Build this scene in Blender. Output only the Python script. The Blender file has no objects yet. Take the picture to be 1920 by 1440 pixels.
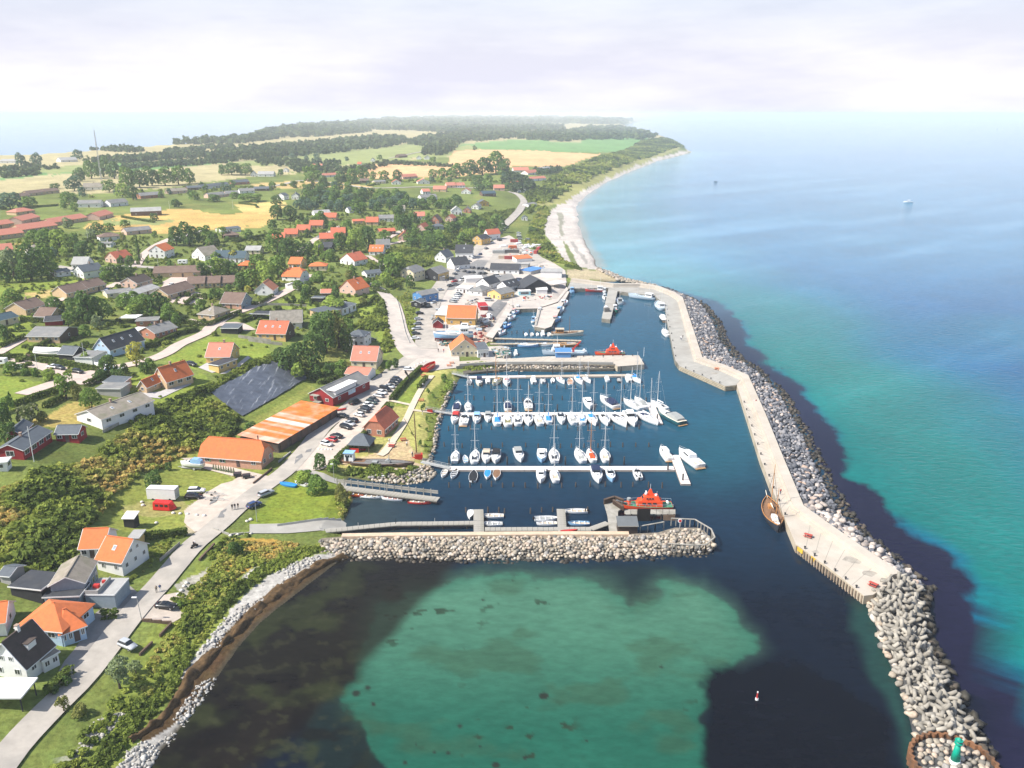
import bpy,bmesh,math,random
import numpy as np
from mathutils import Vector,Matrix
from mathutils.geometry import delaunay_2d_cdt
random.seed(7);RNG=np.random.default_rng(7)
S=bpy.context.scene
COL=S.collection
R=math.radians;RU=random.uniform;RN=random.random;from math import sin,cos,pi
# ------------------------------------------------------------------ camera, sky, sun, exposure
CAM_H,PITCH,FPX=100.0,R(18.1),1553.0
cd=bpy.data.cameras.new('camera');cam=bpy.data.objects.new('camera',cd);COL.objects.link(cam)
cam.location=(0,0,CAM_H);cam.rotation_euler=(pi/2-PITCH,0,0)
cd.sensor_width=36;cd.lens=36*FPX/1920;cd.clip_start=1;cd.clip_end=60000
S.camera=cam
SUN_EL,SUN_AZ=R(47),R(-108) # azimuth measured from +Y towards +X: the sun stands left of the camera, a little behind it
sd=Vector((sin(SUN_AZ)*cos(SUN_EL),cos(SUN_AZ)*cos(SUN_EL),sin(SUN_EL)))
sl=bpy.data.lights.new('sun','SUN');so=bpy.data.objects.new('sun',sl);COL.objects.link(so)
sl.energy=5.0;sl.angle=R(0.5);sl.color=(1.0,0.955,0.88)
so.rotation_euler=(-sd).to_track_quat('-Z','Y').to_euler();so.location=(-300,-100,400)
W=bpy.data.worlds.new('World');S.world=W;W.use_nodes=True
nt=W.node_tree;nt.nodes.clear()
def lk(a,b):a.id_data.links.new(a,b)
def N(tree,typ,**kw):
 n=tree.nodes.new(typ)
 for k,v in kw.items():setattr(n,k,v)
 return n
def mrange(tree,src,*a):
 m=N(tree,'ShaderNodeMapRange')
 for i,v in enumerate(a):m.inputs[i+1].default_value=v
 tree.links.new(src,m.inputs[0]);return m
out=N(nt,'ShaderNodeOutputWorld');bg=N(nt,'ShaderNodeBackground');bg.inputs[1].default_value=0.12
sky=N(nt,'ShaderNodeTexSky',sky_type='NISHITA',sun_disc=False);sky.sun_elevation=SUN_EL;sky.sun_rotation=SUN_AZ
sky.altitude=100;sky.air_density=1.0;sky.dust_density=1.6;sky.ozone_density=1.0
tc=N(nt,'ShaderNodeTexCoord');sep=N(nt,'ShaderNodeSeparateXYZ');nt.links.new(tc.outputs['Generated'],sep.inputs[0])
mr=N(nt,'ShaderNodeMapRange');mr.interpolation_type='SMOOTHSTEP'
for i,v in zip((1,2,3,4),(0.03,0.27,1.0,0.0)):mr.inputs[i].default_value=v
nt.links.new(sep.outputs[2],mr.inputs[0])
mp=N(nt,'ShaderNodeMapping');mp.inputs['Scale'].default_value=(1,1,5.0);nt.links.new(tc.outputs['Generated'],mp.inputs[0])
cn=N(nt,'ShaderNodeTexNoise');cn.inputs['Scale'].default_value=2.6;cn.inputs['Detail'].default_value=7;cn.inputs['Roughness'].default_value=0.6
nt.links.new(mp.outputs[0],cn.inputs[0])
cr=N(nt,'ShaderNodeValToRGB');cr.color_ramp.elements[0].position=0.40;cr.color_ramp.elements[0].color=(4.75,4.75,5.5,1)
cr.color_ramp.elements[1].position=0.62;cr.color_ramp.elements[1].color=(5.9,5.8,6.2,1)
nt.links.new(cn.outputs[0],cr.inputs[0])
mx=N(nt,'ShaderNodeMix',data_type='RGBA')
nt.links.new(mr.outputs[0],mx.inputs[0]);nt.links.new(sky.outputs[0],mx.inputs[6]);nt.links.new(cr.outputs[0],mx.inputs[7])
nt.links.new(mx.outputs[2],bg.inputs[0]);nt.links.new(bg.outputs[0],out.inputs[0])
vs=S.view_settings;vs.view_transform='Standard';vs.look='None';vs.exposure=0.58;vs.gamma=1;vs.use_curve_mapping=False
S.render.engine='CYCLES'
cy=S.cycles;cy.use_denoising=True;cy.max_bounces=5;cy.diffuse_bounces=2;cy.glossy_bounces=2;cy.transmission_bounces=2
cy.transparent_max_bounces=4;cy.volume_bounces=1;cy.caustics_reflective=False;cy.caustics_refractive=False
cy.sample_clamp_indirect=4
# ------------------------------------------------------------------ pixel (1920 x 1440 photograph) <-> world
CP,SP=cos(PITCH),sin(PITCH)
def raydir(u,v):
 x=(u-960)/FPX;y=(720-v)/FPX
 return Vector((x,CP+y*SP,-SP+y*CP))
def at(u,v,z=0.0):
 d=raydir(u,v);t=(z-CAM_H)/d.z
 return Vector((d.x*t,d.y*t,z))
def proj(X,Y,Z):
 dz=Z-CAM_H
 zc=Y*CP-dz*SP;yc=Y*SP+dz*CP
 zc=np.maximum(zc,1e-3)
 return 960+FPX*X/zc,720-FPX*yc/zc
def scale_at(p): # photo pixels per metre at a point
 return FPX/(p[1]*CP-(p[2]-CAM_H)*SP)
# ------------------------------------------------------------------ noise (numpy)
_tab=RNG.random((256,256))
def vnoise(x,y):
 xi=np.floor(x).astype(int);yi=np.floor(y).astype(int);fx=x-xi;fy=y-yi
 fx=fx*fx*(3-2*fx);fy=fy*fy*(3-2*fy)
 a=_tab[xi&255,yi&255];b=_tab[(xi+1)&255,yi&255];c=_tab[xi&255,(yi+1)&255];d=_tab[(xi+1)&255,(yi+1)&255]
 return(a*(1-fx)+b*fx)*(1-fy)+(c*(1-fx)+d*fx)*fy
def fbm(x,y,o=4):
 s=0;a=0.5;t=0
 for i in range(o):
  s=s+a*vnoise(x*2**i+17.3*i,y*2**i+9.1*i);t+=a;a*=0.5
 return s/t-0.5
def inpoly(X,Y,poly):
 r=np.zeros(X.shape,bool);n=len(poly)
 for i in range(n):
  x1,y1=poly[i];x2,y2=poly[(i+1)%n]
  if y1==y2:continue
  c=(y1>Y)!=(y2>Y)
  r^=c&(X<(x2-x1)*(Y-y1)/(y2-y1)+x1)
 return r
def segdist(X,Y,poly,closed=True):
 D=np.full(X.shape,1e9);n=len(poly)
 for i in range(n if closed else n-1):
  x1,y1=poly[i];x2,y2=poly[(i+1)%n]
  dx,dy=x2-x1,y2-y1;L=dx*dx+dy*dy+1e-9
  t=np.clip(((X-x1)*dx+(Y-y1)*dy)/L,0,1)
  D=np.minimum(D,(X-x1-t*dx)**2+(Y-y1-t*dy)**2)
 return np.sqrt(D)
# ------------------------------------------------------------------ materials
MATS={}
def mat(name,col,rough=0.8,var=0.18,scale=0.6,metal=0.0,spec=0.3,dirt=None,dirt_amt=0.0,bump=0.0,rnd=0.0):
 """plain coloured material with fine world-fixed noise; dirt: second colour in worn patches; rnd: tone change per object"""
 if name in MATS:return MATS[name]
 m=bpy.data.materials.new(name);m.use_nodes=True;t=m.node_tree;b=t.nodes['Principled BSDF']
 b.inputs['Roughness'].default_value=rough;b.inputs['Metallic'].default_value=metal
 b.inputs['Specular IOR Level'].default_value=spec
 co=N(t,'ShaderNodeTexCoord')
 nz=N(t,'ShaderNodeTexNoise');nz.inputs['Scale'].default_value=scale;nz.inputs['Detail'].default_value=5;nz.inputs['Roughness'].default_value=0.65
 lk(co.outputs['Object'],nz.inputs[0])
 r=N(t,'ShaderNodeValToRGB');r.color_ramp.elements[0].position=0.3;r.color_ramp.elements[1].position=0.7
 r.color_ramp.elements[0].color=tuple(c*(1-var)for c in col)+(1,);r.color_ramp.elements[1].color=tuple(min(1,c*(1+var))for c in col)+(1,)
 lk(nz.outputs[0],r.inputs[0]);src=r.outputs[0]
 if dirt:
  n2=N(t,'ShaderNodeTexNoise');n2.inputs['Scale'].default_value=scale*0.45;n2.inputs['Detail'].default_value=6
  lk(co.outputs['Object'],n2.inputs[0])
  mm=mrange(t,n2.outputs[0],0.48,0.68,0.0,dirt_amt)
  x=N(t,'ShaderNodeMix',data_type='RGBA');lk(mm.outputs[0],x.inputs[0]);lk(src,x.inputs[6]);x.inputs[7].default_value=tuple(dirt)+(1,)
  src=x.outputs[2]
 if rnd:
  oi=N(t,'ShaderNodeObjectInfo');mm=mrange(t,oi.outputs['Random'],0,1,1-rnd,1+rnd)
  hs=N(t,'ShaderNodeHueSaturation');lk(mm.outputs[0],hs.inputs['Value']);lk(src,hs.inputs['Color']);src=hs.outputs[0]
 lk(src,b.inputs['Base Color'])
 if bump:
  bp=N(t,'ShaderNodeBump');bp.inputs['Strength'].default_value=bump;bp.inputs['Distance'].default_value=0.1
  lk(nz.outputs[0],bp.inputs['Height']);lk(bp.outputs[0],b.inputs['Normal'])
 MATS[name]=m;return m
def ramp_mat(name,stops,src='object',rough=0.85,scale=1.2,nvar=0.35,spec=0.25,trans=0.0):
 """colour chosen per object (src='object') or per piece of a joined mesh (attribute 'rnd') from a ramp, with fine noise on top"""
 m=bpy.data.materials.new(name);m.use_nodes=True;t=m.node_tree;b=t.nodes['Principled BSDF']
 b.inputs['Roughness'].default_value=rough;b.inputs['Specular IOR Level'].default_value=spec
 if src=='object':f=N(t,'ShaderNodeObjectInfo').outputs['Random']
 else:
  a=N(t,'ShaderNodeAttribute');a.attribute_name='rnd';f=a.outputs['Fac']
 r=N(t,'ShaderNodeValToRGB');e=r.color_ramp.elements
 while len(e)<len(stops):e.new(0.5)
 for i,(p,c)in enumerate(stops):e[i].position=p;e[i].color=tuple(c)+(1,)
 lk(f,r.inputs[0])
 co=N(t,'ShaderNodeTexCoord');nz=N(t,'ShaderNodeTexNoise');nz.inputs['Scale'].default_value=scale;nz.inputs['Detail'].default_value=4
 lk(co.outputs['Object'],nz.inputs[0])
 mm=mrange(t,nz.outputs[0],0.25,0.75,1-nvar,1+nvar)
 hs=N(t,'ShaderNodeHueSaturation');lk(mm.outputs[0],hs.inputs['Value']);lk(r.outputs[0],hs.inputs['Color'])
 lk(hs.outputs[0],b.inputs['Base Color'])
 if trans:
  tb=N(t,'ShaderNodeBsdfTranslucent');mxs=N(t,'ShaderNodeMixShader');mxs.inputs[0].default_value=trans
  lk(hs.outputs[0],tb.inputs[0]);lk(b.outputs[0],mxs.inputs[1]);lk(tb.outputs[0],mxs.inputs[2]);lk(mxs.outputs[0],t.nodes['Material Output'].inputs[0])
 MATS[name]=m;return m
# ------------------------------------------------------------------ mesh builder
class MB:
 def __init__(s):s.v=[];s.f=[];s.m=[]
 def add(s,vs,fs,mi=0):
  o=len(s.v);s.v+=[tuple(x)for x in vs];s.f+=[tuple(i+o for i in f)for f in fs];s.m+=[mi]*len(fs);return s
 def box(s,c,d,rz=0.0,mi=0,rx=0.0,ry=0.0):
  M=Matrix.Translation(c)@Matrix.Rotation(rz,4,'Z')@Matrix.Rotation(ry,4,'Y')@Matrix.Rotation(rx,4,'X')
  a,b,h=d[0]/2,d[1]/2,d[2]/2
  vs=[M@Vector(p)for p in((-a,-b,-h),(a,-b,-h),(a,b,-h),(-a,b,-h),(-a,-b,h),(a,-b,h),(a,b,h),(-a,b,h))]
  return s.add(vs,[(0,3,2,1),(4,5,6,7),(0,1,5,4),(1,2,6,5),(2,3,7,6),(3,0,4,7)],mi)
 def prism(s,poly,z0,z1,mi=0,mi_top=None):
  """poly: list of (x,y) counter-clockwise; z0, z1 numbers or lists"""
  n=len(poly);A=sum(poly[i][0]*poly[(i+1)%n][1]-poly[(i+1)%n][0]*poly[i][1]for i in range(n))
  if A<0:poly=poly[::-1]
  zz0=[z0]*n if not hasattr(z0,'__len__')else z0;zz1=[z1]*n if not hasattr(z1,'__len__')else z1
  vs=[(p[0],p[1],zz0[i])for i,p in enumerate(poly)]+[(p[0],p[1],zz1[i])for i,p in enumerate(poly)]
  s.add(vs,[(i,(i+1)%n,n+(i+1)%n,n+i)for i in range(n)],mi)
  s.add(vs[n:],[tuple(range(n))],mi if mi_top is None else mi_top)
  return s
 def tube(s,p,q,r0,r1=None,n=6,mi=0,cap=True):
  p=Vector(p);q=Vector(q);r1=r0 if r1 is None else r1
  d=(q-p);L=d.length
  if L<1e-6:return s
  d/=L;a=d.orthogonal().normalized();b=d.cross(a)
  vs=[p+(a*cos(2*pi*i/n)+b*sin(2*pi*i/n))*r0 for i in range(n)]+[q+(a*cos(2*pi*i/n)+b*sin(2*pi*i/n))*r1 for i in range(n)]
  fs=[(i,(i+1)%n,n+(i+1)%n,n+i)for i in range(n)]
  if cap:fs+=[tuple(range(n-1,-1,-1)),tuple(range(n,2*n))]
  return s.add(vs,fs,mi)
 def loft(s,rings,mi=0,close=True,cap0=False,cap1=False):
  n=len(rings[0]);vs=[p for r in rings for p in r];fs=[]
  for k in range(len(rings)-1):
   for i in range(n if close else n-1):
    fs.append((k*n+i,k*n+(i+1)%n,(k+1)*n+(i+1)%n,(k+1)*n+i))
  if cap0:fs.append(tuple(range(n-1,-1,-1)))
  if cap1:fs.append(tuple((len(rings)-1)*n+i for i in range(n)))
  return s.add(vs,fs,mi)
 def ball(s,c,r,mi=0,n=6,k=4,sz=1.0):
  rings=[[(c[0]+r*sin(pi*j/k)*cos(2*pi*i/n),c[1]+r*sin(pi*j/k)*sin(2*pi*i/n),c[2]-r*sz*cos(pi*j/k))for i in range(n)]for j in range(k+1)]
  return s.loft(rings,mi)
 def mesh(s,name,mats,smooth=False):
  me=bpy.data.meshes.new(name);me.from_pydata(s.v,[],s.f)
  if not isinstance(mats,(list,tuple)):mats=[mats]
  for m in mats:me.materials.append(m)
  if len(mats)>1:me.polygons.foreach_set('material_index',s.m)
  if smooth:me.polygons.foreach_set('use_smooth',[True]*len(s.f))
  me.validate();me.update();return me
 def to(s,name,mats,*a):return obj(name,s.mesh(name,mats),*a)
 def build(s,name,mats,parent=None,smooth=False,loc=None,rz=None):
  return obj(name,s.mesh(name,mats,smooth),parent,loc,rz)
def obj(name,me,parent=None,loc=None,rz=None,sc=None):
 o=bpy.data.objects.new(name,me);COL.objects.link(o)
 if parent is not None:o.parent=parent
 if loc is not None:o.location=loc
 if rz is not None:o.rotation_euler=(0,0,rz)
 if sc is not None:o.scale=sc if hasattr(sc,'__len__')else(sc,sc,sc)
 return o
def tag(o,label=None,cat=None,group=None,kind=None):
 if label:o['label']=label
 if cat:o['category']=cat
 if group:o['group']=group
 if kind:o['kind']=kind
 return o
def thing(name,loc,rz=0.0,label=None,cat=None,group=None):
 return tag(obj(name,None,None,loc,rz),label,cat,group)
def copy_tree(o,parent=None):
 c=o.copy();COL.objects.link(c)
 if parent is not None:c.parent=parent
 for ch in o.children:copy_tree(ch,c)
 return c
def npmesh(name,V,F,mats,attr=None,smooth=False,mi=None):
 """V (n,3), F (m,k) arrays -> mesh; attr: (name, type, domain, data)"""
 me=bpy.data.meshes.new(name);k=F.shape[1];m=len(F)
 me.vertices.add(len(V));me.vertices.foreach_set('co',np.ascontiguousarray(V,dtype=np.float32).ravel())
 me.loops.add(m*k);me.loops.foreach_set('vertex_index',np.ascontiguousarray(F,dtype=np.int32).ravel())
 me.polygons.add(m);me.polygons.foreach_set('loop_start',np.arange(0,m*k,k,dtype=np.int32));me.polygons.foreach_set('loop_total',np.full(m,k,dtype=np.int32))
 if not isinstance(mats,(list,tuple)):mats=[mats]
 for x in mats:me.materials.append(x)
 if mi is not None:me.polygons.foreach_set('material_index',mi)
 if smooth:me.polygons.foreach_set('use_smooth',np.ones(m,dtype=bool))
 for(an,at_,dom,dat)in(attr or[]):
  a=me.attributes.new(an,at_,dom)
  a.data.foreach_set('color' if at_=='FLOAT_COLOR' else 'value',np.ascontiguousarray(dat,dtype=np.float32).ravel())
 me.update(calc_edges=True);return me
# ------------------------------------------------------------------ terrain heights from spots picked at image pixels, heights estimated: (u, v, z)
SPOTS=[(200,1440,1.2),(330,1300,1.2),(430,1180,1.2),(520,1100,1.2),(640,1040,1.2),(0,1440,4),(150,1250,4),(270,1130,3.8),(350,1030,3.2),(430,960,2.8),(480,930,2.4),
(560,860,2.2),(640,780,2.1),(750,690,2.1),(60,1240,5),(0,1340,5),(60,1150,6),(150,1100,5),(200,1050,5),(0,1060,9),(100,1000,9),(0,930,13),(150,960,8),(100,900,12),(250,880,6.5),
(200,830,11),(300,800,9.5),(0,850,14),(50,780,14),(150,760,13),(250,750,11),(300,720,11),(380,740,8.8),(440,700,9),(530,678,8.5),(455,782,3.2),(575,712,3.0),(400,820,2.8),
(300,870,4),(210,960,4),(330,930,2.8),(380,1000,2.8),(600,650,6.5),(560,690,4.5),(620,690,2.8),(690,690,2.2),(740,650,3),(700,620,5),(720,570,7),(690,530,9),(740,570,7),
(750,640,3.2),(790,665,2.1),(780,560,3.6),(780,640,2.1),(800,560,2.2),(830,500,2.4),(870,470,2.6),(930,430,3.2),(975,395,6),(985,365,9),(770,500,6),(750,520,6),(700,500,10),
(640,480,11),(830,440,8),(900,410,8),(850,400,12),(930,380,12),(560,560,10),(450,620,10),(350,640,11),(200,650,13),(0,650,15),(0,500,18),(200,500,16),(400,500,13),
(600,440,13),(700,400,14),(800,350,15),(900,330,17),(0,400,20),(200,400,19),(400,380,17),(500,330,18),(600,300,20),(700,270,22),(800,250,24),(1000,260,24),(0,300,24),
(150,280,24),(300,265,26),(900,300,20),(1050,300,20),(1100,290,20),(1180,260,20),(1250,265,16),(1000,330,18),(1050,310,19),(1120,285,19),(1200,262,20),(1255,262,15),
(1280,276,7),(1115,500,1.0),(1075,440,1.2),(1040,400,1.8),(1020,430,2.2),(1060,380,2),(1090,360,1.5),(1150,330,1.5),(1220,300,1.5),(1290,287,1),(1000,400,4),(1030,380,4),
(1080,350,5),(1150,320,5),(1220,290,5),(1270,283,4),(500,240,30),(700,225,35),(1000,218,35),(1150,220,25),(1175,240,8),(870,560,2.1),(950,540,2.1),(1000,500,2.1),(1050,520,2.1),
(930,600,2.0),(850,680,2.0),(800,760,1.8),(740,850,1.8),(700,870,1.8),(640,960,1.4),(560,930,1.9),(600,900,1.9),(470,990,2.0),(820,760,1.5),(-200,1000,14),(-200,700,16),(-200,500,20),(-300,350,24),(2300,1440,-6),(2300,600,-6),(1300,700,-4)]
_P=np.array([tuple(at(u,v,z))for u,v,z in SPOTS])
_D=np.hypot(_P[:,None,0]-_P[None,:,0],_P[:,None,1]-_P[None,:,1])
_w=np.linalg.solve(_D+np.eye(len(_P))*2.0,_P[:,2]-8.0)
def rbf(X,Y):
 out_=np.empty(X.size);x=X.ravel();y=Y.ravel()
 for i in range(0,x.size,20000):
  out_[i:i+20000]=np.hypot(x[i:i+20000,None]-_P[None,:,0],y[i:i+20000,None]-_P[None,:,1])@_w
 return out_.reshape(X.shape)+8.0
COAST_PX=[(270,1445,0),(297,1413,0),(340,1360,0),(385,1300,0),(425,1245,0),(455,1205,0),(485,1170,0),(525,1136,0),(575,1097,0),(612,1069,0),(645,1044,0),(650,1012,0),(640,985,0),(650,965,0),(662,930,0),(640,912,0),(655,897,0),(700,903,0),(755,909,0),
(805,900,0),(815,885,0),(805,872,0),(818,835,0),(822,800,0),(830,770,0),(840,742,0),(853,722,0),(865,704,0),(950,690,0),(956,662,0),(952,650,0),(926,640,0),(923,634,0),(938,603,0),(958,577,0),(1010,577,0),(1045,565,0),(1062,545,0),(1068,532,0),
(1150,528,0),(1170,523,0),(1135,508,0),(1119,499,0),(1112,480,0),(1098,455,0),(1086,425,0),(1081,400,0),(1087,378,0),(1105,362,0),(1130,345,0),(1180,323,0),(1230,303,0),(1280,291,0),(1299,285.5,0),
(1286,279,0),(1262,262,0),(1222,249,0),(1180,240,0),(1168,234,0),(1205,226,0),(1260,221,0),(1400,216,0),(900,219,24),(700,226,24),(520,241,24),(480,246,24),(420,258,24),(300,268,24),(150,278,24),(0,288,24),(-400,300,24)]
COAST=[tuple(at(*p))[:2]for p in COAST_PX]+[(-4000,1500),(-4000,-200),(-62,-200),(-52,40)]
TH=np.radians(np.concatenate([np.arange(-75,-33,1.5),np.arange(-33,33.01,0.095),np.arange(34.5,76,1.5)]))
_vv=np.arange(1470,226,-2.6);_ang=PITCH+np.arctan((_vv-720)/FPX)
RR=np.concatenate([[25,45,65,85],98.0/np.tan(_ang),np.geomspace(98/math.tan(_ang[-1])*1.06,21000,10)])
GX=RR[:,None]*np.sin(TH)[None,:];GY=RR[:,None]*np.cos(TH)[None,:]
SDIST=segdist(GX,GY,COAST);_in=inpoly(GX,GY,COAST);SDIST=np.where(_in,SDIST,-SDIST)
_n=fbm(GX/7,GY/7,3)*1.2+fbm(GX/40,GY/40,3)*3
_s=SDIST+_n*np.clip(RR[:,None]/300,0.35,3)*0.8
GZ=np.where(_s>0,np.minimum(np.maximum(rbf(GX,GY),0.9)+fbm(GX/25,GY/25,3)*0.5,0.28*_s),np.maximum(-0.15+0.22*_s,-5))
def _gi(x,y):
 r=np.hypot(x,y);t=np.arctan2(x,y)
 return np.clip(np.interp(r,RR,np.arange(len(RR))),0,len(RR)-1.001),np.clip(np.interp(t,TH,np.arange(len(TH))),0,len(TH)-1.001)
def HV(x,y):
 i,j=_gi(np.asarray(x,float),np.asarray(y,float));a=i.astype(int);b=j.astype(int);fi=i-a;fj=j-b
 return(GZ[a,b]*(1-fj)+GZ[a,b+1]*fj)*(1-fi)+(GZ[a+1,b]*(1-fj)+GZ[a+1,b+1]*fj)*fi
def H(x,y):return float(HV(np.array([x]),np.array([y]))[0])
def G(u,v,zmin=0.0):
 """ground point seen at photo pixel (u, v)"""
 d=raydir(u,v);t=np.linspace(0,1,700)
 r=np.geomspace(60,14000,700)/math.hypot(d.x,d.y)
 z=CAM_H+d.z*r;h=np.maximum(HV(d.x*r,d.y*r),zmin)
 k=np.argmax(z<h)
 if k==0:return at(u,v,0.0)
 lo,hi=r[k-1],r[k]
 f=np.linspace(lo,hi,60);z=CAM_H+d.z*f;h=np.maximum(HV(d.x*f,d.y*f),zmin);k=int(np.argmax(z<h))
 q=f[k];return Vector((d.x*q,d.y*q,float(h[k])))
# ------------------------------------------------------------------ what covers the ground (land cover colours, soft edges)
C_GRASS=(0.17,0.205,0.042);C_LAWN=(0.20,0.25,0.042);C_DRY=(0.40,0.31,0.095);C_STRAW=(0.42,0.36,0.19);C_WHEAT=(0.66,0.40,0.20);C_BUSH=(0.06,0.085,0.02)
C_SAND=(0.50,0.45,0.405);C_GRAVEL=(0.50,0.43,0.35);C_OLIVE=(0.27,0.30,0.11);C_FGREEN=(0.15,0.28,0.09);C_STONE=(0.40,0.38,0.345);C_WEED=(0.085,0.052,0.024);C_OCHRE=(0.42,0.27,0.06);C_YARD=(0.46,0.41,0.35)
COVER=[
([(-3000,365),(0,362),(200,362),(330,350),(480,330),(640,318),(700,300),(1100,285),(1300,262),(1300,200),(-3000,200)],C_STRAW,3),
([(-900,330),(0,333),(150,318),(210,306),(430,296),(430,303),(300,318),(155,322),(0,338),(-900,340)],C_FGREEN,2),
([(0,318),(160,310),(200,300),(240,300),(160,322),(0,330)],C_OLIVE,2),
([(430,305),(520,293),(640,283),(740,272),(800,264),(870,268),(872,280),(790,292),(760,300),(700,304),(640,312),(560,308),(480,312)],C_OLIVE,2),
([(555,258),(640,250),(700,243),(800,240),(800,252),(650,259)],C_STRAW,1),
([(870,270),(960,262),(1200,256),(1235,262),(1160,285),(1080,286),(900,280),(850,283)],C_FGREEN,1),
([(1030,263),(1095,259),(1090,267),(1035,267)],C_STRAW,1),
([(760,292),(880,272),(900,279),(850,283),(845,292),(800,300)],C_OLIVE,1),
([(635,324),(700,308),(765,303),(840,309),(845,291),(852,283),(900,280),(1000,282),(1080,287),(1132,290),(1090,300),(1060,312),(1040,316),(965,310),(935,322),(850,332),(760,334),(680,334)],C_WHEAT,1),
([(150,425),(215,405),(290,396),(350,392),(420,404),(505,388),(520,395),(512,412),(495,424),(420,430),(300,438),(190,432)],(0.54,0.36,0.12),3),
([(190,414),(280,408),(330,412),(300,420),(200,424)],C_OLIVE,3),
([(440,385),(530,376),(545,392),(500,402),(455,396)],(0.55,0.42,0.15),3),
([(470,345),(560,338),(700,348),(700,360),(600,352),(480,354)],(0.5,0.36,0.15),3),
([(30,460),(60,452),(62,470),(35,472)],C_DRY,3),
([(-60,540),(20,530),(140,520),(200,512),(190,545),(60,562),(-60,570)],C_LAWN,4),
([(45,550),(100,538),(140,540),(80,560)],(0.5,0.38,0.15),4),
([(-60,600),(60,590),(70,640),(0,650),(-60,660)],C_LAWN,3),([(20,642),(90,645),(80,665),(10,668)],C_LAWN,3),
([(-200,690),(0,705),(100,720),(108,738),(20,768),(-200,800)],C_LAWN,3),
([(60,790),(150,752),(200,770),(140,800),(60,800)],C_DRY,4),
([(310,670),(400,630),(500,640),(515,665),(450,700),(430,690),(340,690)],C_LAWN,3),
([(240,710),(270,695),(300,740),(260,760),(240,740)],C_LAWN,3),([(260,745),(380,700),(400,720),(300,760)],C_LAWN,3),
([(520,565),(560,550),(640,575),(600,585),(530,580)],C_LAWN,3),([(640,560),(700,545),(720,580),(680,600)],C_LAWN,3),
([(700,610),(735,590),(750,650),(720,670)],C_LAWN,3),([(740,575),(760,570),(785,600),(780,650),(760,640)],C_GRASS,3),
([(350,750),(570,700),(600,720),(470,800),(380,850),(330,860)],C_GRASS,3),([(420,830),(520,760),(580,722),(590,730),(500,800),(430,850)],(0.24,0.26,0.06),3),
([(160,970),(240,910),(330,860),(480,800),(480,850),(520,870),(470,930),(400,960),(370,1005),(240,1000)],(0.215,0.24,0.05),5),
([(225,945),(330,930),(350,960),(300,975),(240,965)],(0.28,0.26,0.09),6),
([(345,955),(395,925),(440,900),(490,890),(480,920),(430,955),(390,985),(360,1000)],C_GRAVEL,5),
([(330,1000),(360,975),(400,975),(370,1005)],(0.42,0.36,0.24),5),
([(375,855),(420,880),(510,905),(500,925),(440,900),(380,870)],(0.30,0.29,0.10),4),
([(465,985),(520,915),(560,885),(600,880),(660,930),(650,975),(590,985)],(0.19,0.235,0.032),4),
([(600,880),(650,850),(730,770),(800,690),(860,690),(840,740),(820,800),(815,870),(700,890)],(0.34,0.32,0.10),5),
([(740,760),(790,700),(790,740),(760,765)],C_LAWN,3),([(800,740),(850,695),(850,715),(828,770),(812,850),(795,850)],C_GRASS,4),
([(640,875),(760,820),(790,860),(720,870)],(0.48,0.36,0.20),6),
([(560,1035),(420,1020),(370,1060),(290,1180),(230,1280),(120,1440),(40,1500),(200,1500),(330,1290),(430,1170),(520,1095),(640,1040)],C_GRASS,5),
([(430,1015),(560,1018),(545,1045),(470,1060),(390,1120),(350,1130),(400,1060)],C_OCHRE,8),
([(640,1028),(590,1044),(540,1062),(495,1092),(450,1128),(415,1170),(390,1200),(355,1248),(340,1275),(360,1270),(410,1215),(470,1150),(530,1100),(600,1055),(645,1040)],C_STONE,7),
([(425,1236),(460,1240),(400,1320),(345,1370),(295,1435),(215,1460),(235,1412),(285,1380),(332,1342),(358,1300),(395,1258)],C_STONE,4),
([(190,1340),(242,1338),(178,1392),(110,1450)],C_STONE,4),
([(525,1055),(470,1065),(455,1085),(470,1090)],C_STONE,4),
([(645,1042),(615,1048),(560,1075),(500,1118),(455,1152),(425,1185),(385,1228),(355,1262),(330,1300),(310,1335),(255,1380),(265,1395),(320,1365),(350,1335),(400,1290),(445,1245),(480,1200),(540,1150),(590,1110),(660,1060)],C_WEED,3),
([(330,1100),(400,1060),(410,1075),(350,1120)],(0.36,0.34,0.28),4),
([(1022,440),(1020,410),(1045,384),(1062,377),(1100,354),(1150,329),(1220,299),(1288,281),(1305,284),(1220,311),(1150,342),(1094,378),(1092,400),(1105,450),(1130,505),(1080,500),(1045,488),(1050,475)],C_SAND,2),
([(1056,452),(1066,462),(1078,485),(1083,497),(1074,496),(1062,474)],(0.16,0.19,0.07),1),
([(1066,450),(1075,455),(1095,480),(1105,497),(1098,496),(1082,476)],(0.30,0.28,0.25),2),
([(1046,400),(1056,398),(1056,440),(1050,446)],(0.27,0.26,0.20),2),
([(1060,505),(1130,505),(1170,527),(1070,528)],(0.42,0.35,0.22),3),
([(1060,380),(1100,352),(1180,318),(1275,278),(1262,258),(1180,285),(1100,305),(1040,330),(1000,370),(1010,390)],(0.30,0.29,0.10),3),
([(840,445),(875,440),(880,475),(850,470)],(0.26,0.2,0.12),4),
]
PU,PV=proj(GX,GY,GZ)
CC=np.empty(GX.shape+(3,));CC[:]=(0.15,0.185,0.045)
_nm=fbm(GX/30,GY/30,4)
CC=CC*(1+0.9*_nm[...,None]);CC=CC+np.clip(fbm(GX/18+40,GY/18,4)*2.2-0.25,0,1)[...,None]*(np.array(C_DRY)-CC)*0.5
_wx=fbm(GX/9,GY/9,4);_wy=fbm(GX/9+99,GY/9+31,4);_fx=fbm(PU/14,PV/8,3)
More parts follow.
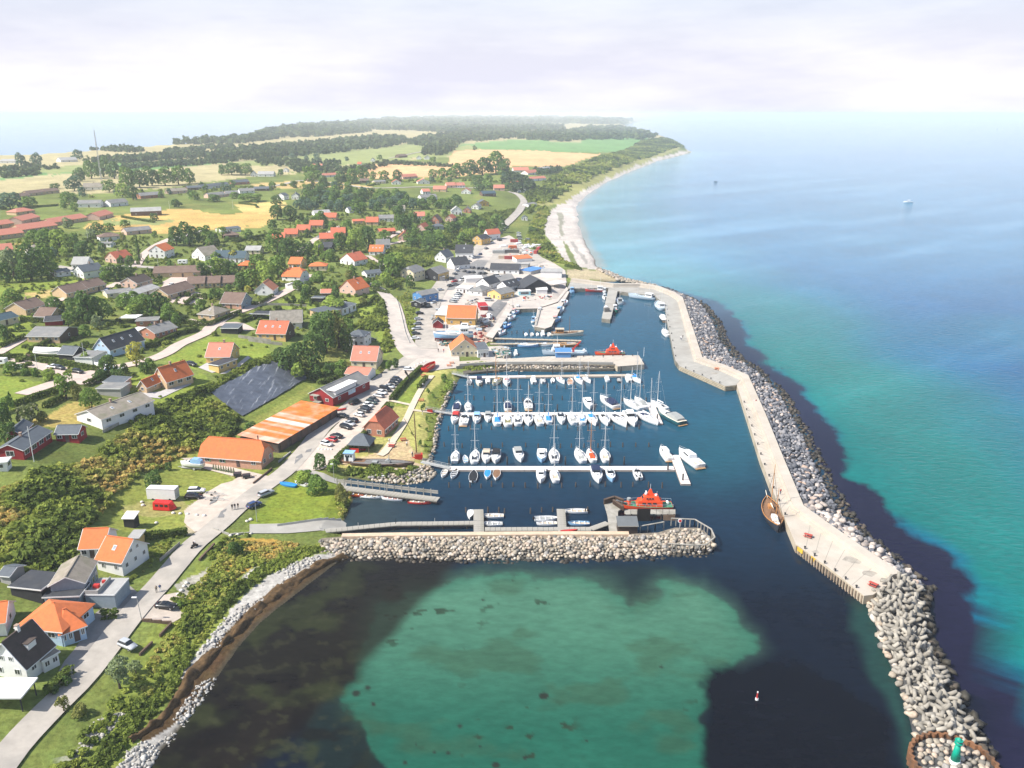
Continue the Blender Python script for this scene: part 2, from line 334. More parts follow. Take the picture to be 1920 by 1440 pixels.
for poly,c,amp in COVER:
 us=[p[0]for p in poly];vs_=[p[1]for p in poly]
 sel=(PU>min(us)-20)&(PU<max(us)+20)&(PV>min(vs_)-20)&(PV<max(vs_)+20)&(GZ>-1)
 ii=np.nonzero(sel)
 m_=inpoly(PU[ii]+_wx[ii]*amp*4+_fx[ii]*amp*2,PV[ii]+_wy[ii]*amp*3,poly)
 f_=(1+0.35*_nm[ii])[:,None]*np.array(c)[None,:]
 CC[ii]=np.where(m_[:,None],f_,CC[ii])
_wet=np.clip(1-(GZ-0.05)/0.35,0,1)[...,None]*(RR[:,None,None]<700)
CC=CC*(1-_wet)+np.array((0.07,0.06,0.04))*_wet
nr,ntb=GX.shape
idx=np.arange(nr*ntb).reshape(nr,ntb)
quads=np.stack([idx[:-1,:-1],idx[:-1,1:],idx[1:,1:],idx[1:,:-1]],-1).reshape(-1,4)
keep=(GZ.ravel()[quads].max(1)>-1.2)
gm=bpy.data.materials.new('ground_cover');gm.use_nodes=True;t=gm.node_tree;b=t.nodes['Principled BSDF']
b.inputs['Roughness'].default_value=0.95;b.inputs['Specular IOR Level'].default_value=0.1
va=N(t,'ShaderNodeVertexColor');va.layer_name='cover'
co=N(t,'ShaderNodeTexCoord')
def _noise(sc,de,lo,hi,rough=0.7):
 n=N(t,'ShaderNodeTexNoise');n.inputs['Scale'].default_value=sc;n.inputs['Detail'].default_value=de;n.inputs['Roughness'].default_value=rough
 lk(co.outputs['Object'],n.inputs[0]);m=mrange(t,n.outputs[0],0.3,0.7,lo,hi);return m.outputs[0],n
a1,n1=_noise(0.9,6,0.55,1.4);a2,n2=_noise(0.05,6,0.8,1.2)
mu=N(t,'ShaderNodeMath',operation='MULTIPLY');lk(a1,mu.inputs[0]);lk(a2,mu.inputs[1])
hs=N(t,'ShaderNodeHueSaturation');lk(mu.outputs[0],hs.inputs['Value']);lk(va.outputs[0],hs.inputs['Color'])
a3,n3=_noise(0.25,5,0.485,0.515);lk(a3,hs.inputs['Hue'])
lk(hs.outputs[0],b.inputs['Base Color'])
bp=N(t,'ShaderNodeBump');bp.inputs['Strength'].default_value=0.6;bp.inputs['Distance'].default_value=0.3;lk(n1.outputs[0],bp.inputs['Height']);lk(bp.outputs[0],b.inputs['Normal'])
Vg=np.stack([GX,GY,GZ],-1).reshape(-1,3);CA=np.concatenate([CC.reshape(-1,3),np.ones((nr*ntb,1))],1)
used=np.zeros(len(Vg),bool);used[quads[keep].ravel()]=True;remap=np.cumsum(used)-1
go=obj('ground',npmesh('ground',Vg[used],remap[quads[keep]][:,::-1],gm,[('cover','FLOAT_COLOR','POINT',CA[used])],smooth=True));tag(go,kind='structure')
# ------------------------------------------------------------------ water: one sheet, colour = bottom and water column, plus painted-in reflection and haze
TW=np.radians(np.concatenate([np.arange(-75,-33,3),np.arange(-33,33.01,0.14),np.arange(36,76,3)]))
_vw=np.concatenate([np.arange(1470,300,-3.6),np.arange(300,214,-2.0)]);_aw=PITCH+np.arctan((_vw-720)/FPX)
RW=np.concatenate([[5,25,45,65,85],100/np.tan(_aw),[30000]])
WX=RW[:,None]*np.sin(TW)[None,:];WY=RW[:,None]*np.cos(TW)[None,:]
WU,WV=proj(WX,WY,np.zeros_like(WX))
def sstep(a,b_,x):t_=np.clip((x-a)/(b_-a),0,1);return t_*t_*(3-2*t_)
wn0=fbm(WX/2.6,WY/2.6,4);wn1=fbm(WX/11,WY/11,6);wn2=fbm(WX/45+7,WY/45,4);wn3=fbm(WX/220,WY/120+50,4)
WC=np.empty(WX.shape+(3,))
WC[:]=(0.0,0.110,0.185)
def wmix(mask,c):
 global WC
 WC=WC*(1-mask[...,None])+np.array(c)*mask[...,None]
OUT=[(1180,523),(1282,554),(1320,572),(1350,612),(1360,642),(1385,672),(1425,697),(1452,717),(1475,745),(1512,812),(1540,872),(1570,930),(1620,997),(1712,1072),(1752,1117),(1755,1200),(1797,1290),(1865,1405),(1880,1480)]
OUTW=[tuple(at(u,v,0))[:2]for u,v in OUT]
sea=inpoly(WX,WY,OUTW+[(400,30),(30000,30),(30000,30000),(-30000,30000),(-30000,1500),(0,2500),(100,800)])
sea=sea|(WV<523)
dm=segdist(WX,WY,OUTW,closed=False)
d1=dm+wn2*30+wn1*6
wmix(sstep(2,12,d1)*(1-sstep(35,100,d1)),(0.0,0.135,0.122))
wmix(sstep(55,130,d1+wn3*60),(0.0,0.070,0.19))
wmix(sstep(0.02,0.25,wn3)*0.45*sea,(0.0,0.13,0.17))
wmix(sea*(1-sstep(7.5,11.5,dm+wn1*12+wn2*7+wn0*4)),(0.010,0.010,0.028))
shore=segdist(WX,WY,[tuple(at(u,v,0))[:2]for u,v in[(1119,499),(1112,480),(1098,455),(1086,425),(1081,400),(1087,378),(1130,345),(1230,303),(1299,285)]],closed=False)
wmix(sstep(300,700,WY)*sea*0.8,(0.065,0.195,0.305))  # far sea paler: grazing sky reflection and haze painted into the colour
wmix((1-sstep(2,150,shore+wn2*60))*0.7,(0.13,0.33,0.37))
wmix((1-sstep(1,9,shore+wn1*6))*0.7,(0.30,0.29,0.25))
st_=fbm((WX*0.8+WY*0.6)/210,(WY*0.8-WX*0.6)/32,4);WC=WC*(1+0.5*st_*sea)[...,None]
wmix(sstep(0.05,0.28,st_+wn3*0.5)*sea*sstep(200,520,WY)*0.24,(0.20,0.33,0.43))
hb=~sea&(WY<900)
HC=np.empty(WX.shape+(3,));HC[:]=(0.009,0.062,0.105)
def hmix(mask,c):
 global HC
 HC=HC*(1-mask[...,None])+np.array(c)*mask[...,None]
hmix(sstep(760,960,WV+wn2*60),(0.006,0.022,0.044))  # harbour darkens towards the camera: fading reflection painted into the colour, here and below
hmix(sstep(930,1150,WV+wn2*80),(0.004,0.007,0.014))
hmix((1-sstep(0,130,np.hypot((WU-1350)*0.8,WV-840)+wn2*40))*0.35,(0.010,0.10,0.12))
def blob(poly,soft,namp=1.0):
 d=segdist(WU,WV,poly);d=np.where(inpoly(WU,WV,poly),d,-d)
 return sstep(-soft,soft,d+(wn1*60+wn2*50+wn0*26)*namp)
SANDY=[(700,1130),(760,1100),(900,1080),(1060,1068),(1140,1100),(1180,1140),(1260,1090),(1320,1085),(1370,1150),(1420,1220),(1370,1260),(1320,1350),(1350,1450),(1340,1560),(800,1560),(700,1420),(640,1290),(680,1200)]
cove=(WV>1040)
hmix(cove*blob([(560,1100),(700,1060),(1250,1050),(1330,1100),(1330,1500),(620,1500),(560,1300),(430,1300),(300,1500),(240,1440),(420,1240)],18,1.0)*0.42,(0.012,0.024,0.013))
hmix(cove*blob(SANDY,6,0.9),(0.012,0.080,0.052))
hmix(cove*blob(SANDY,40,0.5)*(1-sstep(1080,1400,WV))*0.6,(0.085,0.19,0.122))
hmix(cove*blob(SANDY,30,0.5)*sstep(0.06,0.2,fbm(WX/14+3,WY/9,5))*0.45,(0.03,0.06,0.03))
hmix(cove*blob(SANDY,30,0.6)*sstep(0.19,0.25,fbm(WX/3+9,WY/2.2,4))*sstep(-0.05,0.12,fbm(WX/22+5,WY/22,3))*0.85,(0.018,0.03,0.016))
for(u_,v_,r_)in[(735,1115,26),(690,1290,8),(660,1270,7),(668,1300,9),(862,1362,9),(840,1412,8),(815,1410,6),(760,1430,5),(1020,1305,6),(905,1125,7),(650,1245,5),(700,1320,5),(900,1400,5),(780,1395,4),(1240,1250,6),(930,1435,6),(1100,1390,5),(985,1420,4)]:
 hmix(cove*(1-sstep(r_*0.5,r_*1.2,np.hypot(WU-u_,(WV-v_)*1.3)+(wn1*30))),(0.018,0.025,0.018))
hmix(cove*blob([(1330,1250),(1420,1240),(1500,1250),(1600,1300),(1660,1360),(1680,1500),(1340,1500),(1320,1350)],14,1.0),(0.003,0.004,0.007))
hmix((1-sstep(0,34,np.abs(WU-(1610+(WV-1130)*0.36))+wn1*60))*sstep(1110,1150,WV)*0.75,(0.014,0.052,0.042))
hmix(cove*(1-sstep(0,1,(WU-430-(1440-WV)*0.9)/60+wn2*5))*0.85,(0.012,0.009,0.005))
wl_=cove*(1-sstep(620,720,WU+wn1*120))
hmix(wl_*sstep(0.0,0.16,fbm(WX/9+2,WY/7,5))*0.6,(0.030,0.037,0.012));hmix(wl_*sstep(0.10,0.2,fbm(WX/2.2,WY/1.8,4))*0.35,(0.040,0.042,0.018));hmix(wl_*sstep(0.06,0.2,-fbm(WX/6+8,WY/5,4))*0.7,(0.006,0.005,0.004))
hmix((WV>930)*(WV<1010)*(1-sstep(660,860,WU+wn2*80))*0.6,(0.035,0.05,0.045))
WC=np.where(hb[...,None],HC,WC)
WC=np.clip(WC*(1+0.25*wn1[...,None]+0.2*wn2[...,None]),0.002,1)
nr2,nt2=WX.shape;idx=np.arange(nr2*nt2).reshape(nr2,nt2)
q2=np.stack([idx[:-1,:-1],idx[:-1,1:],idx[1:,1:],idx[1:,:-1]],-1).reshape(-1,4)
hw=HV(WX.ravel(),WY.ravel());kp=hw[q2].min(1)<0.9
wm=bpy.data.materials.new('sea_water');wm.use_nodes=True;t=wm.node_tree;b=t.nodes['Principled BSDF']
b.inputs['Roughness'].default_value=0.07;b.inputs['IOR'].default_value=1.333;b.inputs['Specular IOR Level'].default_value=0.16
va=N(t,'ShaderNodeVertexColor');va.layer_name='cover';co=N(t,'ShaderNodeTexCoord')
at_h=N(t,'ShaderNodeAttribute');at_h.attribute_name='chop'
mp=N(t,'ShaderNodeMapping');mp.inputs['Rotation'].default_value=(0,0,R(35));mp.inputs['Scale'].default_value=(1,2.2,1);lk(co.outputs['Object'],mp.inputs[0])
w1=N(t,'ShaderNodeTexNoise');w1.inputs['Scale'].default_value=0.28;w1.inputs['Detail'].default_value=6;w1.inputs['Roughness'].default_value=0.62;lk(mp.outputs[0],w1.inputs[0])
ml=N(t,'ShaderNodeMath',operation='MULTIPLY');lk(w1.outputs[0],ml.inputs[0]);lk(at_h.outputs['Fac'],ml.inputs[1])
bp=N(t,'ShaderNodeBump');bp.inputs['Strength'].default_value=1.0;bp.inputs['Distance'].default_value=1.0;lk(ml.outputs[0],bp.inputs['Height']);lk(bp.outputs[0],b.inputs['Normal'])
rp=mrange(t,w1.outputs[0],0.35,0.65,0.87,1.13);hs=N(t,'ShaderNodeHueSaturation');lk(rp.outputs[0],hs.inputs['Value']);lk(va.outputs[0],hs.inputs['Color'])
w2=N(t,'ShaderNodeTexNoise');w2.inputs['Scale'].default_value=0.11;w2.inputs['Detail'].default_value=8;w2.inputs['Roughness'].default_value=0.75
mp2=N(t,'ShaderNodeMapping');mp2.inputs['Rotation'].default_value=(0,0,R(-40));mp2.inputs['Scale'].default_value=(1,3.0,1);lk(co.outputs['Object'],mp2.inputs[0]);lk(mp2.outputs[0],w2.inputs[0])
r2=mrange(t,w2.outputs[0],0.70,0.75,0.0,0.8);m2=N(t,'ShaderNodeMath',operation='MULTIPLY');lk(r2.outputs[0],m2.inputs[0])
at_f=N(t,'ShaderNodeAttribute');at_f.attribute_name='crest';lk(at_f.outputs['Fac'],m2.inputs[1])
mx=N(t,'ShaderNodeMix',data_type='RGBA');lk(m2.outputs[0],mx.inputs[0]);lk(hs.outputs[0],mx.inputs[6]);mx.inputs[7].default_value=(0.75,0.8,0.82,1)
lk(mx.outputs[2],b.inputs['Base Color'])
chop=np.where(sea,0.045+0.295*sstep(0,30,dm),np.where(WV>1040,0.035,0.045))*np.clip(RW[:,None]/900,1,1.0)
VW=np.stack([WX,WY,np.zeros_like(WX)],-1).reshape(-1,3)
used=np.zeros(len(VW),bool);used[q2[kp].ravel()]=True;rm2=np.cumsum(used)-1
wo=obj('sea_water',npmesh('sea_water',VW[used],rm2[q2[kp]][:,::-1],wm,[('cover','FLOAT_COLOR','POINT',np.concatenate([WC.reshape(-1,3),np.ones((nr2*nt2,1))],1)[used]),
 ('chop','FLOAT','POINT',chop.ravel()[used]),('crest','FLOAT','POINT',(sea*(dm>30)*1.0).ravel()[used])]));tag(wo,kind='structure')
# ------------------------------------------------------------------ haze: the air between the camera and the far coast
hm=bpy.data.materials.new('haze');hm.use_nodes=True;t=hm.node_tree;t.nodes.clear()
pv=N(t,'ShaderNodeVolumePrincipled');pv.inputs['Color'].default_value=(0.87,0.935,1.0,1);pv.inputs['Density'].default_value=0.00013;pv.inputs['Anisotropy'].default_value=0.0
mo=N(t,'ShaderNodeOutputMaterial');lk(pv.outputs[0],mo.inputs['Volume'])
hz=MB().box((0,5000,50.5),(36000,50000,115)).build('haze',hm);tag(hz,kind='stuff')
hz.location.z=0
# ------------------------------------------------------------------ sheets laid on the ground
def smooth_path(P,step=3.0):
 out_=[]
 n=len(P)
 for i in range(n-1):
  p0,p1,p2,p3=P[max(i-1,0)],P[i],P[i+1],P[min(i+2,n-1)]
  k=max(1,int((p2-p1).length/step))
  for j in range(k):
   t_=j/k
   out_.append(0.5*((2*p1)+(p2-p0)*t_+(2*p0-5*p1+4*p2-p3)*t_**2+(3*p1-p0-3*p2+p3)*t_**3))
 out_.append(P[-1]);return out_
def path_px(pts,step=3.0,smooth=True):
 P=[G(u,v).xy for u,v in pts]
 if smooth:return smooth_path(P,step)
 out_=[]
 for a,b_ in zip(P[:-1],P[1:]):
  k=max(1,int((b_-a).length/step));out_+=[a.lerp(b_,j/k)for j in range(k)]
 return out_+[P[-1]]
LAY=[0];ROADS=[]
def lift(x,y,layer):return 0.07+0.05*layer+0.0004*math.hypot(x,y)
def ribbon(name,pts,w,m,layer=1,parent=None,nc=4,world=None,step=3.0):
 P=world or path_px(pts,step);X=[];F=[];ROADS.append((np.array([(p.x,p.y)for p in P]),3.5 if callable(w)else w/2))
 for i,p in enumerate(P):
  d=(P[min(i+1,len(P)-1)]-P[max(i-1,0)]).normalized();nrm=Vector((-d.y,d.x))
  ww=w if not callable(w)else w(i/(len(P)-1))
  for j in range(nc+1):
   q=p+nrm*ww*(j/nc-0.5);X.append((q.x,q.y))
 X=np.array(X);Z=HV(X[:,0],X[:,1]).reshape(len(P),nc+1)
 Zm=Z.max(1,keepdims=True)*0.5+Z.mean(1,keepdims=True)*0.5;Z=np.maximum(Z,Zm*0.25+Z*0.75).ravel()
 r_=np.hypot(X[:,0],X[:,1]);Z=Z+0.07+0.05*layer+0.0004*r_
 n=nc+1
 F=[(i*n+j,(i+1)*n+j,(i+1)*n+j+1,i*n+j+1)for i in range(len(P)-1)for j in range(nc)]
 me=npmesh(name,np.c_[X,Z],np.array(F)[:,::-1],m);o=obj(name,me,parent);return o
def fillpoly(P,step,jag=0.0):
 """triangulated world polygon with inner points"""
 E=[]
 n=len(P)
 for i in range(n):
  a,b_=P[i],P[(i+1)%n];k=max(1,int((b_-a).length/step))
  for j in range(k):
   q=a.lerp(b_,j/k)
   if jag and j:q=q+Vector((RU(-jag,jag),RU(-jag,jag)))
   E.append(q)
 xs=[p.x for p in E];ys=[p.y for p in E]
 gx,gy=np.meshgrid(np.arange(min(xs),max(xs),step),np.arange(min(ys),max(ys),step))
 m_=inpoly(gx,gy,[(p.x,p.y)for p in E])&(segdist(gx,gy,[(p.x,p.y)for p in E])>step*0.4)
 I=[Vector((x,y))for x,y in zip(gx[m_],gy[m_])]
 k=len(E)
 r_=delaunay_2d_cdt(E+I,[(i,(i+1)%k)for i in range(k)],[],1,1e-4)
 return r_[0],r_[2]
def patch(name,pts,m,step=4.0,layer=0,jag=0.0,parent=None,kind='structure'):
 P=[G(u,v).xy for u,v in pts];v_,f_=fillpoly(P,step,jag)
 X=np.array([(p.x,p.y)for p in v_]);Z=HV(X[:,0],X[:,1])+0.07+0.05*layer+0.0004*np.hypot(X[:,0],X[:,1])
 b=MB();fs=[]
 for f in f_:
  a,c,d=[v_[i]for i in f[:3]]
  fs.append(f if(c-a).cross(d-a)>0 else f[::-1])
 b.add(np.c_[X,Z].tolist(),fs)
 o=b.build(name,m,parent)
 if kind:o['kind']=kind
 return o
M_ASPH=mat('asphalt',(0.41,0.37,0.32),0.95,0.14,0.35,dirt=(0.29,0.27,0.24),dirt_amt=0.7)
M_ASPHD=mat('asphalt_dark',(0.20,0.195,0.19),0.95,0.15,0.35,dirt=(0.3,0.28,0.25),dirt_amt=0.5)
M_GRAV=mat('gravel',(0.52,0.44,0.37),0.98,0.16,0.5,dirt=(0.40,0.35,0.29),dirt_amt=0.7)
M_LANE=mat('lane_gravel',(0.55,0.44,0.38),0.98,0.1,0.4,dirt=(0.44,0.37,0.32),dirt_amt=0.6)
M_YARD=mat('harbour_paving',(0.50,0.44,0.385),0.97,0.12,0.3,dirt=(0.36,0.33,0.30),dirt_amt=0.75)
M_PATH=mat('path_gravel',(0.55,0.47,0.36),0.98,0.12,0.6)
M_CONC=mat('concrete',(0.35,0.335,0.30),0.92,0.12,0.25,dirt=(0.27,0.25,0.22),dirt_amt=0.65)
M_CONCL=mat('pale_concrete',(0.46,0.41,0.345),0.92,0.10,0.25,dirt=(0.40,0.34,0.27),dirt_amt=0.6)
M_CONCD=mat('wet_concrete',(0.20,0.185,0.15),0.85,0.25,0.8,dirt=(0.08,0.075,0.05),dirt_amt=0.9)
M_TERR=mat('terrace_stone',(0.47,0.44,0.42),0.95,0.1,0.8)
ribbon('coast_road',[(-40,1500),(25,1405),(95,1330),(162,1262),(240,1162),(296,1100),(330,1060),(366,1020),(420,975),(478,925),(540,880),(572,845),(605,803),(640,776),(668,753),(700,723),(730,700),(775,668)],lambda t_:5.0+1.6*t_,M_ASPH,1)['kind']='structure'
ribbon('side_road',[(785,672),(765,655),(748,622),(742,590),(733,565),(712,543),(684,532),(650,538)],lambda t_:10-4.5*t_,M_YARD,2)['kind']='structure'
ribbon('harbour_street',[(800,655),(797,620),(803,590),(815,560),(832,530),(850,505),(875,482),(905,458),(935,432),(958,412),(976,392),(982,378),(972,366),(955,360)],lambda t_:9.5-2.5*t_,M_ASPH,2)['kind']='structure'
for p,w in(([(40,740),(150,705),(290,672),(340,645),(385,625),(398,612),(430,592),(470,577),(525,553),(560,533),(580,515)],5.5),([(398,612),(380,608),(352,600)],4),([(470,620),(440,607),(398,612)],5),([(-20,672),(20,650),(50,632)],4),
   ([(320,448),(290,462),(270,478),(255,500)],5),([(640,424),(615,438),(590,450),(565,470),(560,476)],5),([(760,430),(740,440),(722,450)],5),([(690,465),(760,452)],4),([(720,500),(690,480)],4),
   ([(70,575),(130,558),(200,540),(225,530)],5),([(310,545),(330,525),(350,505)],7)):
 ribbon('lane',p,w,M_LANE,0)['kind']='structure'
for p,w in(([(105,500),(160,506),(240,500),(310,503),(400,500),(440,490)],6),([(380,432),(340,444),(310,455)],5),([(470,356),(520,348),(570,339),(640,346),(700,353),(800,351),(880,353),(930,350)],7),([(730,297),(790,285),(815,280)],6),([(0,440),(40,434)],5)):
 ribbon('village_road',p,w,M_ASPH,0)['kind']='structure'
patch('harbour_yard',[(742,692),(775,672),(788,640),(792,600),(800,570),(820,545),(850,512),(890,475),(925,452),(955,442),(985,462),(1005,478),(1040,495),(1060,508),(1062,532),(1060,546),(1040,566),(1008,575),(968,577),(945,602),(926,632),(905,640),(860,640),(862,690),(800,698)],M_YARD,5,1)
patch('parking_strip',[(556,884),(590,842),(640,786),(690,737),(740,692),(775,685),(790,690),(765,707),(735,749),(702,784),(674,820),(652,848),(630,868),(600,882)],M_GRAV,3,0,0.3)
patch('car_park',[(835,530),(860,505),(895,488),(920,490),(935,505),(925,520),(880,522),(850,545),(830,545)],M_ASPHD,4,2)
patch('gravel_lot',[(-20,668),(40,675),(120,688),(195,708),(192,718),(150,722),(118,705),(60,690),(0,684),(-20,684)],M_LANE,4,0,0.6)
patch('boat_yard',[(905,505),(930,470),(960,455),(1000,470),(1025,490),(1000,500),(1000,512),(960,512),(915,520)],M_ASPH,4,3)
patch('quay_lane',[(928,520),(958,512),(975,540),(960,556),(930,595),(915,610),(905,600),(925,570),(950,548)],M_ASPHD,4,3)
patch('parking_gravel',[(345,960),(375,935),(415,908),(450,893),(490,893),(500,905),(470,930),(430,962),(395,992),(365,998),(345,980)],M_GRAV,3,0,1.2)
patch('driveway',[(110,1260),(180,1150),(245,1100),(262,1115),(205,1200),(150,1275)],mat('driveway_gravel',(0.27,0.25,0.23),0.98,0.15,0.6),3,0,0.4)
patch('parking_pad',[(266,1160),(300,1118),(330,1112),(362,1125),(355,1150),(325,1168)],M_GRAV,3,0,0.3)
patch('patio',[(438,690),(465,668),(470,672),(436,700),(412,702)],M_TERR,3,0);patch('patio',[(372,690),(405,672),(428,690),(398,700)],M_TERR,3,0)
patch('patio',[(255,738),(300,735),(350,716),(365,708),(358,722),(300,748),(262,744)],M_TERR,3,0);patch('patio',[(185,795),(245,760),(278,764),(240,790)],M_TERR,3,0);patch('patio',[(340,860),(380,858),(510,895),(530,880),(490,905),(385,880)],M_GRAV,3,0)
patch('driveway',[(310,560),(345,540),(385,555),(372,572),(325,570)],M_LANE,4,0)
patch('driveway',[(300,532),(340,510),(370,516),(340,545)],M_LANE,4,0)
patch('slipway',[(468,984),(560,982),(640,976),(660,985),(630,998),(540,1001),(468,1001)],M_CONC,3,1)
patch('slip_rails_bed',[(555,882),(575,880),(625,897),(660,905),(655,912),(610,902)],M_CONC,3,1)
patch('shipyard_apron',[(885,640),(900,618),(930,632),(928,640),(900,650)],mat('rusty_paving',(0.55,0.36,0.27),0.95,0.2,0.5),3,3)
for p,w in(([(810,705),(790,730),(775,758),(760,790),(745,815),(735,830)],2.2),([(732,752),(760,758),(778,762)],1.6),([(775,770),(800,773),(830,775)],1.8),([(735,830),(720,850),(712,855)],2.6)):
 ribbon('park_path',p,w,M_PATH,2)['kind']='structure'
ribbon('dirt_track',[(640,868),(700,862),(760,868),(815,882)],2.5,mat('worn_earth',(0.5,0.38,0.24),0.98,0.15,0.5),0)['kind']='structure'
for p in([(400,935),(412,930),(405,942),(392,948)],[(555,858),(566,852),(568,858),(552,872)],[(575,845),(585,842),(583,848),(572,850)],[(415,960),(425,955),(420,972),(408,972)],[(640,768),(652,762),(650,768),(640,774)]):
 patch('road_mend',p,M_ASPHD,3,2)
tm=mat('black_plastic_sheet',(0.08,0.09,0.112),0.38,0.3,0.35,spec=0.6)
t=tm.node_tree;b=t.nodes['Principled BSDF'];src0=b.inputs['Base Color'].links[0].from_socket
mp=N(t,'ShaderNodeMapping');mp.inputs['Rotation'].default_value=(0,0,R(28));mp.inputs['Scale'].default_value=(1.5,0.10,0.4);tcn=N(t,'ShaderNodeTexCoord');lk(tcn.outputs['Object'],mp.inputs[0])
nz=N(t,'ShaderNodeTexNoise');nz.inputs['Scale'].default_value=0.9;nz.inputs['Detail'].default_value=5;lk(mp.outputs[0],nz.inputs[0])
mm=mrange(t,nz.outputs[0],0.58,0.70,0.0,0.8);xx=N(t,'ShaderNodeMix',data_type='RGBA');lk(mm.outputs[0],xx.inputs[0]);lk(src0,xx.inputs[6]);xx.inputs[7].default_value=(0.36,0.37,0.39,1);lk(xx.outputs[2],b.inputs['Base Color'])
def tarp(pts,label):
 P=[G(u,v).xy for u,v in pts];v_,f_=fillpoly(P,0.9)
 X=np.array([(p.x,p.y)for p in v_]);Z=HV(X[:,0],X[:,1])+0.35
 U,V=proj(X[:,0],X[:,1],Z)
 s_=X[:,0]*0.6+X[:,1]*0.35;q_=X[:,0]*-0.25+X[:,1]*0.6
 Z=Z+np.abs(fbm(q_*1.6+3,s_*0.16,4))*1.0
 bb=MB();bb.add(np.c_[X,Z].tolist(),[f if(v_[f[1]]-v_[f[0]]).cross(v_[f[2]]-v_[f[0]])>0 else f[::-1]for f in f_])
 return tag(bb.build('plastic_sheet',tm,smooth=True),label,'plastic sheet')
tarp([(396,738),(420,722),(455,705),(480,688),(505,682),(535,676),(556,690),(576,711),(545,730),(515,748),(480,768),(455,782),(430,765),(410,750)],'black plastic sheeting stretched over the steep bank above the rusty-roofed shed')
# ------------------------------------------------------------------ quays, moles and piers: solid blocks
def slab(name,pts,z1,z0,ms,parent=None,zpix=None):
 P=[tuple(at(u,v,zpix if zpix is not None else z1))[:2]for u,v in pts]
 return MB().prism(P,z0,z1,0,1).build(name,ms,parent)
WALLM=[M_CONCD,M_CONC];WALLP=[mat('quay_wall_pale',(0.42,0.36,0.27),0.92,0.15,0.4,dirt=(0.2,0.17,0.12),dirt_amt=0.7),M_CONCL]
INNER=[(1064,541),(1142,540),(1160,546),(1228,555),(1247,572),(1251,604),(1256,625),(1261,652),(1266,675),(1274,686),(1360,724),(1380,722)]
WIN=[(1070,527),(1150,537),(1200,537),(1228,541),(1256,552),(1272,562),(1305,674),(1392,708),(1381,720)] # foot of the wave wall, harbour side
mole=thing('breakwater',tuple(at(1300,640,0)),0,'long grey concrete breakwater with armour rocks and tetrapods curving round the harbour','breakwater')
def mslab(name,pts,z1,z0,ms,zpix=None):
 o=slab(name,pts,z1,z0,ms,None,zpix);o.parent=mole;o.matrix_parent_inverse=Matrix.Translation(-mole.location);return o
def under(o,root):
 o.parent=root;o.matrix_parent_inverse=root.matrix_basis.inverted()if root.matrix_basis!=Matrix.Identity(4)else Matrix.Identity(4);return o
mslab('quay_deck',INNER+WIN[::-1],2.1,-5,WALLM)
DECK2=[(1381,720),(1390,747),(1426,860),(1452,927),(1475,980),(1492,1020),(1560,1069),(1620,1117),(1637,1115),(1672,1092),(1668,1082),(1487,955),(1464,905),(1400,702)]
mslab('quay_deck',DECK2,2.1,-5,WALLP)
def wall_strip(name,pts,w,z0,z1,ms,root=None,zpix=None):
 P=[at(u,v,zpix if zpix is not None else z0).xy for u,v in pts];L=[];Rr=[]
 for i,p in enumerate(P):
  a=(P[i]-P[i-1]).normalized()if i else(P[1]-P[0]).normalized();c=(P[i+1]-P[i]).normalized()if i<len(P)-1 else a
  d=(a+c).normalized();n_=Vector((-d.y,d.x));k=1/max(0.4,d.dot(a));L.append(p);Rr.append(p+n_*w*k)
 bb=MB()
 for i in range(len(P)-1):
  a,c,d,e=L[i],L[i+1],Rr[i+1],Rr[i]
  bb.add([(a.x,a.y,z0),(c.x,c.y,z0),(d.x,d.y,z0),(e.x,e.y,z0),(a.x,a.y,z1),(c.x,c.y,z1),(d.x,d.y,z1),(e.x,e.y,z1)],[(4,5,6,7),(0,1,5,4),(2,3,7,6)]+([(3,0,4,7)]if i==0 else[])+([(1,2,6,5)]if i==len(P)-2 else[]))
 o=bb.build(name,ms)
 bmm=bmesh.new();bmm.from_mesh(o.data);bmesh.ops.recalc_face_normals(bmm,faces=bmm.faces);bmm.to_mesh(o.data);bmm.free()
 return under(o,root)if root else o
PW=[(1070,527),(1150,537),(1200,537),(1228,541),(1256,552),(1271,562),(1290,625),(1305,676),(1350,692),(1390,710),(1420,782),(1450,862),(1487,957),(1540,996),(1600,1039),(1671,1088)]
wall_strip('wave_wall',PW,2.6,2.0,3.4,M_CONCL,mole)
wall_strip('wall_step',[(u-3.5*(1 if i>5 else 0.3),v+2.0)for i,(u,v)in enumerate(PW)],1.0,2.0,2.7,M_CONCL,mole)
for(u0,v0),(u1,v1)in[((1496,1024),(1506,1031)),((1522,1041),(1530,1047)),((1560,1068),(1572,1077)),((1583,1086),(1594,1094))]:
 a=at(u0,v0,2.1);c=at(u1,v1,2.1);d=(c-a);n_=Vector((-d.y,d.x,0)).normalized()
 if n_.y>0:n_=-n_
 q=(a+c)/2;under(MB().box((q.x+n_.x*0.06,q.y+n_.y*0.06,1.5),(d.length,0.12,1.0),math.atan2(d.y,d.x)).build('yellow_panel',mat('yellow_paint',(0.62,0.40,0.05),0.7,0.25,0.8)),mole)
a0=at(1492,1020,2.1);a1=at(1620,1117,2.1);d=a1-a0;n_=Vector((-d.y,d.x,0)).normalized();n_=-n_ if n_.y>0 else n_
for k in range(24):
 q=a0.lerp(a1,(k+0.5)/24);under(MB().box((q.x+n_.x*0.08,q.y+n_.y*0.08,0.9),(0.35,0.16,1.9),math.atan2(d.y,d.x)).build('fender_pile',mat('rusty_steel',(0.22,0.165,0.12),0.9,0.3,1.0)),mole)
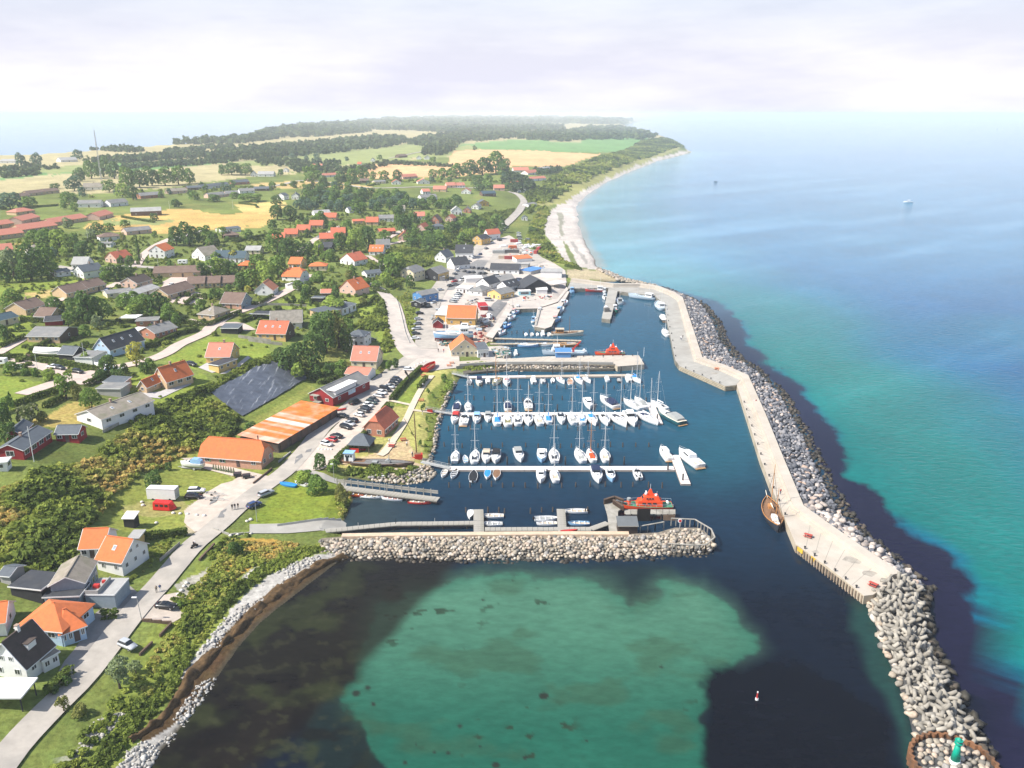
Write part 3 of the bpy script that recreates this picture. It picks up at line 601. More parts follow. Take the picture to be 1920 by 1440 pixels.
for pts_,k in(((1274,686),(1360,724)),3),(((1360,724),(1380,722)),3):
 a0=at(*pts_[0],2.1);a1=at(*pts_[1],2.1);d=a1-a0;n_=Vector((-d.y,d.x,0)).normalized();n_=-n_ if n_.y>0 else n_
 for j in range(k):
  q=(a0+a1)/2;under(MB().box((q.x+n_.x*0.1,q.y+n_.y*0.1,1.75-0.6*j),(d.length,0.2,0.28),math.atan2(d.y,d.x)).build('fender_beam',mat('fender_timber',(0.42,0.36,0.26),0.9,0.2,0.6)),mole)
quay=thing('harbour_quay',tuple(at(1000,560,0)),0,'pale stone quay with a stub pier between the fishing boats and the small inner basin','quay')
for p in([(910,630),(930,606),(952,572),(964,573),(944,605),(924,634)],[(954,570),(1045,560),(1062,538),(1066,541),(1062,548),(1046,568),(1012,578),(968,579)],[(1008,578),(1046,566),(1062,546),(1068,546),(1034,612),(1022,616),(1002,612)]):
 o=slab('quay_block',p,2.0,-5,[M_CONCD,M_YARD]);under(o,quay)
a=at(1007,577,2.2).xy;c=at(1001,612,2.2).xy
wall_strip('quay_kerb',[(1013,575),(1003,611)],0.8,1.9,2.4,M_CONC,quay)
fp=thing('fishing_pier',tuple(at(1140,565,0)),0,'dark grey concrete pier jutting into the outer basin with a bare lamp hut on it','pier')
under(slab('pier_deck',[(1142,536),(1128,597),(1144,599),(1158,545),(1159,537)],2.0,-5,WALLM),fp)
wall_strip('pier_kerb',[(1156,546),(1143,598)],0.7,1.9,2.3,M_CONC,fp)
p=at(1137,584,2.0);under(MB().box((p.x,p.y,3.0),(2.6,2.6,2.0),0.2).build('pier_shed',mat('grey_boards',(0.16,0.15,0.14),0.9)),fp);under(MB().ball((p.x,p.y+2.5,3.2),1.4).build('white_tank',mat('white_paint',(0.78,0.78,0.77),0.5,0.06,0.8)),fp)
mm_=thing('stone_mole',tuple(at(1040,685,0)),0,'straight stone mole with a concrete road and pale rock slope above the yacht pontoons','mole')
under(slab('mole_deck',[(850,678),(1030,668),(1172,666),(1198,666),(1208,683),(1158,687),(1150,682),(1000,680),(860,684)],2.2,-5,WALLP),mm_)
under(slab('mole_core',[(860,683),(1150,680),(1157,688),(1150,692),(1060,694),(960,692),(870,700)],0.9,-5,[mat('dark_rubble',(0.10,0.09,0.07),0.95,0.4,0.7)]*2),mm_)
wall_strip('mole_parapet',[(1150,684),(1080,683),(1000,683),(930,683),(862,687)][::-1],0.8,2.2,3.2,M_CONC,mm_,2.2)
JM=mat('joint_tar',(0.26,0.24,0.205),0.95,0.2);BOLM=mat('bollard_iron',(0.03,0.03,0.032),0.6,0.2)
def joints(root,A,B,n,z,w=0.10,m=JM):
 """joints across a deck between two edges given in pixels at height z"""
 def pts(L):return[at(u,v,z)for u,v in L]
 def along(P,f):
  d=[0]
  for a,c in zip(P[:-1],P[1:]):d.append(d[-1]+(c-a).length)
  t_=f*d[-1]
  for i in range(len(P)-1):
   if t_<=d[i+1]:return P[i].lerp(P[i+1],(t_-d[i])/(d[i+1]-d[i]+1e-9))
  return P[-1]
 PA,PB=pts(A),pts(B)
 for i in range(1,n):
  a,c=along(PA,i/n),along(PB,i/n);d=c-a;q=(a+c)/2
  under(MB().box((q.x,q.y,z+0.004),(d.length*0.97,w,0.008),math.atan2(d.y,d.x)).build('joint',m),root)
joints(mole,[(1247,573),(1251,604),(1256,625),(1261,652),(1266,675)],[(1269,563),(1280,600),(1288,627),(1296,655),(1302,676)],12,2.1)
joints(mole,[(1274,687),(1360,723)],[(1310,679),(1388,708)],9,2.1);joints(mole,[(1390,748),(1426,860),(1452,927),(1475,979)],[(1412,772),(1445,862),(1466,908),(1486,955)],26,2.1)
joints(mole,[(1494,1021),(1560,1069),(1615,1112)],[(1500,962),(1590,1030),(1664,1083)],7,2.1);joints(mole,[(1075,539),(1142,539),(1228,554)],[(1075,530),(1150,538),(1228,543)],14,2.1)
joints(mm_,[(870,684),(1000,681),(1150,683)],[(870,678),(1030,668),(1198,667)],20,2.2)
bol=MB().tube((0,0,0),(0,0,0.45),0.16,0.16,8).tube((0,0,0.45),(0,0,0.62),0.27,0.27,8).mesh('bollard',BOLM)
def bollards(pts,n,z,lab):
 P=[at(u,v,z)for u,v in pts];d=[0]
 for a,c in zip(P[:-1],P[1:]):d.append(d[-1]+(c-a).length)
 for i in range(n):
  t_=(i+0.5)/n*d[-1];k=max(j for j in range(len(P)-1)if d[j]<=t_);q=P[k].lerp(P[k+1],(t_-d[k])/(d[k+1]-d[k]));tag(obj('bollard',bol,None,q),'%s, %s along it'%(lab,'first second third fourth fifth sixth seventh eighth ninth tenth eleventh twelfth'.split()[i]),'bollard','mooring bollards')
bollards([(1250,576),(1254,606),(1259,626),(1268,676)],8,2.1,'black bollard on the wide part of the breakwater quay');bollards([(1278,687),(1358,722)],5,2.1,'black bollard on the bend of the breakwater quay');bollards([(1393,748),(1429,860),(1455,927),(1478,979)],12,2.1,'black bollard on the long narrow breakwater quay');bollards([(1500,1022),(1562,1068),(1616,1110)],6,2.1,'black bollard on the end platform of the breakwater');bollards([(1066,669),(1195,667)],7,2.2,'black bollard on the edge of the stone mole');bollards([(1070,541),(1135,542)],5,2.1,'black bollard on the northern quay')
STN=mat('dark_stain',(0.33,0.30,0.255),0.95,0.25,0.6)
for u,v,r_ in[(1575,1015,1.6),(1600,1050,2.4),(1548,1000,1.2),(1630,1075,1.8),(1530,1035,1.1),(1340,700,1.8),(1290,640,2.0),(1275,600,1.6),(1430,830,0.9),(1405,770,0.8),(1459,920,0.8)]:
 p=at(u,v,2.1);under(MB().prism([(p.x+r_*RU(0.6,1.2)*cos(a*0.52),p.y+r_*0.7*RU(0.6,1.2)*sin(a*0.52))for a in range(12)],2.0,2.1055).build('stain',STN),mole)
# ------------------------------------------------------------------ rocks
def hull_mesh(name,pts,m,smooth):
 bm_=bmesh.new();vs=[bm_.verts.new(p)for p in pts];r_=bmesh.ops.convex_hull(bm_,input=vs)
 bmesh.ops.delete(bm_,geom=[e for e in r_['geom_interior']if isinstance(e,bmesh.types.BMVert)],context='VERTS')
 bmesh.ops.triangulate(bm_,faces=bm_.faces)
 me=bpy.data.meshes.new(name);bm_.to_mesh(me);bm_.free();me.materials.append(m)
 if smooth:me.polygons.foreach_set('use_smooth',[True]*len(me.polygons))
 return me
def rock_pts(n,e=(1,1,0.75),rough=0.18):
 out_=[]
 for i in range(n):
  z=1-2*(i+0.5)/n;a=i*2.39996;r_=math.sqrt(1-z*z);k=1+RU(-rough,rough)
  out_.append((r_*cos(a)*e[0]*k,r_*sin(a)*e[1]*k,z*e[2]*k))
 return out_
ROUND=[rock_pts(16,(1,RU(0.75,1),RU(0.6,0.8)),0.12)for _ in range(5)]
SHARP=[rock_pts(10,(1,RU(0.6,1),RU(0.55,0.85)),0.28)for _ in range(6)]
TET=[]
def tetrapod(m):
 b=MB()
 for d in((0,0,1),(0.943,0,-0.333),(-0.471,0.816,-0.333),(-0.471,-0.816,-0.333)):
  d=Vector(d);b.tube(d*0.0,d*1.12,0.275,0.205,8)
 return b.mesh('tetrapod',m,True)
def rotm():
 q=Vector(RNG.normal(size=4));q=q/math.sqrt(sum(c*c for c in q));from mathutils import Quaternion
 return Quaternion(q).to_matrix()
def place_rocks(root,name,protos_pts,spots,m_obj,m_att,nmax=300,smooth=False,stuff='rock_fill',free_rot=False):
 """spots: (x, y, z, size); the nearest nmax become objects of their own, the rest one joined part"""
 spots=sorted(spots,key=lambda s_:s_[0]**2+s_[1]**2)
 pm=[hull_mesh(name,p,m_obj,smooth)for p in protos_pts]
 for i,(x,y,z,s_)in enumerate(spots[:nmax]):
  o=bpy.data.objects.new(name,pm[i%len(pm)]);COL.objects.link(o)
  o.location=(x,y,z);o.scale=(s_*RU(0.85,1.15),s_*RU(0.8,1.1),s_*RU(0.85,1.1));o.rotation_euler=(RU(-0.4,0.4),RU(-0.4,0.4),RU(0,6.28))
  under(o,root)
 rest=spots[nmax:]
 if rest:
  PV=[np.array([tuple(v.co)for v in q.vertices])for q in pm];PF=[np.array([tuple(f.vertices)for f in q.polygons])for q in pm]
  VV=[];FF=[];AA=[];off=0
  for i,(x,y,z,s_)in enumerate(rest):
   k=i%len(pm);a=RU(0,6.28);c,sn=cos(a),sin(a)
   v=PV[k]*s_*RNG.uniform(0.8,1.2,3);v=np.c_[v[:,0]*c-v[:,1]*sn,v[:,0]*sn+v[:,1]*c,v[:,2]+v[:,0]*RU(-0.3,0.3)]+(x,y,z)
   VV.append(v);FF.append(PF[k]+off);off+=len(v);AA.append(np.full(len(PF[k]),RN()))
  o=obj(stuff,npmesh(stuff,np.concatenate(VV),np.concatenate(FF),m_att,[('rnd','FLOAT','FACE',np.concatenate(AA))],smooth=smooth));o['kind']='stuff';under(o,root)
def scatter_poly(P,spacing,jit=0.35):
 xs=[p[0]for p in P];ys=[p[1]for p in P];out_=[]
 gx,gy=np.meshgrid(np.arange(min(xs),max(xs),spacing),np.arange(min(ys),max(ys),spacing*0.87))
 gx=gx+(np.arange(gx.shape[0])%2)[:,None]*spacing/2+RNG.uniform(-jit,jit,gx.shape)*spacing;gy=gy+RNG.uniform(-jit,jit,gy.shape)*spacing
 m_=inpoly(gx,gy,P);return gx[m_],gy[m_]
GREYS=[(0,(0.07,0.073,0.085)),(0.3,(0.13,0.135,0.15)),(0.6,(0.20,0.20,0.215)),(0.82,(0.29,0.28,0.28)),(0.93,(0.50,0.42,0.36)),(1.0,(0.34,0.23,0.17))]
WARMS=[(0,(0.145,0.140,0.128)),(0.25,(0.289,0.255,0.204)),(0.5,(0.391,0.332,0.255)),(0.75,(0.399,0.315,0.246)),(0.9,(0.476,0.433,0.374)),(1.0,(0.204,0.196,0.187))]
def two(nm,st):return ramp_mat(nm+'_single',st,'object'),ramp_mat(nm+'_fill',st,'attr')
G1,G2=two('grey_armour_rock',GREYS);W1,W2=two('beige_boulder',WARMS)
D1=ramp_mat('wet_dark_rock',[(0,(0.025,0.022,0.018)),(0.6,(0.05,0.045,0.035)),(1,(0.10,0.08,0.06))],'attr',0.6)
WEDGE=[(1228,538),(1262,548),(1278,557),(1296,612),(1313,668),(1352,684),(1398,702),(1432,775),(1464,858),(1502,949),(1560,990),(1620,1035),(1684,1082)]
WATER=[(1240,538),(1282,552),(1320,570),(1350,608),(1360,640),(1385,670),(1425,695),(1475,743),(1512,810),(1540,870),(1570,928),(1590,963),(1620,996),(1660,1025),(1712,1070),(1752,1108)]
wi=[tuple(at(u,v,2.6))[:2]for u,v in WEDGE];wo_=[tuple(at(u,v,0))[:2]for u,v in WATER]
P=wi+wo_[::-1]
bb=MB();n1_=40
def resample(L,n):
 L=np.array(L);d=np.r_[0,np.cumsum(np.hypot(*np.diff(L,axis=0).T))];t_=np.linspace(0,d[-1],n);return np.c_[np.interp(t_,d,L[:,0]),np.interp(t_,d,L[:,1])]
A_=resample(wi,n1_);B_=resample(wo_,n1_)
bb.loft([[(a[0],a[1],-4),(a[0],a[1],2.0),(b_[0],b_[1],-0.6),(b_[0]+2,b_[1],-4)]for a,b_ in zip(A_,B_)],close=False)
under(bb.build('rubble_core',mat('rubble',(0.055,0.055,0.055),0.95,0.4,0.7)),mole)
x,y=scatter_poly(P,1.18);da=segdist(x,y,wi,False);db=segdist(x,y,wo_,False);f=da/(da+db+1e-6)
sp=[(x[i],y[i],2.7*(1-f[i])**0.9-0.25+RU(-0.15,0.35),random.choice((0.45,0.6,0.7,0.85,1.1)))for i in range(len(x))]
place_rocks(mole,'rock',SHARP,[s_ for s_,ff in zip(sp,f)if ff<0.8],G1,G2,300,False,'armour_rocks')
x2,y2=scatter_poly([tuple(p)for p in(A_*0.25+B_*0.75)]+[tuple(p)for p in(B_*1.0+(B_-A_)*0.10)][::-1],1.3)
place_rocks(mole,'wet_rock',SHARP,[(x2[i],y2[i],RU(-0.5,0.35),RU(0.6,1.0))for i in range(len(x2))],D1,D1,0,False,'wet_rocks')
x3,y3=scatter_poly([tuple(at(u,v,2.6))[:2]for u,v in[(1504,948),(1560,988),(1684,1080),(1700,1068),(1640,1020),(1580,972),(1530,930)]],1.9)
place_rocks(mole,'boulder',ROUND,[(x3[i],y3[i],2.1+RU(-0.4,0.3),RU(0.8,1.4))for i in range(len(x3))],ramp_mat('pale_pink_boulder',[(0,(0.25,0.22,0.20)),(0.5,(0.42,0.35,0.30)),(1,(0.5,0.44,0.39))]),W2,300,True)
TL=[(1640,1106),(1648,1150),(1660,1190),(1676,1225),(1692,1262),(1706,1300),(1718,1340),(1725,1375)];TR=[(1692,1080),(1725,1100),(1727,1145),(1735,1200),(1755,1250),(1778,1292),(1808,1335),(1832,1385)]
tl=[tuple(at(u,v,2.0))[:2]for u,v in TL];tr=[tuple(at(u,v,1.5))[:2]for u,v in TR]
A_=resample(tl,20);B_=resample(tr,20);bb=MB()
bb.loft([[(a[0]-1.6,a[1],-4),(a[0]-0.6,a[1],0.2),(a[0]*0.8+b_[0]*0.2,a[1]*0.8+b_[1]*0.2,1.7),(a[0]*0.3+b_[0]*0.7,a[1]*0.3+b_[1]*0.7,1.7),(b_[0]+1.5,b_[1],0.0),(b_[0]+4,b_[1],-4)]for a,b_ in zip(A_,B_)],close=False)
under(bb.build('rubble_core',MATS['rubble']),mole)
tetm=mat('tetrapod_concrete',(0.285,0.262,0.222),0.95,0.2,0.9,rnd=0.3)
tme=tetrapod(tetm)
x,y=scatter_poly(tl+tr[::-1],1.75,0.3);order=np.argsort(x*x+y*y)
for i in order[:300]:
 da=min(segdist(x[i:i+1],y[i:i+1],tl,False)[0],segdist(x[i:i+1],y[i:i+1],tr,False)[0])
 o=bpy.data.objects.new('tetrapod',tme);COL.objects.link(o);o.rotation_euler=rotm().to_euler()
 o.location=(x[i],y[i],0.9+1.5*min(1,da/4)+RU(0,0.9));k=RU(1.4,1.7);o.scale=(k,k,k);under(o,mole)
P=[tuple(at(u,v,0.4))[:2]for u,v in[(1620,1118),(1633,1150),(1644,1190),(1659,1225),(1673,1262),(1690,1300),(1702,1345),(1708,1380),(1730,1380),(1718,1330),(1704,1285),(1690,1240),(1673,1195),(1660,1150),(1650,1112)]]
x,y=scatter_poly(P,1.25);place_rocks(mole,'boulder',ROUND,[(x[i],y[i],RU(0.1,0.9),RU(0.65,1.05))for i in range(len(x))],W1,W2,300,True)
P=[tuple(at(u,v,0))[:2]for u,v in[(1722,1082),(1750,1108),(1742,1145),(1756,1200),(1776,1250),(1800,1290),(1830,1345),(1858,1400),(1870,1450),(1842,1450),(1836,1390),(1808,1340),(1776,1292),(1752,1250),(1732,1200),(1724,1145)]]
x,y=scatter_poly(P,1.35);place_rocks(mole,'wet_rock',SHARP,[(x[i],y[i],RU(-0.35,0.9),RU(0.7,1.2))for i in range(len(x))],D1,D1,0,False,'wet_rocks')
hc=at(1790,1430,2.0);hr=0.5*(at(1868,1430,2.0)-at(1712,1430,2.0)).length
head=thing('mole_head',(hc.x,hc.y,0),0,'round rock-filled mole head ringed with rusty sheet piling','mole head')
bb=MB();nn=64
for k in range(nn): # corrugated sheet piling
 pass
ring=lambda r_,z:[((r_+(0.16 if(i//2)%2 else-0.16))*cos(2*pi*i/128),(r_+(0.16 if(i//2)%2 else-0.16))*sin(2*pi*i/128),z)for i in range(128)]
MB().loft([ring(hr,-4),ring(hr,2.3),ring(hr-0.45,2.3),ring(hr-0.45,0)]).to('sheet_piling',mat('rust_piling',(0.20,0.095,0.045),0.9,0.35,0.8,dirt=(0.07,0.05,0.035),dirt_amt=0.8),head)
MB().prism([((hr-0.5)*cos(2*pi*i/32),(hr-0.5)*sin(2*pi*i/32))for i in range(32)],-3,1.5).to('stone_bed',MATS['rubble'],head)
x,y=scatter_poly([((hr-1.0)*cos(2*pi*i/32)+hc.x,(hr-1.0)*sin(2*pi*i/32)+hc.y)for i in range(32)],1.12,0.25)
place_rocks(head,'boulder',ROUND,[(x[i],y[i],1.65+RU(-0.2,0.2),RU(0.5,0.8))for i in range(len(x))],W1,W2,300,True)
bp_=at(1791,1424,2.2);GRN=mat('green_beacon_paint',(0.0,0.30,0.20),0.5,0.12,1.0)
be=thing('beacon_tower',(bp_.x,bp_.y,2.0),0,'green conical harbour beacon standing on the round rock head','beacon')
be.scale=(0.85,0.85,0.85)
MB().tube((0,0,-0.6),(0,0,0.25),1.05,0.95,16).to('base',MATS['white_paint'],be)
obj('tower',MB().tube((0,0,0.25),(0,0,3.9),0.85,0.42,16).mesh('tower',GRN,True),be)
MB().tube((0,0,3.9),(0,0,4.05),0.72,0.72,16).tube((0,0,4.62),(0,0,4.68),0.7,0.7,16).to('gallery',GRN,be)
MB().tube((0,0,4.05),(0,0,4.85),0.34,0.34,10).to('lantern',mat('lantern_glass',(0.15,0.35,0.30),0.2,0.1),be)
MB().tube((0,0,4.85),(0,0,5.25),0.42,0.05,10).to('lantern_cap',GRN,be)
MB().box((0,-0.83,1.1),(0.6,0.1,1.5),0,0,0.12).to('door',mat('dark_green_door',(0.0,0.16,0.11),0.6),be)
sb=thing('boulder_breakwater',tuple(at(1000,1030,0)),0,'beige boulder breakwater with a plank walkway edge beside the rescue boat berth','breakwater')
CR=[(600,1012),(650,1008),(760,1006),(900,1005),(1040,1004),(1180,1004),(1240,1001),(1262,992),(1318,992),(1338,1016),(1336,1026)]
WT=[(600,1052),(650,1046),(760,1048),(900,1050),(1040,1049),(1180,1046),(1250,1042),(1262,1036),(1300,1040),(1326,1038),(1340,1028)]
cr_=[tuple(at(u,v,2.0))[:2]for u,v in CR];wt_=[tuple(at(u,v,0))[:2]for u,v in WT]
A_=resample(cr_,40);B_=resample(wt_,40);bb=MB()
bb.loft([[(a[0],a[1]+1.5,-4),(a[0],a[1]+1.5,1.6),(a[0]*0.6+b_[0]*0.4,a[1]*0.6+b_[1]*0.4,1.5),(b_[0],b_[1],-0.4),(b_[0],b_[1]-2,-4)]for a,b_ in zip(A_,B_)],close=False)
under(bb.build('rubble_core',mat('pale_rubble',(0.20,0.17,0.13),0.95,0.4,0.7)),sb)
x,y=scatter_poly(cr_+wt_[::-1],0.9,0.3);da=segdist(x,y,cr_,False);db=segdist(x,y,wt_,False);f=da/(da+db+1e-6)
sp=[(x[i],y[i],1.75*(1-f[i]**2.2)-0.05+RU(-0.12,0.2),random.choice((0.36,0.44,0.5,0.62,0.74)))for i in range(len(x))]
place_rocks(sb,'boulder',ROUND,sp,W1,W2,300,True,'boulder_fill')
x,y=scatter_poly([tuple(p)for p in(A_*0.15+B_*0.85)]+[tuple(p)for p in(B_-(0,1.6))][::-1],1.1)
place_rocks(sb,'wet_rock',ROUND,[(x[i],y[i],RU(-0.5,0.15),RU(0.5,0.8))for i in range(len(x))],D1,D1,0,True,'wet_rocks')
wall_strip('crest_path',[(640,1007),(760,1005),(900,1004),(1040,1003),(1180,1003)],1.6,1.4,2.15,mat('sandy_concrete',(0.55,0.42,0.30),0.95,0.15,0.5),sb,2.0)
WOODG=mat('weathered_timber',(0.33,0.31,0.27),0.92,0.2,0.9,dirt=(0.2,0.19,0.15),dirt_amt=0.7);WOODD=mat('dark_timber',(0.055,0.045,0.038),0.92,0.3,0.9)
def fence_run(root,pts,z,hgt,m,name='pile',step=1.0,rail=True,wpost=0.22):
 P=[at(u,v,z)for u,v in pts]
 for a,c in zip(P[:-1],P[1:]):
  k=max(1,int((c-a).length/step))
  for j in range(k+1):
   q=a.lerp(c,j/k);under(MB().box((q.x,q.y,z+hgt/2),(wpost,wpost,hgt)).build(name,m),root)
  if rail:
   d=c-a;q=(a+c)/2;under(MB().box((q.x,q.y,z+hgt-0.06),(d.length,wpost*1.6,0.16),math.atan2(d.y,d.x)).build('rail',m),root)
fence_run(sb,[(1252,1034),(1300,1037),(1322,1036),(1339,1022),(1332,1006),(1302,988),(1258,986)],0.2,2.2,WOODG,'pile',1.0)
def shore_rocks(root,top,bot,zt,spacing,s0,s1,m1,m2,nmax=300,stuff='rock_fill',protos=ROUND):
 a_=[tuple(at(u,v,zt))[:2]for u,v in top];b2=[tuple(at(u,v,0))[:2]for u,v in bot]
 x,y=scatter_poly(a_+b2[::-1],spacing);da=segdist(x,y,a_,False);db=segdist(x,y,b2,False);f=da/(da+db+1e-6);h_=HV(x,y)
 place_rocks(root,'boulder',protos,[(x[i],y[i],max(h_[i]+0.15,zt*(1-f[i]))+RU(-0.15,0.25),RU(s0,s1))for i in range(len(x))],m1,m2,nmax,True,stuff)
shore_rocks(mm_,[(900,688),(960,685),(1060,683),(1150,681),(1157,684)],[(900,697),(960,696),(1060,697),(1150,694),(1158,690)],1.7,1.1,0.55,0.9,W1,W2)
rv=thing('rock_revetment',tuple(at(820,800,0)),0,'pale rock edging along the lawn beside the yacht pontoons','rock edging')
shore_rocks(rv,[(850,715),(835,745),(824,770),(816,800),(812,835),(800,866)],[(858,718),(843,745),(832,772),(824,802),(820,836),(810,870)],1.4,1.0,0.4,0.75,W1,W2)
rp_=thing('rock_revetment',tuple(at(780,895,0)),0,'pale rock point below the old boat by the lower pontoon bridge','rock edging')
shore_rocks(rp_,[(690,888),(730,884),(770,880),(800,872),(812,876)],[(695,903),(730,907),(765,909),(805,902),(818,886)],1.3,1.0,0.4,0.8,W1,W2)
nr_=thing('rock_revetment',tuple(at(1150,520,0)),0,'rough pale rocks between the beach and the root of the outer breakwater','rock edging')
shore_rocks(nr_,[(1118,505),(1140,515),(1160,526),(1220,535)],[(1122,502),(1150,512),(1175,523),(1236,536)],1.5,1.8,0.7,1.3,W1,W2)
PB=ramp_mat('white_shore_stone',[(0,(0.30,0.29,0.27)),(0.4,(0.32,0.30,0.27)),(1,(0.52,0.50,0.46))],'attr')
sp=[]
for poly,spc,a,c in[([(640,1026),(590,1042),(540,1060),(495,1090),(450,1126),(415,1168),(390,1198),(352,1248),(336,1280),(358,1272),(410,1215),(470,1150),(530,1100),(600,1055),(648,1038)],0.72,0.16,0.5),([(425,1234),(448,1246),(392,1312),(347,1372),(298,1438),(210,1465),(232,1412),(285,1378),(330,1342),(356,1300),(395,1256)],0.56,0.13,0.5),([(520,1050),(470,1064),(453,1085),(475,1092)],0.7,0.15,0.45),([(186,1338),(245,1336),(180,1394),(105,1455)],0.6,0.15,0.45),([(440,1225),(475,1195),(470,1225),(405,1320),(330,1410),(290,1440),(340,1372)],1.3,0.12,0.35)]:
 P=[G(u,v).xy for u,v in poly];x,y=scatter_poly([tuple(p)for p in P],spc,0.5);h_=HV(x,y);nz_=fbm(x/6,y/6,3)
 sp+=[(x[i],y[i],h_[i]+0.03,RU(a,c)*(1+nz_[i]))for i in range(len(x))if nz_[i]>(0.03 if spc==0.72 else-0.16)and h_[i]>-0.25]
hold=thing('shore_stones',(0,0,0));place_rocks(hold,'pebble',ROUND[:2]+SHARP[:2],sp,PB,PB,0,False,'shore_stones')
for ch in list(hold.children):ch.parent=None;ch['kind']='stuff'
bpy.data.objects.remove(hold)
def ridge(name,pts,w,h,m,kind):
 P=path_px(pts,0.8);X=[];Z=[]
 for i,p in enumerate(P):
  d=(P[min(i+1,len(P)-1)]-P[max(i-1,0)]).normalized();n_=Vector((-d.y,d.x));p=p+n_*2.2*float(fbm(np.array([i*0.11]),np.array([7.7]),3)[0]);ww=w(i)*(1+2.0*float(fbm(np.array([i*0.13]),np.array([3.3]),4)[0]))
  for j in range(11):q=p+n_*ww*(j/10-0.5);X.append((q.x,q.y));Z.append(max(0,1-(2*j/10-1)**2))
 X=np.array(X);Z=np.array(Z);nz_=1+3.5*fbm(X[:,0]/1.3,X[:,1]/1.3,4)
 zz=np.maximum(HV(X[:,0],X[:,1]),-0.1)+np.sqrt(Z)*h*np.clip(nz_,0.1,2)-0.05
 F=[(i*11+j,(i+1)*11+j,(i+1)*11+j+1,i*11+j+1)for i in range(len(P)-1)for j in range(10)]
 return tag(obj(name,npmesh(name,np.c_[X,zz],np.array(F)[:,::-1],m)),kind=kind)
ridge('seaweed_bank',[(646,1042),(605,1060),(560,1085),(515,1115),(470,1152),(440,1180),(400,1225),(370,1258),(345,1292),(325,1325),(280,1368),(245,1392)],lambda i:2.9-1.1*min(1,i/70),0.7,mat('brown_seaweed',(0.10,0.06,0.026),0.95,0.45,1.2),'stuff')
# ------------------------------------------------------------------ wooden piers and pontoons
M_PONT=mat('pontoon_deck',(0.70,0.62,0.57),0.9,0.07,0.5);M_PONTS=mat('pontoon_side',(0.30,0.26,0.23),0.9,0.2,0.5)
M_WHITE=MATS['white_paint'];GALV=mat('galvanised_steel',(0.42,0.42,0.40),0.6,0.12,0.8)
def deck_run(root,pts,w,z,planks=1.2,post=None,thick=0.25,m=WOODG,name='plank',zs=None,maxp=300):
 """a deck of separate crosswise boards along a line of pixels given at height z"""
 P=[at(u,v,(zs[i]if zs else z))for i,(u,v)in enumerate(pts)];n_=0
 for a,c in zip(P[:-1],P[1:]):
  L=(c-a).length;k=max(1,int(L/planks));d=(c-a).normalized();az=math.atan2(d.y,d.x);me=MB().box((0,0,0),(L/k-0.07,w,thick)).mesh(name,m)
  for j in range(k):
   q=a.lerp(c,(j+0.5)/k);o=obj(name,me);o.location=(q.x,q.y,q.z-thick/2+RU(-0.02,0.02));o.rotation_euler=(0,-math.asin(max(-1,min(1,d.z))),az);under(o,root)
  s_=Vector((-d.y,d.x,0)).normalized()
  for sg in(-1,1):
   q=(a+c)/2+s_*sg*(w/2-0.15);under(MB().box((0,0,0),(L,0.2,0.3)).build('beam',WOODD,None,False,(q.x,q.y,q.z-thick-0.17),az),root)
   if post:
    for j in range(int(L/post)+1):
     q=a.lerp(c,min(1,j*post/L))+s_*sg*(w/2-0.2);under(MB().tube((q.x,q.y,-3),(q.x,q.y,q.z-0.05),0.16,n=6).build('post',WOODD),root)
def pontoon(u0,v0,u1,v1,w,label,seg=12.0,m=M_PONT):
 a=at(u0,v0,0.6);c=at(u1,v1,0.6);d=c-a;L=d.length;az=math.atan2(d.y,d.x)
 t_=thing('pontoon',(a.x,a.y,0),az,label,'pontoon','floating pontoons of the yacht harbour');k=max(1,round(L/seg))
 me=MB().box((0,0,0.16),(L/k-0.08,w,0.8),mi=0).box((0,0,0.585),(L/k-0.08,w-0.14,0.05),mi=1).mesh('float',[M_PONTS,m])
 for j in range(k):obj('float',me,t_,((j+0.5)*L/k,0,0))
 return t_,L
pontoon(876,707,986,705.5,2.6,'short pale pontoon with boats at its near side, nearest the stone mole shore end')
pontoon(986,705.5,1187,703,2.6,'sandy pontoon in front of the stone mole, continuing outward from the pale one',m=mat('sandy_pontoon',(0.46,0.39,0.31),0.92,0.12,0.5))
pontoon(848,776,1208,775,2.7,'long white pontoon in the middle with sailboats on both sides')
pontoon(1219,755,1236,794,2.6,'white cross pontoon at the outer end of the middle pontoon')
pontoon(842,877.5,1264,877.5,2.8,'long white pontoon nearest the rescue boat berth')
pontoon(1265,853,1286,907,2.8,'white cross pontoon at the outer end of the near pontoon')
for(a,c,lb)in[((798,768),(850,776),'grey gangway bridging from the lawn to the middle pontoon'),((790,866),(844,878),'grey gangway bridging from the rock point to the near pontoon'),((848,700),(878,707),'grey gangway bridging to the pontoon beside the stone mole')]:
 p=at(*a,1.7);q=at(*c,0.75);t_=thing('gangway',(p.x,p.y,0),0,lb,'gangway');d=q-p;L=d.length;az=math.atan2(d.y,d.x)
 o=MB().box((L/2,0,0),(L,1.5,0.15)).build('walkway',GALV,None,False,tuple(p));o.rotation_euler=(0,-math.asin(d.z/L),az);under(o,t_)
 for sg in(-0.72,0.72):
  b=MB().box((L/2,sg,0.95),(L,0.07,0.07)).box((L/2,sg,0.5),(L,0.05,0.05))
  for j in range(int(L/2)+1):b.box((j*2.0,sg,0.47),(0.06,0.06,1.0))
  o=b.build('railing',GALV,None,False,tuple(p));o.rotation_euler=(0,-math.asin(d.z/L),az);under(o,t_)
wp=thing('timber_pier',tuple(at(742,983,0)),0,'long grey timber walkway on posts with two finger piers beside the boulder breakwater','pier')
deck_run(wp,[(560,1000),(600,996),(742,982),(890,980)],2.0,1.3,1.3,6.0);deck_run(wp,[(909,992),(1108,991.5),(1140,980)],2.0,1.3,1.3,6.0)
deck_run(wp,[(898,1003),(897,955)],2.6,1.3,1.0,4.0);deck_run(wp,[(1055,1002),(1051.5,954)],2.2,1.3,1.0,4.0)
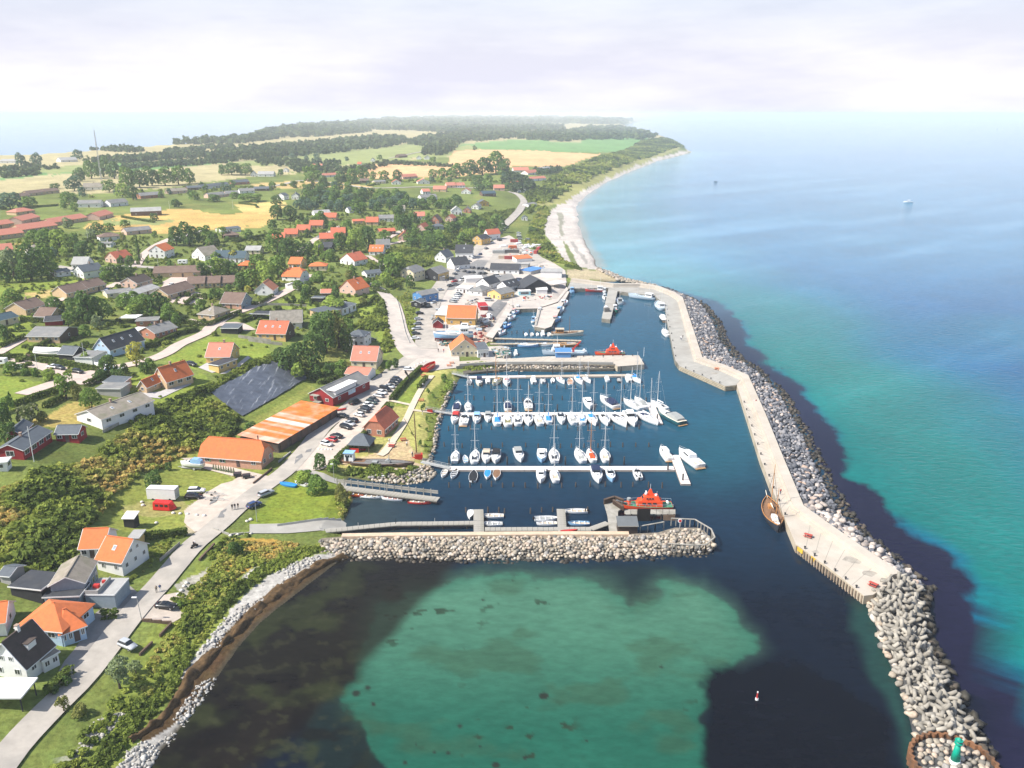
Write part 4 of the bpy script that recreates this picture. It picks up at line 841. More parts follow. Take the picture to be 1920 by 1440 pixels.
fence_run(wp,[(600,993),(742,979),(888,976)],1.3,0.9,GALV,'rail_post',7.0,False,0.1)
sp_=thing('timber_pier',tuple(at(730,925,0)),0,'grey timber pier with a boarded rail beside four small moored rowing boats','pier')
deck_run(sp_,[(632,913),(822,936)],2.6,1.2,1.0,3.0)
P0=at(632,906,1.2);P1=at(822,928,1.2);d=P1-P0;az=math.atan2(d.y,d.x)
for j in range(14):
 q=P0.lerp(P1,(j+0.5)/14)
 for k in range(2):under(MB().box((q.x,q.y,1.75+0.55*k),(d.length/14-0.12,0.1,0.42),az).build('rail_board',WOODG),sp_)
 under(MB().box((q.x-d.x/28,q.y-d.y/28,1.6),(0.22,0.22,2.4),az).build('rail_post',WOODG),sp_)
for pts,lb in(([(927,634),(1090,638.5)],'upper timber pier of the slipway basin with small white boats behind it'),([(919,644.5),(1044,643.5)],'lower timber pier of the slipway basin beside the varnished boat')):
 t_=thing('timber_pier',tuple(at(*pts[0],0)),0,lb,'pier');deck_run(t_,pts,2.0,1.4,1.6,5.0,m=mat('pale_timber',(0.40,0.34,0.26),0.92,0.15,0.8))  # paler, browner timber than the other piers
rb=thing('rescue_berth',tuple(at(1190,975,0)),0,'dark timber berth with a gate, sloping ramp and boarded screens around the orange rescue boat','berth')
def berth_deck(pts,z,m=WOODG,nm='deck_board'):
 under(slab(nm,pts,z,z-0.3,[m,m]),rb)
berth_deck([(1133,945),(1152,940),(1170,951),(1159,958),(1157,1003),(1143,1003),(1139,966)],1.6)
for j in range(8):
 u0=1171+12*j;berth_deck([(u0,955),(u0+11.4,955),(u0+11.4,964),(u0,964)],1.6)
berth_deck([(1192,964),(1266,964),(1266,966),(1192,966)],1.3,WOODD,'fascia')
for u in(1172,1184,1226,1240,1252,1264):
 a=at(u,964,1.6);under(MB().box((a.x,a.y,-0.4),(0.3,0.3,4)).build('post',WOODD),rb)
for k in range(10):
 a=at(1245+2.2*k,965,1.6);under(MB().box((a.x,a.y-0.1,0.5),(0.24,0.1,2.2)).build('fascia_board',mat('rusty_boards',(0.25,0.17,0.11),0.9,0.25)),rb)
a=at(1207,966,1.6);under(MB().box((a.x,a.y,1.2),(3.3,0.3,4.4)).build('gate_panel',mat('black_panel',(0.018,0.015,0.013),0.7)),rb)
fence_run(rb,[(1133,945),(1152,939),(1168,945)],1.6,1.4,mat('brown_boards',(0.10,0.065,0.045),0.9,0.25),'screen_board',0.45,True,0.4)
fence_run(rb,[(1150,945),(1168,957)],1.6,1.3,MATS['brown_boards'],'screen_board',0.45,True,0.4)
fence_run(rb,[(1200,1001),(1228,996),(1244,993)],0.6,2.2,WOODG,'post',1.4,True,0.25)
a=at(1158,1001,1.5);c=at(1196,1001,1.5);bsh=thing('boat_shed',(a.x,a.y,1.5),0,'small dark brown shed with grey roof beside the rescue boat berth','shed');w_=c.x-a.x
MB().box((w_/2,1.6,0.6),(w_-0.2,3.0,3.2)).to('wall',mat('dark_brown_boards',(0.045,0.032,0.026),0.9,0.2),bsh)
MB().add([(-0.1,-0.2,2.1),(w_+0.1,-0.2,2.1),(w_+0.1,3.4,3.0),(-0.1,3.4,3.0),(-0.1,-0.2,2.25),(w_+0.1,-0.2,2.25),(w_+0.1,3.4,3.15),(-0.1,3.4,3.15)],[(0,3,2,1),(4,5,6,7),(0,1,5,4),(1,2,6,5),(2,3,7,6),(3,0,4,7)]).build('roof',mat('grey_felt',(0.13,0.14,0.145),0.9,0.1),bsh)
MB().box((w_/2,-0.24,2.17),(w_+0.2,0.06,0.2)).to('fascia',WOODG,bsh)
a=at(1274,990,1.8);sg_=thing('round_sign',(a.x,a.y,0.8),0,'round white and red navigation sign on a pole on the rock head','sign')
MB().tube((0,0,0),(0,0,3.2),0.06).to('pole',GALV,sg_)
MB().tube((0,-0.05,3.0),(0,0.03,3.0),0.55,n=16).to('disc',M_WHITE,sg_);MB().tube((0.05,-0.10,3.0),(0.05,-0.06,3.0),0.35,n=16).to('red_ring',mat('red_paint',(0.55,0.03,0.02),0.5,0.12,1.0),sg_)
ORD='first second third fourth fifth sixth seventh eighth ninth tenth eleventh twelfth thirteenth fourteenth fifteenth sixteenth seventeenth eighteenth nineteenth twentieth'.split()
pile_me=MB().tube((0,0,-3),(0,0,1.55),0.22,0.2,7).mesh('mooring_pile',WOODD,True);tall_me=MB().tube((0,0,-3),(0,0,2.6),0.24,0.24,8).mesh('guide_pile',mat('black_steel',(0.02,0.02,0.022),0.5),True)
for v,us,lb in[(728,(887,904,921,940,957,976,993,1011,1027,1044,1061,1079,1097,1131,1151,1170,1207),'before the pontoon by the stone mole'),
 (751,(852,871,889,908,926,944,963,981,999,1018,1036,1054,1072,1108,1125,1145,1167,1211),'behind the middle pontoon'),
 (806,(842,861,882,902,922,942,962,982,1003,1023,1043,1063,1083,1103,1125,1150,1175,1199),'before the middle pontoon'),
 (839,(833,866,903,922,943,985,1008,1050,1071,1095,1120,1144,1168,1191,1216),'behind the near pontoon'),
 (914,(841,862,881,901,922,943,962,984,1008,1031,1053,1079,1106,1134,1164,1186,1215,1241),'before the near pontoon'),
 (961,(873,915,935,946,995,1015,1036,1098,1102),'beside the timber finger piers'),
 (625,(948,959,970,981,992,1004),'behind the upper slipway pier')]:
 for i,u in enumerate(us):
  p=at(u+RU(-1,1),v+RU(-2,2),0);o=obj('mooring_pile',pile_me,None,p);o.rotation_euler=(RU(-0.03,0.03),RU(-0.03,0.03),0);o.scale.z=RU(0.85,1.15);tag(o,'dark mooring pile in the row %s, %s from shore'%(lb,ORD[i]),'mooring pile','mooring piles')
GP={}
for(u,v),lb in[((927,772),'middle'),((1021,772),'middle'),((1045,771),'middle'),((1115,771),'middle'),((1211,758),'middle'),((1232,790),'middle'),((842,871),'near'),((951,871),'near'),((1060,871),'near'),((1143,873),'near'),((1170,871),'near'),((1252,884),'near'),((1280,904),'near'),((913,703),'stone mole'),((973,702),'stone mole'),((1036,700),'stone mole'),((1105,701),'stone mole'),((1164,699),'stone mole')]:
 GP[lb]=GP.get(lb,-1)+1;o=obj('guide_pile',tall_me,None,at(u,v,0));tag(o,'thick black guide pile at the %s pontoon, %s from shore'%(lb,ORD[GP[lb]]),'guide pile','guide piles')
# ------------------------------------------------------------------ boats
def cm(name,c,rough=0.45,var=0.05,**k):return mat(name,c,rough,var,1.0,**k)
WHT=cm('white_gelcoat',(0.80,0.80,0.79),0.35);CRM=cm('cream_gelcoat',(0.70,0.64,0.52),0.4);DKG=cm('dark_glass',(0.015,0.02,0.025),0.15,spec=0.6);DECKM=cm('offwhite_deck',(0.68,0.67,0.64),0.6)
TEAK=cm('teak',(0.36,0.22,0.11),0.7,0.15);ALU=cm('mast_aluminium',(0.58,0.58,0.57),0.45);BLK=cm('black_rubber',(0.018,0.018,0.02),0.6)
PAL={'white':WHT,'cream':CRM,'teak':TEAK,'black':BLK,'blue':cm('bright_blue_canvas',(0.03,0.24,0.62),0.8,0.1),'navy':cm('navy_canvas',(0.018,0.03,0.075),0.8,0.12),'grey':cm('grey_canvas',(0.30,0.31,0.30),0.8,0.1),'red':cm('red_canvas',(0.50,0.035,0.03),0.7,0.1),
'lblue':cm('light_blue_paint',(0.26,0.45,0.66),0.5,0.08),'orange':cm('signal_orange',(0.80,0.085,0.02),0.45,0.06),'brown':cm('brown_canvas',(0.20,0.11,0.06),0.8,0.15),'green':cm('dark_green_paint',(0.01,0.12,0.09),0.5,0.08),'varnish':cm('varnished_wood',(0.48,0.22,0.07),0.35,0.15),
'dark':cm('dark_hull',(0.03,0.035,0.045),0.4),'olive':cm('olive_deck',(0.22,0.20,0.09),0.7,0.15),'beige':cm('beige_canvas',(0.50,0.42,0.32),0.8,0.1),'pink':cm('faded_pink',(0.66,0.36,0.32),0.7,0.1),'greyb':cm('blue_grey_paint',(0.42,0.50,0.56),0.5,0.06),'teal':cm('dark_teal_hull',(0.02,0.10,0.12),0.3),'deckgreen':cm('green_deck_paint',(0.06,0.22,0.13),0.7,0.1),'rust':cm('rust_red_bottom',(0.22,0.03,0.025),0.7,0.2)}
def hullmesh(L,B,F,hm,dm,stern=0.8,sharp=2.0,double=False,sheer=0.3,bulwark=0.0,bottom=None,depth=0.45):
 """bow towards +x; returns (hull mesh, deck mesh, half-beam function)"""
 n=13
 def hb(t_):
  if double:return B/2*max(0.03,1-abs(2*t_-1)**2.4)
  if t_<0.42:return B/2*(stern+(1-stern)*sin(t_/0.42*pi/2))
  return B/2*max(0.015,1-((t_-0.42)/0.58)**sharp)
 def sh(t_):return F*(1+sheer*((abs(2*t_-1)**2)if double else t_*t_))
 rings=[];deck=[]
 for i in range(n):
  t_=i/(n-1);x=-L/2+L*t_;h=hb(t_);z=sh(t_);rake=0.12*L*max(0,t_-0.75)/0.25*0.5
  xb=x-rake*0.6
  rings.append([(x,-h,z),(x-rake*0.2,-h*0.96,z*0.45),(xb,-h*0.80,-0.05),(xb,0,-depth),(xb,h*0.80,-0.05),(x-rake*0.2,h*0.96,z*0.45),(x,h,z)])
  deck.append([(x,-h+0.03,z-bulwark-0.02),(x,0,z-bulwark+0.06),(x,h-0.03,z-bulwark-0.02)])
 b=MB();mats=[hm,bottom or hm];V=[p for r_ in rings for p in r_];fs=[];ms=[]
 for k in range(n-1):
  for j in range(6):b.add([rings[k][j],rings[k+1][j],rings[k+1][j+1],rings[k][j+1]],[(0,1,2,3)],1 if j in(2,3)else 0)
 b.add(rings[0],[tuple(range(7))],0)
 if bulwark: # inner face of the bulwark
  for k in range(n-1):
   for j,s_ in((0,1),(2,-1)):
    e=0 if j==0 else 6
    b.add([rings[k][e],(deck[k][j]),(deck[k+1][j]),rings[k+1][e]],[(0,1,2,3)],0)
 hme=b.mesh('hull',mats,False)
 bm_=bmesh.new();bm_.from_mesh(hme);bmesh.ops.remove_doubles(bm_,verts=bm_.verts,dist=0.001);bm_.to_mesh(hme);bm_.free();hme.polygons.foreach_set('use_smooth',[True]*len(hme.polygons))
 dme=MB().loft(deck,close=False).mesh('deck',dm)
 return hme,dme,hb,sh
def cabin_mesh(name,x0,x1,w0,w1,z0,h,m,rake0=0.2,rake1=0.6,top=0.8):
 return MB().add([(x0,-w0,z0),(x1,-w1,z0),(x1,w1,z0),(x0,w0,z0),(x0+rake0,-w0*top,z0+h),(x1-rake1,-w1*top,z0+h),(x1-rake1,w1*top,z0+h),(x0+rake0,w0*top,z0+h)],
  [(4,5,6,7),(0,1,5,4),(1,2,6,5),(2,3,7,6),(3,0,4,7)]).mesh(name,m)
def outboard(t_,L,z=0.9):MB().box((-L/2-0.25,0,z-0.1),(0.5,0.4,0.55)).box((-L/2-0.3,0,z-0.6),(0.2,0.18,0.7)).to('outboard_motor',BLK,t_)
def sailboat(t_,L,hull='white',cover=None,cockpit='dark',mast=True,mh=1.2,mastm=ALU,deck=None,double=False,wide=0.355):
 B=L*wide;F=0.55+L*0.055
 hme,dme,hb,sh=hullmesh(L,B,F,PAL[hull],deck or DECKM,0.68,2.1,double);obj('hull',hme,t_);obj('deck',dme,t_)
 cab=obj('cabin',cabin_mesh('cabin',-0.02*L,0.30*L,B*0.31,B*0.16,F*1.02,0.42,WHT if hull!='varnish' else TEAK,0.05,0.5),t_)
 for s_ in(-1,1):
  y0,y1=B*0.31*0.93*s_,B*0.19*0.95*s_
  MB().add([(0.03*L,y0*1.02,F*1.02+0.12),(0.20*L,y1*1.12,F*1.02+0.12),(0.20*L,y1*1.06,F*1.02+0.32),(0.03*L,y0*0.95,F*1.02+0.32)],[(0,1,2,3)]).to('window',DKG,cab)
 MB().box((0.20*L,0,F*1.02+0.45),(0.5,0.5,0.06)).to('hatch',DKG,cab)
 w=B*0.27
 MB().prism([(-0.36*L,-w*0.85),(-0.04*L,-w),(-0.04*L,w),(-0.36*L,w*0.85)],F*0.9,F*1.0+0.09).to('cockpit',PAL[cockpit]if cockpit in PAL else BLK,t_)
 for s_ in(-1,1):MB().box((-0.2*L,s_*(w+0.06),F*1.0+0.18),(0.34*L,0.12,0.3)).to('coaming',WHT,t_)
 if cover:MB().loft([[(x,-w*1.05*k,F),(x,-w*0.8*k,F+h),(x,w*0.8*k,F+h),(x,w*1.05*k,F)]for x,h,k in((-0.36*L,0.15,0.9),(-0.3*L,0.55,0.95),(-0.08*L,0.85,1),(0.02*L,0.45,0.9))],close=False,cap0=True,cap1=True).to('spray_cover',PAL[cover],t_)
 if mast:
  H_=L*mh;mx_=0.10*L
  mt=MB().tube((mx_,0,F),(mx_-0.02*H_,0,F+H_),0.13,0.085,6).to('mast',mastm,t_)
  b=MB()
  for k in(0.36,0.66):b.tube((mx_-0.01*H_,-B*0.42,F+H_*k),(mx_-0.01*H_,B*0.42,F+H_*k),0.05,n=4)
  obj('spreader',b.mesh('spreader',mastm),mt)
  MB().tube((mx_,0,F+1.25),(-0.30*L,0,F+1.3),0.08,n=6).to('boom',mastm,t_)
  MB().tube((mx_-0.1,0,F+1.42),(-0.28*L,0,F+1.42),0.17,0.10,6).to('furled_sail',PAL[cover]if cover else PAL['grey']if RN()<0.4 else WHT,t_)
  b=MB()
  top_=Vector((mx_-0.018*H_,0,F+H_*0.97))
  for q in((L*0.49,0,sh(1)),(-L*0.48,0,F),(mx_-0.2,B*0.47,F),(mx_-0.2,-B*0.47,F)):b.tube(q,top_,0.014,n=3,cap=False)
  obj('rigging',b.mesh('rigging',ALU),t_)
 MB().tube((L*0.49,0,sh(1)+0.55),(L*0.36,-hb(0.86)*0.95,sh(.86)+0.55),0.03,n=4).tube((L*0.49,0,sh(1)+0.55),(L*0.36,hb(0.86)*0.95,sh(.86)+0.55),0.03,n=4).tube((L*0.49,0,sh(1)),(L*0.49,0,sh(1)+0.55),0.03,n=4).to('pulpit_rail',ALU,t_)
def motorboat(t_,L,hull='white',canopy=None,ob=False,fly=False,house=False,cover=False,deckc=None):
 B=L*(0.36 if L<9 else 0.32);F=0.5+L*0.075
 hme,dme,hb,sh=hullmesh(L,B,F,PAL[hull],PAL[deckc]if deckc else DECKM,0.9,2.6);obj('hull',hme,t_);obj('deck',dme,t_)
 if cover:
  MB().loft([[(x,-hb(k)*0.95,sh(k)),(x,-hb(k)*0.5,sh(k)+h),(x,hb(k)*0.5,sh(k)+h),(x,hb(k)*0.95,sh(k))]for x,k,h in((-0.49*L,0.01,0.12),(-0.2*L,0.3,0.45),(0.1*L,0.6,0.4),(0.36*L,0.86,0.1))],close=False,cap0=True,cap1=True).to('cover',PAL[canopy or 'white'],t_)
 elif house:
  ca=obj('wheelhouse',cabin_mesh('wheelhouse',-0.16*L,0.22*L,B*0.36,B*0.28,F,1.35,WHT,0.1,0.5,0.85),t_)
  for s_ in(-1,1):MB().add([(-0.12*L,s_*B*0.345,F+0.62),(0.15*L,s_*B*0.285,F+0.62),(0.12*L,s_*B*0.265,F+1.12),(-0.11*L,s_*B*0.325,F+1.12)],[(0,1,2,3)]).to('window',DKG,ca)
  MB().add([(0.22*L-0.21,-B*0.25,F+0.58),(0.22*L-0.21,B*0.25,F+0.58),(0.22*L-0.42,B*0.23,F+1.15),(0.22*L-0.42,-B*0.23,F+1.15)],[(0,1,2,3)]).to('windscreen',DKG,ca)
  MB().box((-0.33*L,0,F),(0.26*L,B*0.62,0.08)).to('cockpit',PAL['beige'],t_)
  obj('fore_cabin',cabin_mesh('fore_cabin',0.2*L,0.38*L,B*0.27,B*0.12,F*1.05,0.35,WHT,0,0.4),t_)
 else:
  ca=obj('fore_cabin',cabin_mesh('fore_cabin',0.0,0.36*L,B*0.36,B*0.14,F,0.5,WHT,0.0,0.7),t_)
  obj('windscreen',cabin_mesh('windscreen',-0.06*L,0.10*L,B*0.37,B*0.30,F+0.42,0.5,DKG,0.1,0.5,0.85),t_)
  MB().box((0.22*L,0,F+0.5),(0.5,0.5,0.08)).to('hatch',DKG,ca)
  if canopy:MB().loft([[(x,-B*0.38*k,F+0.1),(x,-B*0.34*k,F+h),(x,B*0.34*k,F+h),(x,B*0.38*k,F+0.1)]for x,h,k in((-0.44*L,0.7,0.95),(-0.30*L,1.2,1),(-0.08*L,1.35,1),(0.0,0.95,0.95))],close=False,cap0=True,cap1=True).to('canopy',PAL[canopy],t_)
  else:
   MB().box((-0.24*L,0,F),(0.40*L,B*0.66,0.10)).to('cockpit',PAL['dark' if RN()<0.5 else 'grey'],t_)
   for s_ in(-1,1):MB().box((-0.12*L,s_*B*0.18,F+0.25),(0.5,0.5,0.5)).to('seat',WHT,t_)
  if fly:obj('flybridge',cabin_mesh('flybridge',-0.22*L,0.02*L,B*0.30,B*0.26,F+1.3,0.5,WHT,0.1,0.3,0.9),t_)
 if L>8:
  b=MB()
  for s_ in(-1,1):b.tube((L*0.49,0,sh(1)+0.6),(L*0.2,s_*hb(0.7)*0.95,sh(.7)+0.55),0.03,n=4)
  obj('bow_rail',b.mesh('bow_rail',ALU),t_)
  MB().box((-L/2-0.35,0,0.3),(0.8,B*0.8,0.12)).to('swim_platform',TEAK,t_)
 if ob:outboard(t_,L)
def openboat(t_,L,hull='white',inside='beige',ob=False,cover=None,rows=3):
 B=L*0.34;F=0.42+L*0.03
 hme,dme,hb,sh=hullmesh(L,B,F,PAL[hull],PAL[cover]if cover else PAL[inside],0.75,2.2,False,0.35,0.0 if cover else 0.28);obj('hull',hme,t_);obj('cover' if cover else 'floor',dme,t_)
 b=MB()
 for i in range(17):
  pass
 for s_ in(-1,1):
  pts=[(-L/2+L*i/10,s_*hb(i/10),sh(i/10)+0.03)for i in range(11)]
  for a,c in zip(pts[:-1],pts[1:]):b.tube(a,c,0.05,n=4,cap=False)
 obj('gunwale',b.mesh('gunwale',PAL[hull]),t_)
 if not cover:
  for k in range(rows):
   t__=0.22+0.24*k;MB().box((-L/2+L*t__,0,sh(t__)-0.08),(0.28,2*hb(t__)*0.94,0.06)).to('thwart',WHT if inside!='teak' else TEAK,t_)
 if ob:outboard(t_,L,0.7)
def fishboat(t_,L,hull='white',house='white',deck='greyb',fore=False,mast=True,trim=None,roof=None):
 B=L*0.36;F=0.75+L*0.06
 hme,dme,hb,sh=hullmesh(L,B,F,PAL[hull],PAL[deck],0.72,2.3,False,0.5,0.45,PAL['rust']);obj('hull',hme,t_);obj('deck',dme,t_)
 x0=0.08*L if fore else-0.36*L;w=0.24*L
 wh=obj('wheelhouse',cabin_mesh('wheelhouse',x0,x0+w,B*0.28,B*0.25,F-0.4,2.1,PAL[house],0.05,0.2,0.92),t_)
 for s_ in(-1,1):MB().add([(x0+0.25,s_*B*0.272,F+0.7),(x0+w-0.35,s_*B*0.25,F+0.7),(x0+w-0.4,s_*B*0.245,F+1.25),(x0+0.25,s_*B*0.266,F+1.25)],[(0,1,2,3)]).to('window',DKG,wh)
 for xx,sg in((x0+w-0.07,1),(x0-0.03,-1)):MB().add([(xx,-B*0.2,F+0.7),(xx,B*0.2,F+0.7),(xx-0.06*sg,B*0.19,F+1.3),(xx-0.06*sg,-B*0.19,F+1.3)],[(0,1,2,3)]).to('window',DKG,wh)
 MB().box((x0+w/2,0,F+1.76),(w+0.35,B*0.55,0.1)).to('roof',PAL[roof or house],wh)
 if trim:
  b=MB()
  for s_ in(-1,1):
   pts=[(-L/2+L*i/10,s_*(hb(i/10)+0.02),sh(i/10)-0.12)for i in range(11)]
   for a,c in zip(pts[:-1],pts[1:]):b.tube(a,c,0.09,n=4,cap=False)
  obj('rubbing_strake',b.mesh('rubbing_strake',PAL[trim]),t_)
 if mast:
  mm1=MB().tube((x0+w*0.5,0,F+1.7),(x0+w*0.45,0,F+1.7+0.45*L),0.08,0.05,5).tube((x0+w*0.3,-0.9,F+1.7+0.3*L),(x0+w*0.3,0.9,F+1.7+0.3*L),0.04,n=4).to('mast',ALU,t_)
  MB().tube((0.18*L if not fore else-0.1*L,0,F-0.2),(0.16*L if not fore else-0.12*L,0,F+0.32*L),0.07,0.05,5).to('derrick',ALU,t_)
 for k in range(3):MB().box(((0.05+0.1*k)*L if not fore else(-0.35+0.1*k)*L,RU(-.2,.2)*B,F-0.15),(0.6,0.45,0.4),RN()).to('fish_box',random.choice([PAL['blue'],PAL['orange'],PAL['grey'],WHT]),t_)
 MB().box((0.16*L if not fore else-0.12*L,0,F-0.3),(1.0,1.0,0.3)).to('hatch',PAL['greyb'],t_)
KIND={'s':sailboat,'m':motorboat,'o':openboat,'f':fishboat};BNAME={'s':'sailboat','m':'motorboat','o':'open_boat','f':'fishing_boat'};BCAT={'s':'sailboat','m':'motorboat','o':'open boat','f':'fishing boat'}
def boat(k,u,v,L,hd,label,group,z=0.0,**kw):
 p=at(u,v,0)if z==0 else G(u,v);L=L*(1.13 if k in 'sm' else 1.06)
 t_=thing(BNAME[k],(p.x,p.y,p.z if z else 0),R(hd),label,BCAT[k],group);KIND[k](t_,L,**kw);return t_
def row(where,group,lst):
 for i,(k,u,v,L,hd,look,kw)in enumerate(lst):boat(k,u,v,L,hd+RU(-3,3),'%s, %s %s'%(look,ORD[i],where),group,**kw)
row('from shore along the pontoon beside the mole','boats on the pontoon beside the mole',[
('o',880,718,5.5,90,'white open boat with dark inside',dict(inside='dark',ob=True)),('m',898.5,719,7,270,'cream motorboat under navy canopy',dict(hull='cream',canopy='navy')),('m',915,716,5,90,'small white covered boat',dict(cover=True,ob=True)),('s',931,718,8,255,'wooden yacht with olive deck',dict(hull='cream',deck=PAL['olive'],mastm=PAL['varnish'],cockpit='varnish',mh=1.3)),
('s',950,719,7.5,272,'white sailboat with red cockpit',dict(cockpit='red',mh=1.3)),('m',1000,716,6,90,'white cuddy boat with outboard',dict(ob=True,house=True)),('m',1018,716,5,90,'small white boat with black outboard',dict(ob=True)),('o',1036,715,4.5,90,'tiny white covered dinghy',dict(cover='white',ob=True)),
('s',1052,716,6,290,'small sailboat with reddish cockpit',dict(cockpit='red')),('o',1069,717,7,90,'red bottomed boat with orange inside',dict(hull='white',inside='varnish')),('s',1085.6,716,7,285,'sailboat with bright blue cover',dict(cover='blue')),('s',1101,715,5.5,292,'plain small white sailboat',dict(cockpit='grey')),
('m',1138,713,5,90,'white fully covered boat',dict(cover=True)),('o',1160,714,5,85,'dark grey inflatable boat',dict(hull='dark',inside='grey',ob=True)),('m',1177.5,713,6,90,'white wheelhouse boat',dict(house=True,ob=True)),('s',1192,714,7,290,'sailboat with blue sail cover',dict(cover='blue',mh=1.4))])
row('from shore on far side of middle pontoon','boats on the far side of the middle pontoon',[
('m',857,767,7.5,90,'white motorboat under navy canopy',dict(canopy='navy')),('s',878,766,7,95,'white sailboat with grey cockpit',dict(cockpit='grey',mh=1.45)),('m',952,765,7.2,90,'motorboat under dark blue canopy',dict(canopy='navy')),('m',990,762,8.8,90,'cream motorboat with open deck',dict(hull='cream')),
('m',1103,760,9,270,'white wheelhouse cruiser',dict(house=True)),('m',1140,758,10.5,110,'big cruiser with navy canopy',dict(canopy='navy')),('s',1185,762,9.5,118,'sailboat lying aslant',dict(cockpit='grey',mh=1.25)),('s',1201,759,9.5,105,'tall masted sailboat under grey cover',dict(cover='grey',mh=1.5))])
row('from shore on near side of middle pontoon','boats on the near side of the middle pontoon',[
('m',853.5,788,8,262,'white motorboat with red canopy',dict(canopy='red')),('m',871,790,9,85,'white cruiser with black cockpit',dict()),('m',894,788,7.2,268,'motorboat with light blue canopy',dict(canopy='lblue')),('m',915,786,6.5,270,'small motorboat with grey canopy',dict(canopy='grey')),
('s',932.5,790,9,90,'sailboat with bright blue cover',dict(cover='blue',mh=1.5)),('s',952,791,9.5,90,'sailboat with olive cockpit',dict(cockpit='olive',mh=1.45)),('s',971,790,9,88,'sailboat with dark cockpit',dict(cockpit='dark',mh=1.5)),('s',990.6,790,9.2,270,'sailboat pointing away from pontoon',dict(mh=1.3)),('s',1011,790,9,90,'all white sailboat',dict(cockpit='beige',mh=1.35)),
('s',1028,788,8,90,'sailboat with blue tent',dict(cover='blue',mh=1.35)),('m',1052,788,8.5,270,'motorboat with blue windscreen',dict()),('s',1073,788,9,90,'sailboat with grey cockpit',dict(cockpit='grey',mh=1.5)),('s',1091,788,8.8,90,'sailboat with blue cockpit',dict(cockpit='blue',mh=1.4)),('s',1110.6,790,8.8,278,'sailboat with blue tent, bow outward',dict(cover='blue',mh=1.45)),
('s',1134,790,9,272,'sailboat with black cockpit',dict(cockpit='black',mh=1.3)),('s',1160,791,10.5,292,'long sailboat lying aslant',dict(cockpit='dark',mh=1.35)),('m',1183,789,11.5,272,'big white motor cruiser',dict(fly=True)),('s',1215,788,10.5,297,'sailboat with navy cockpit',dict(cockpit='navy',mh=1.2))])
row('from shore on far side of near pontoon','boats on the far side of the near pontoon',[
('s',854,860,7,90,'small sailboat with red waterline',dict(cockpit='grey',mh=1.25)),('o',872.5,863,4.5,100,'small blue dinghy',dict(hull='white',inside='lblue')),('s',890.6,860,8,90,'white sailboat with grey deck',dict(mh=1.4)),('m',912,860,7.5,270,'motorboat with beige canopy',dict(canopy='beige')),('m',930,860,7.8,270,'white motorboat with black stern',dict(canopy='black')),
('m',973,857,8.2,275,'motorboat with grey screen',dict(canopy='grey')),('m',1016,858,7.8,270,'light blue wheelhouse boat',dict(hull='lblue',house=True)),('s',1038.7,858,8.6,90,'white sailboat with tall rig',dict(mh=1.45)),('s',1087,858,8.6,95,'white sailboat with small hatch',dict(cockpit='grey',mh=1.4)),('s',1108,858,7.8,95,'sailboat with orange cover',dict(cover='orange',mh=1.3,mastm=PAL['varnish'])),('s',1134,858,8,90,'white sailboat furthest out',dict(cockpit='beige',mh=1.35))])
row('from shore on near side of near pontoon','boats on the near side of the near pontoon',[
('o',832.6,890,5,265,'small white open boat',dict()),('o',851,892,5.2,262,'white inflatable with dark inside',dict(inside='dark',ob=True)),('o',887.6,895,7,90,'boat under black cover',dict(cover='black',ob=True)),('o',914,892,5.5,270,'open boat with blue cover',dict(cover='blue')),('o',931,893,6.2,270,'open boat with brown cover',dict(cover='brown')),
('m',1014.5,895,8.2,270,'white wheelhouse motorboat',dict(house=True)),('s',1040,895,7.5,90,'white sailboat without cover',dict(cockpit='beige',mh=1.1)),('m',1118.7,894,9,272,'motorboat with dark blue canopy',dict(canopy='navy')),('m',1145,895,6.6,270,'light blue motorboat',dict(hull='lblue')),('m',1194,892,6,90,'small white outboard boat',dict(ob=True))])
boat('s',1235,763,8,118,'small white sailboat tied outside the middle cross pontoon','boats on the middle cross pontoon',mh=1.35)
boat('m',1256,786,12.3,116,'big cream motor yacht with grey canopy at the middle cross pontoon','boats on the middle cross pontoon',hull='teal',canopy='grey',deckc='cream')
boat('m',1246.5,855,8.2,96,'white wheelhouse cruiser inside the near cross pontoon','boats on the near cross pontoon',house=True)
boat('m',1292,864,11.3,108,'long white motor yacht outside the near cross pontoon','boats on the near cross pontoon',house=True)
sm='small boats at the timber finger piers'
boat('o',881.6,967,4.5,270,'white dinghy at the tip of the left finger pier',sm,cover='white');boat('o',924,970,5.4,180,'white rowing boat right of the left finger pier',sm);boat('o',922,985,5.2,180,'white dinghy with mast gear along the walkway',sm,inside='grey')
boat('o',1025,975,6,0,'white motor dinghy, upper of two beside the right finger pier',sm,inside='grey',ob=True);boat('o',1025,984,5,180,'white dinghy, lower of two beside the right finger pier',sm);boat('o',1080,961,5.8,180,'white launch right of the right finger pier',sm,ob=True);boat('o',1085,984,5.2,180,'light blue dinghy under the sloping ramp',sm,hull='lblue',inside='beige')
sp2='small boats at the boarded pier'
boat('o',661,929,6,175,'orange open boat nearest the bank at the boarded pier',sp2,hull='orange',inside='varnish',ob=True);boat('o',699,932.5,6.4,-8,'white rowing boat, second from the bank at the boarded pier',sp2);boat('o',735,937,5.6,172,'white and red dinghy, third from the bank at the boarded pier',sp2,inside='pink');boat('o',787.5,943.5,6,-8,'white boat with red bottom, outermost at the boarded pier',sp2,hull='red',inside='beige',ob=True)
boat('o',540,911,5,160,'blue covered dinghy lying on the lawn','dinghies on the lawn',z=1,hull='blue',cover='blue');boat('o',565,909,4.4,150,'white dinghy lying on the lawn beside the bush','dinghies on the lawn',z=1)
fb='boats in the small inner basin'
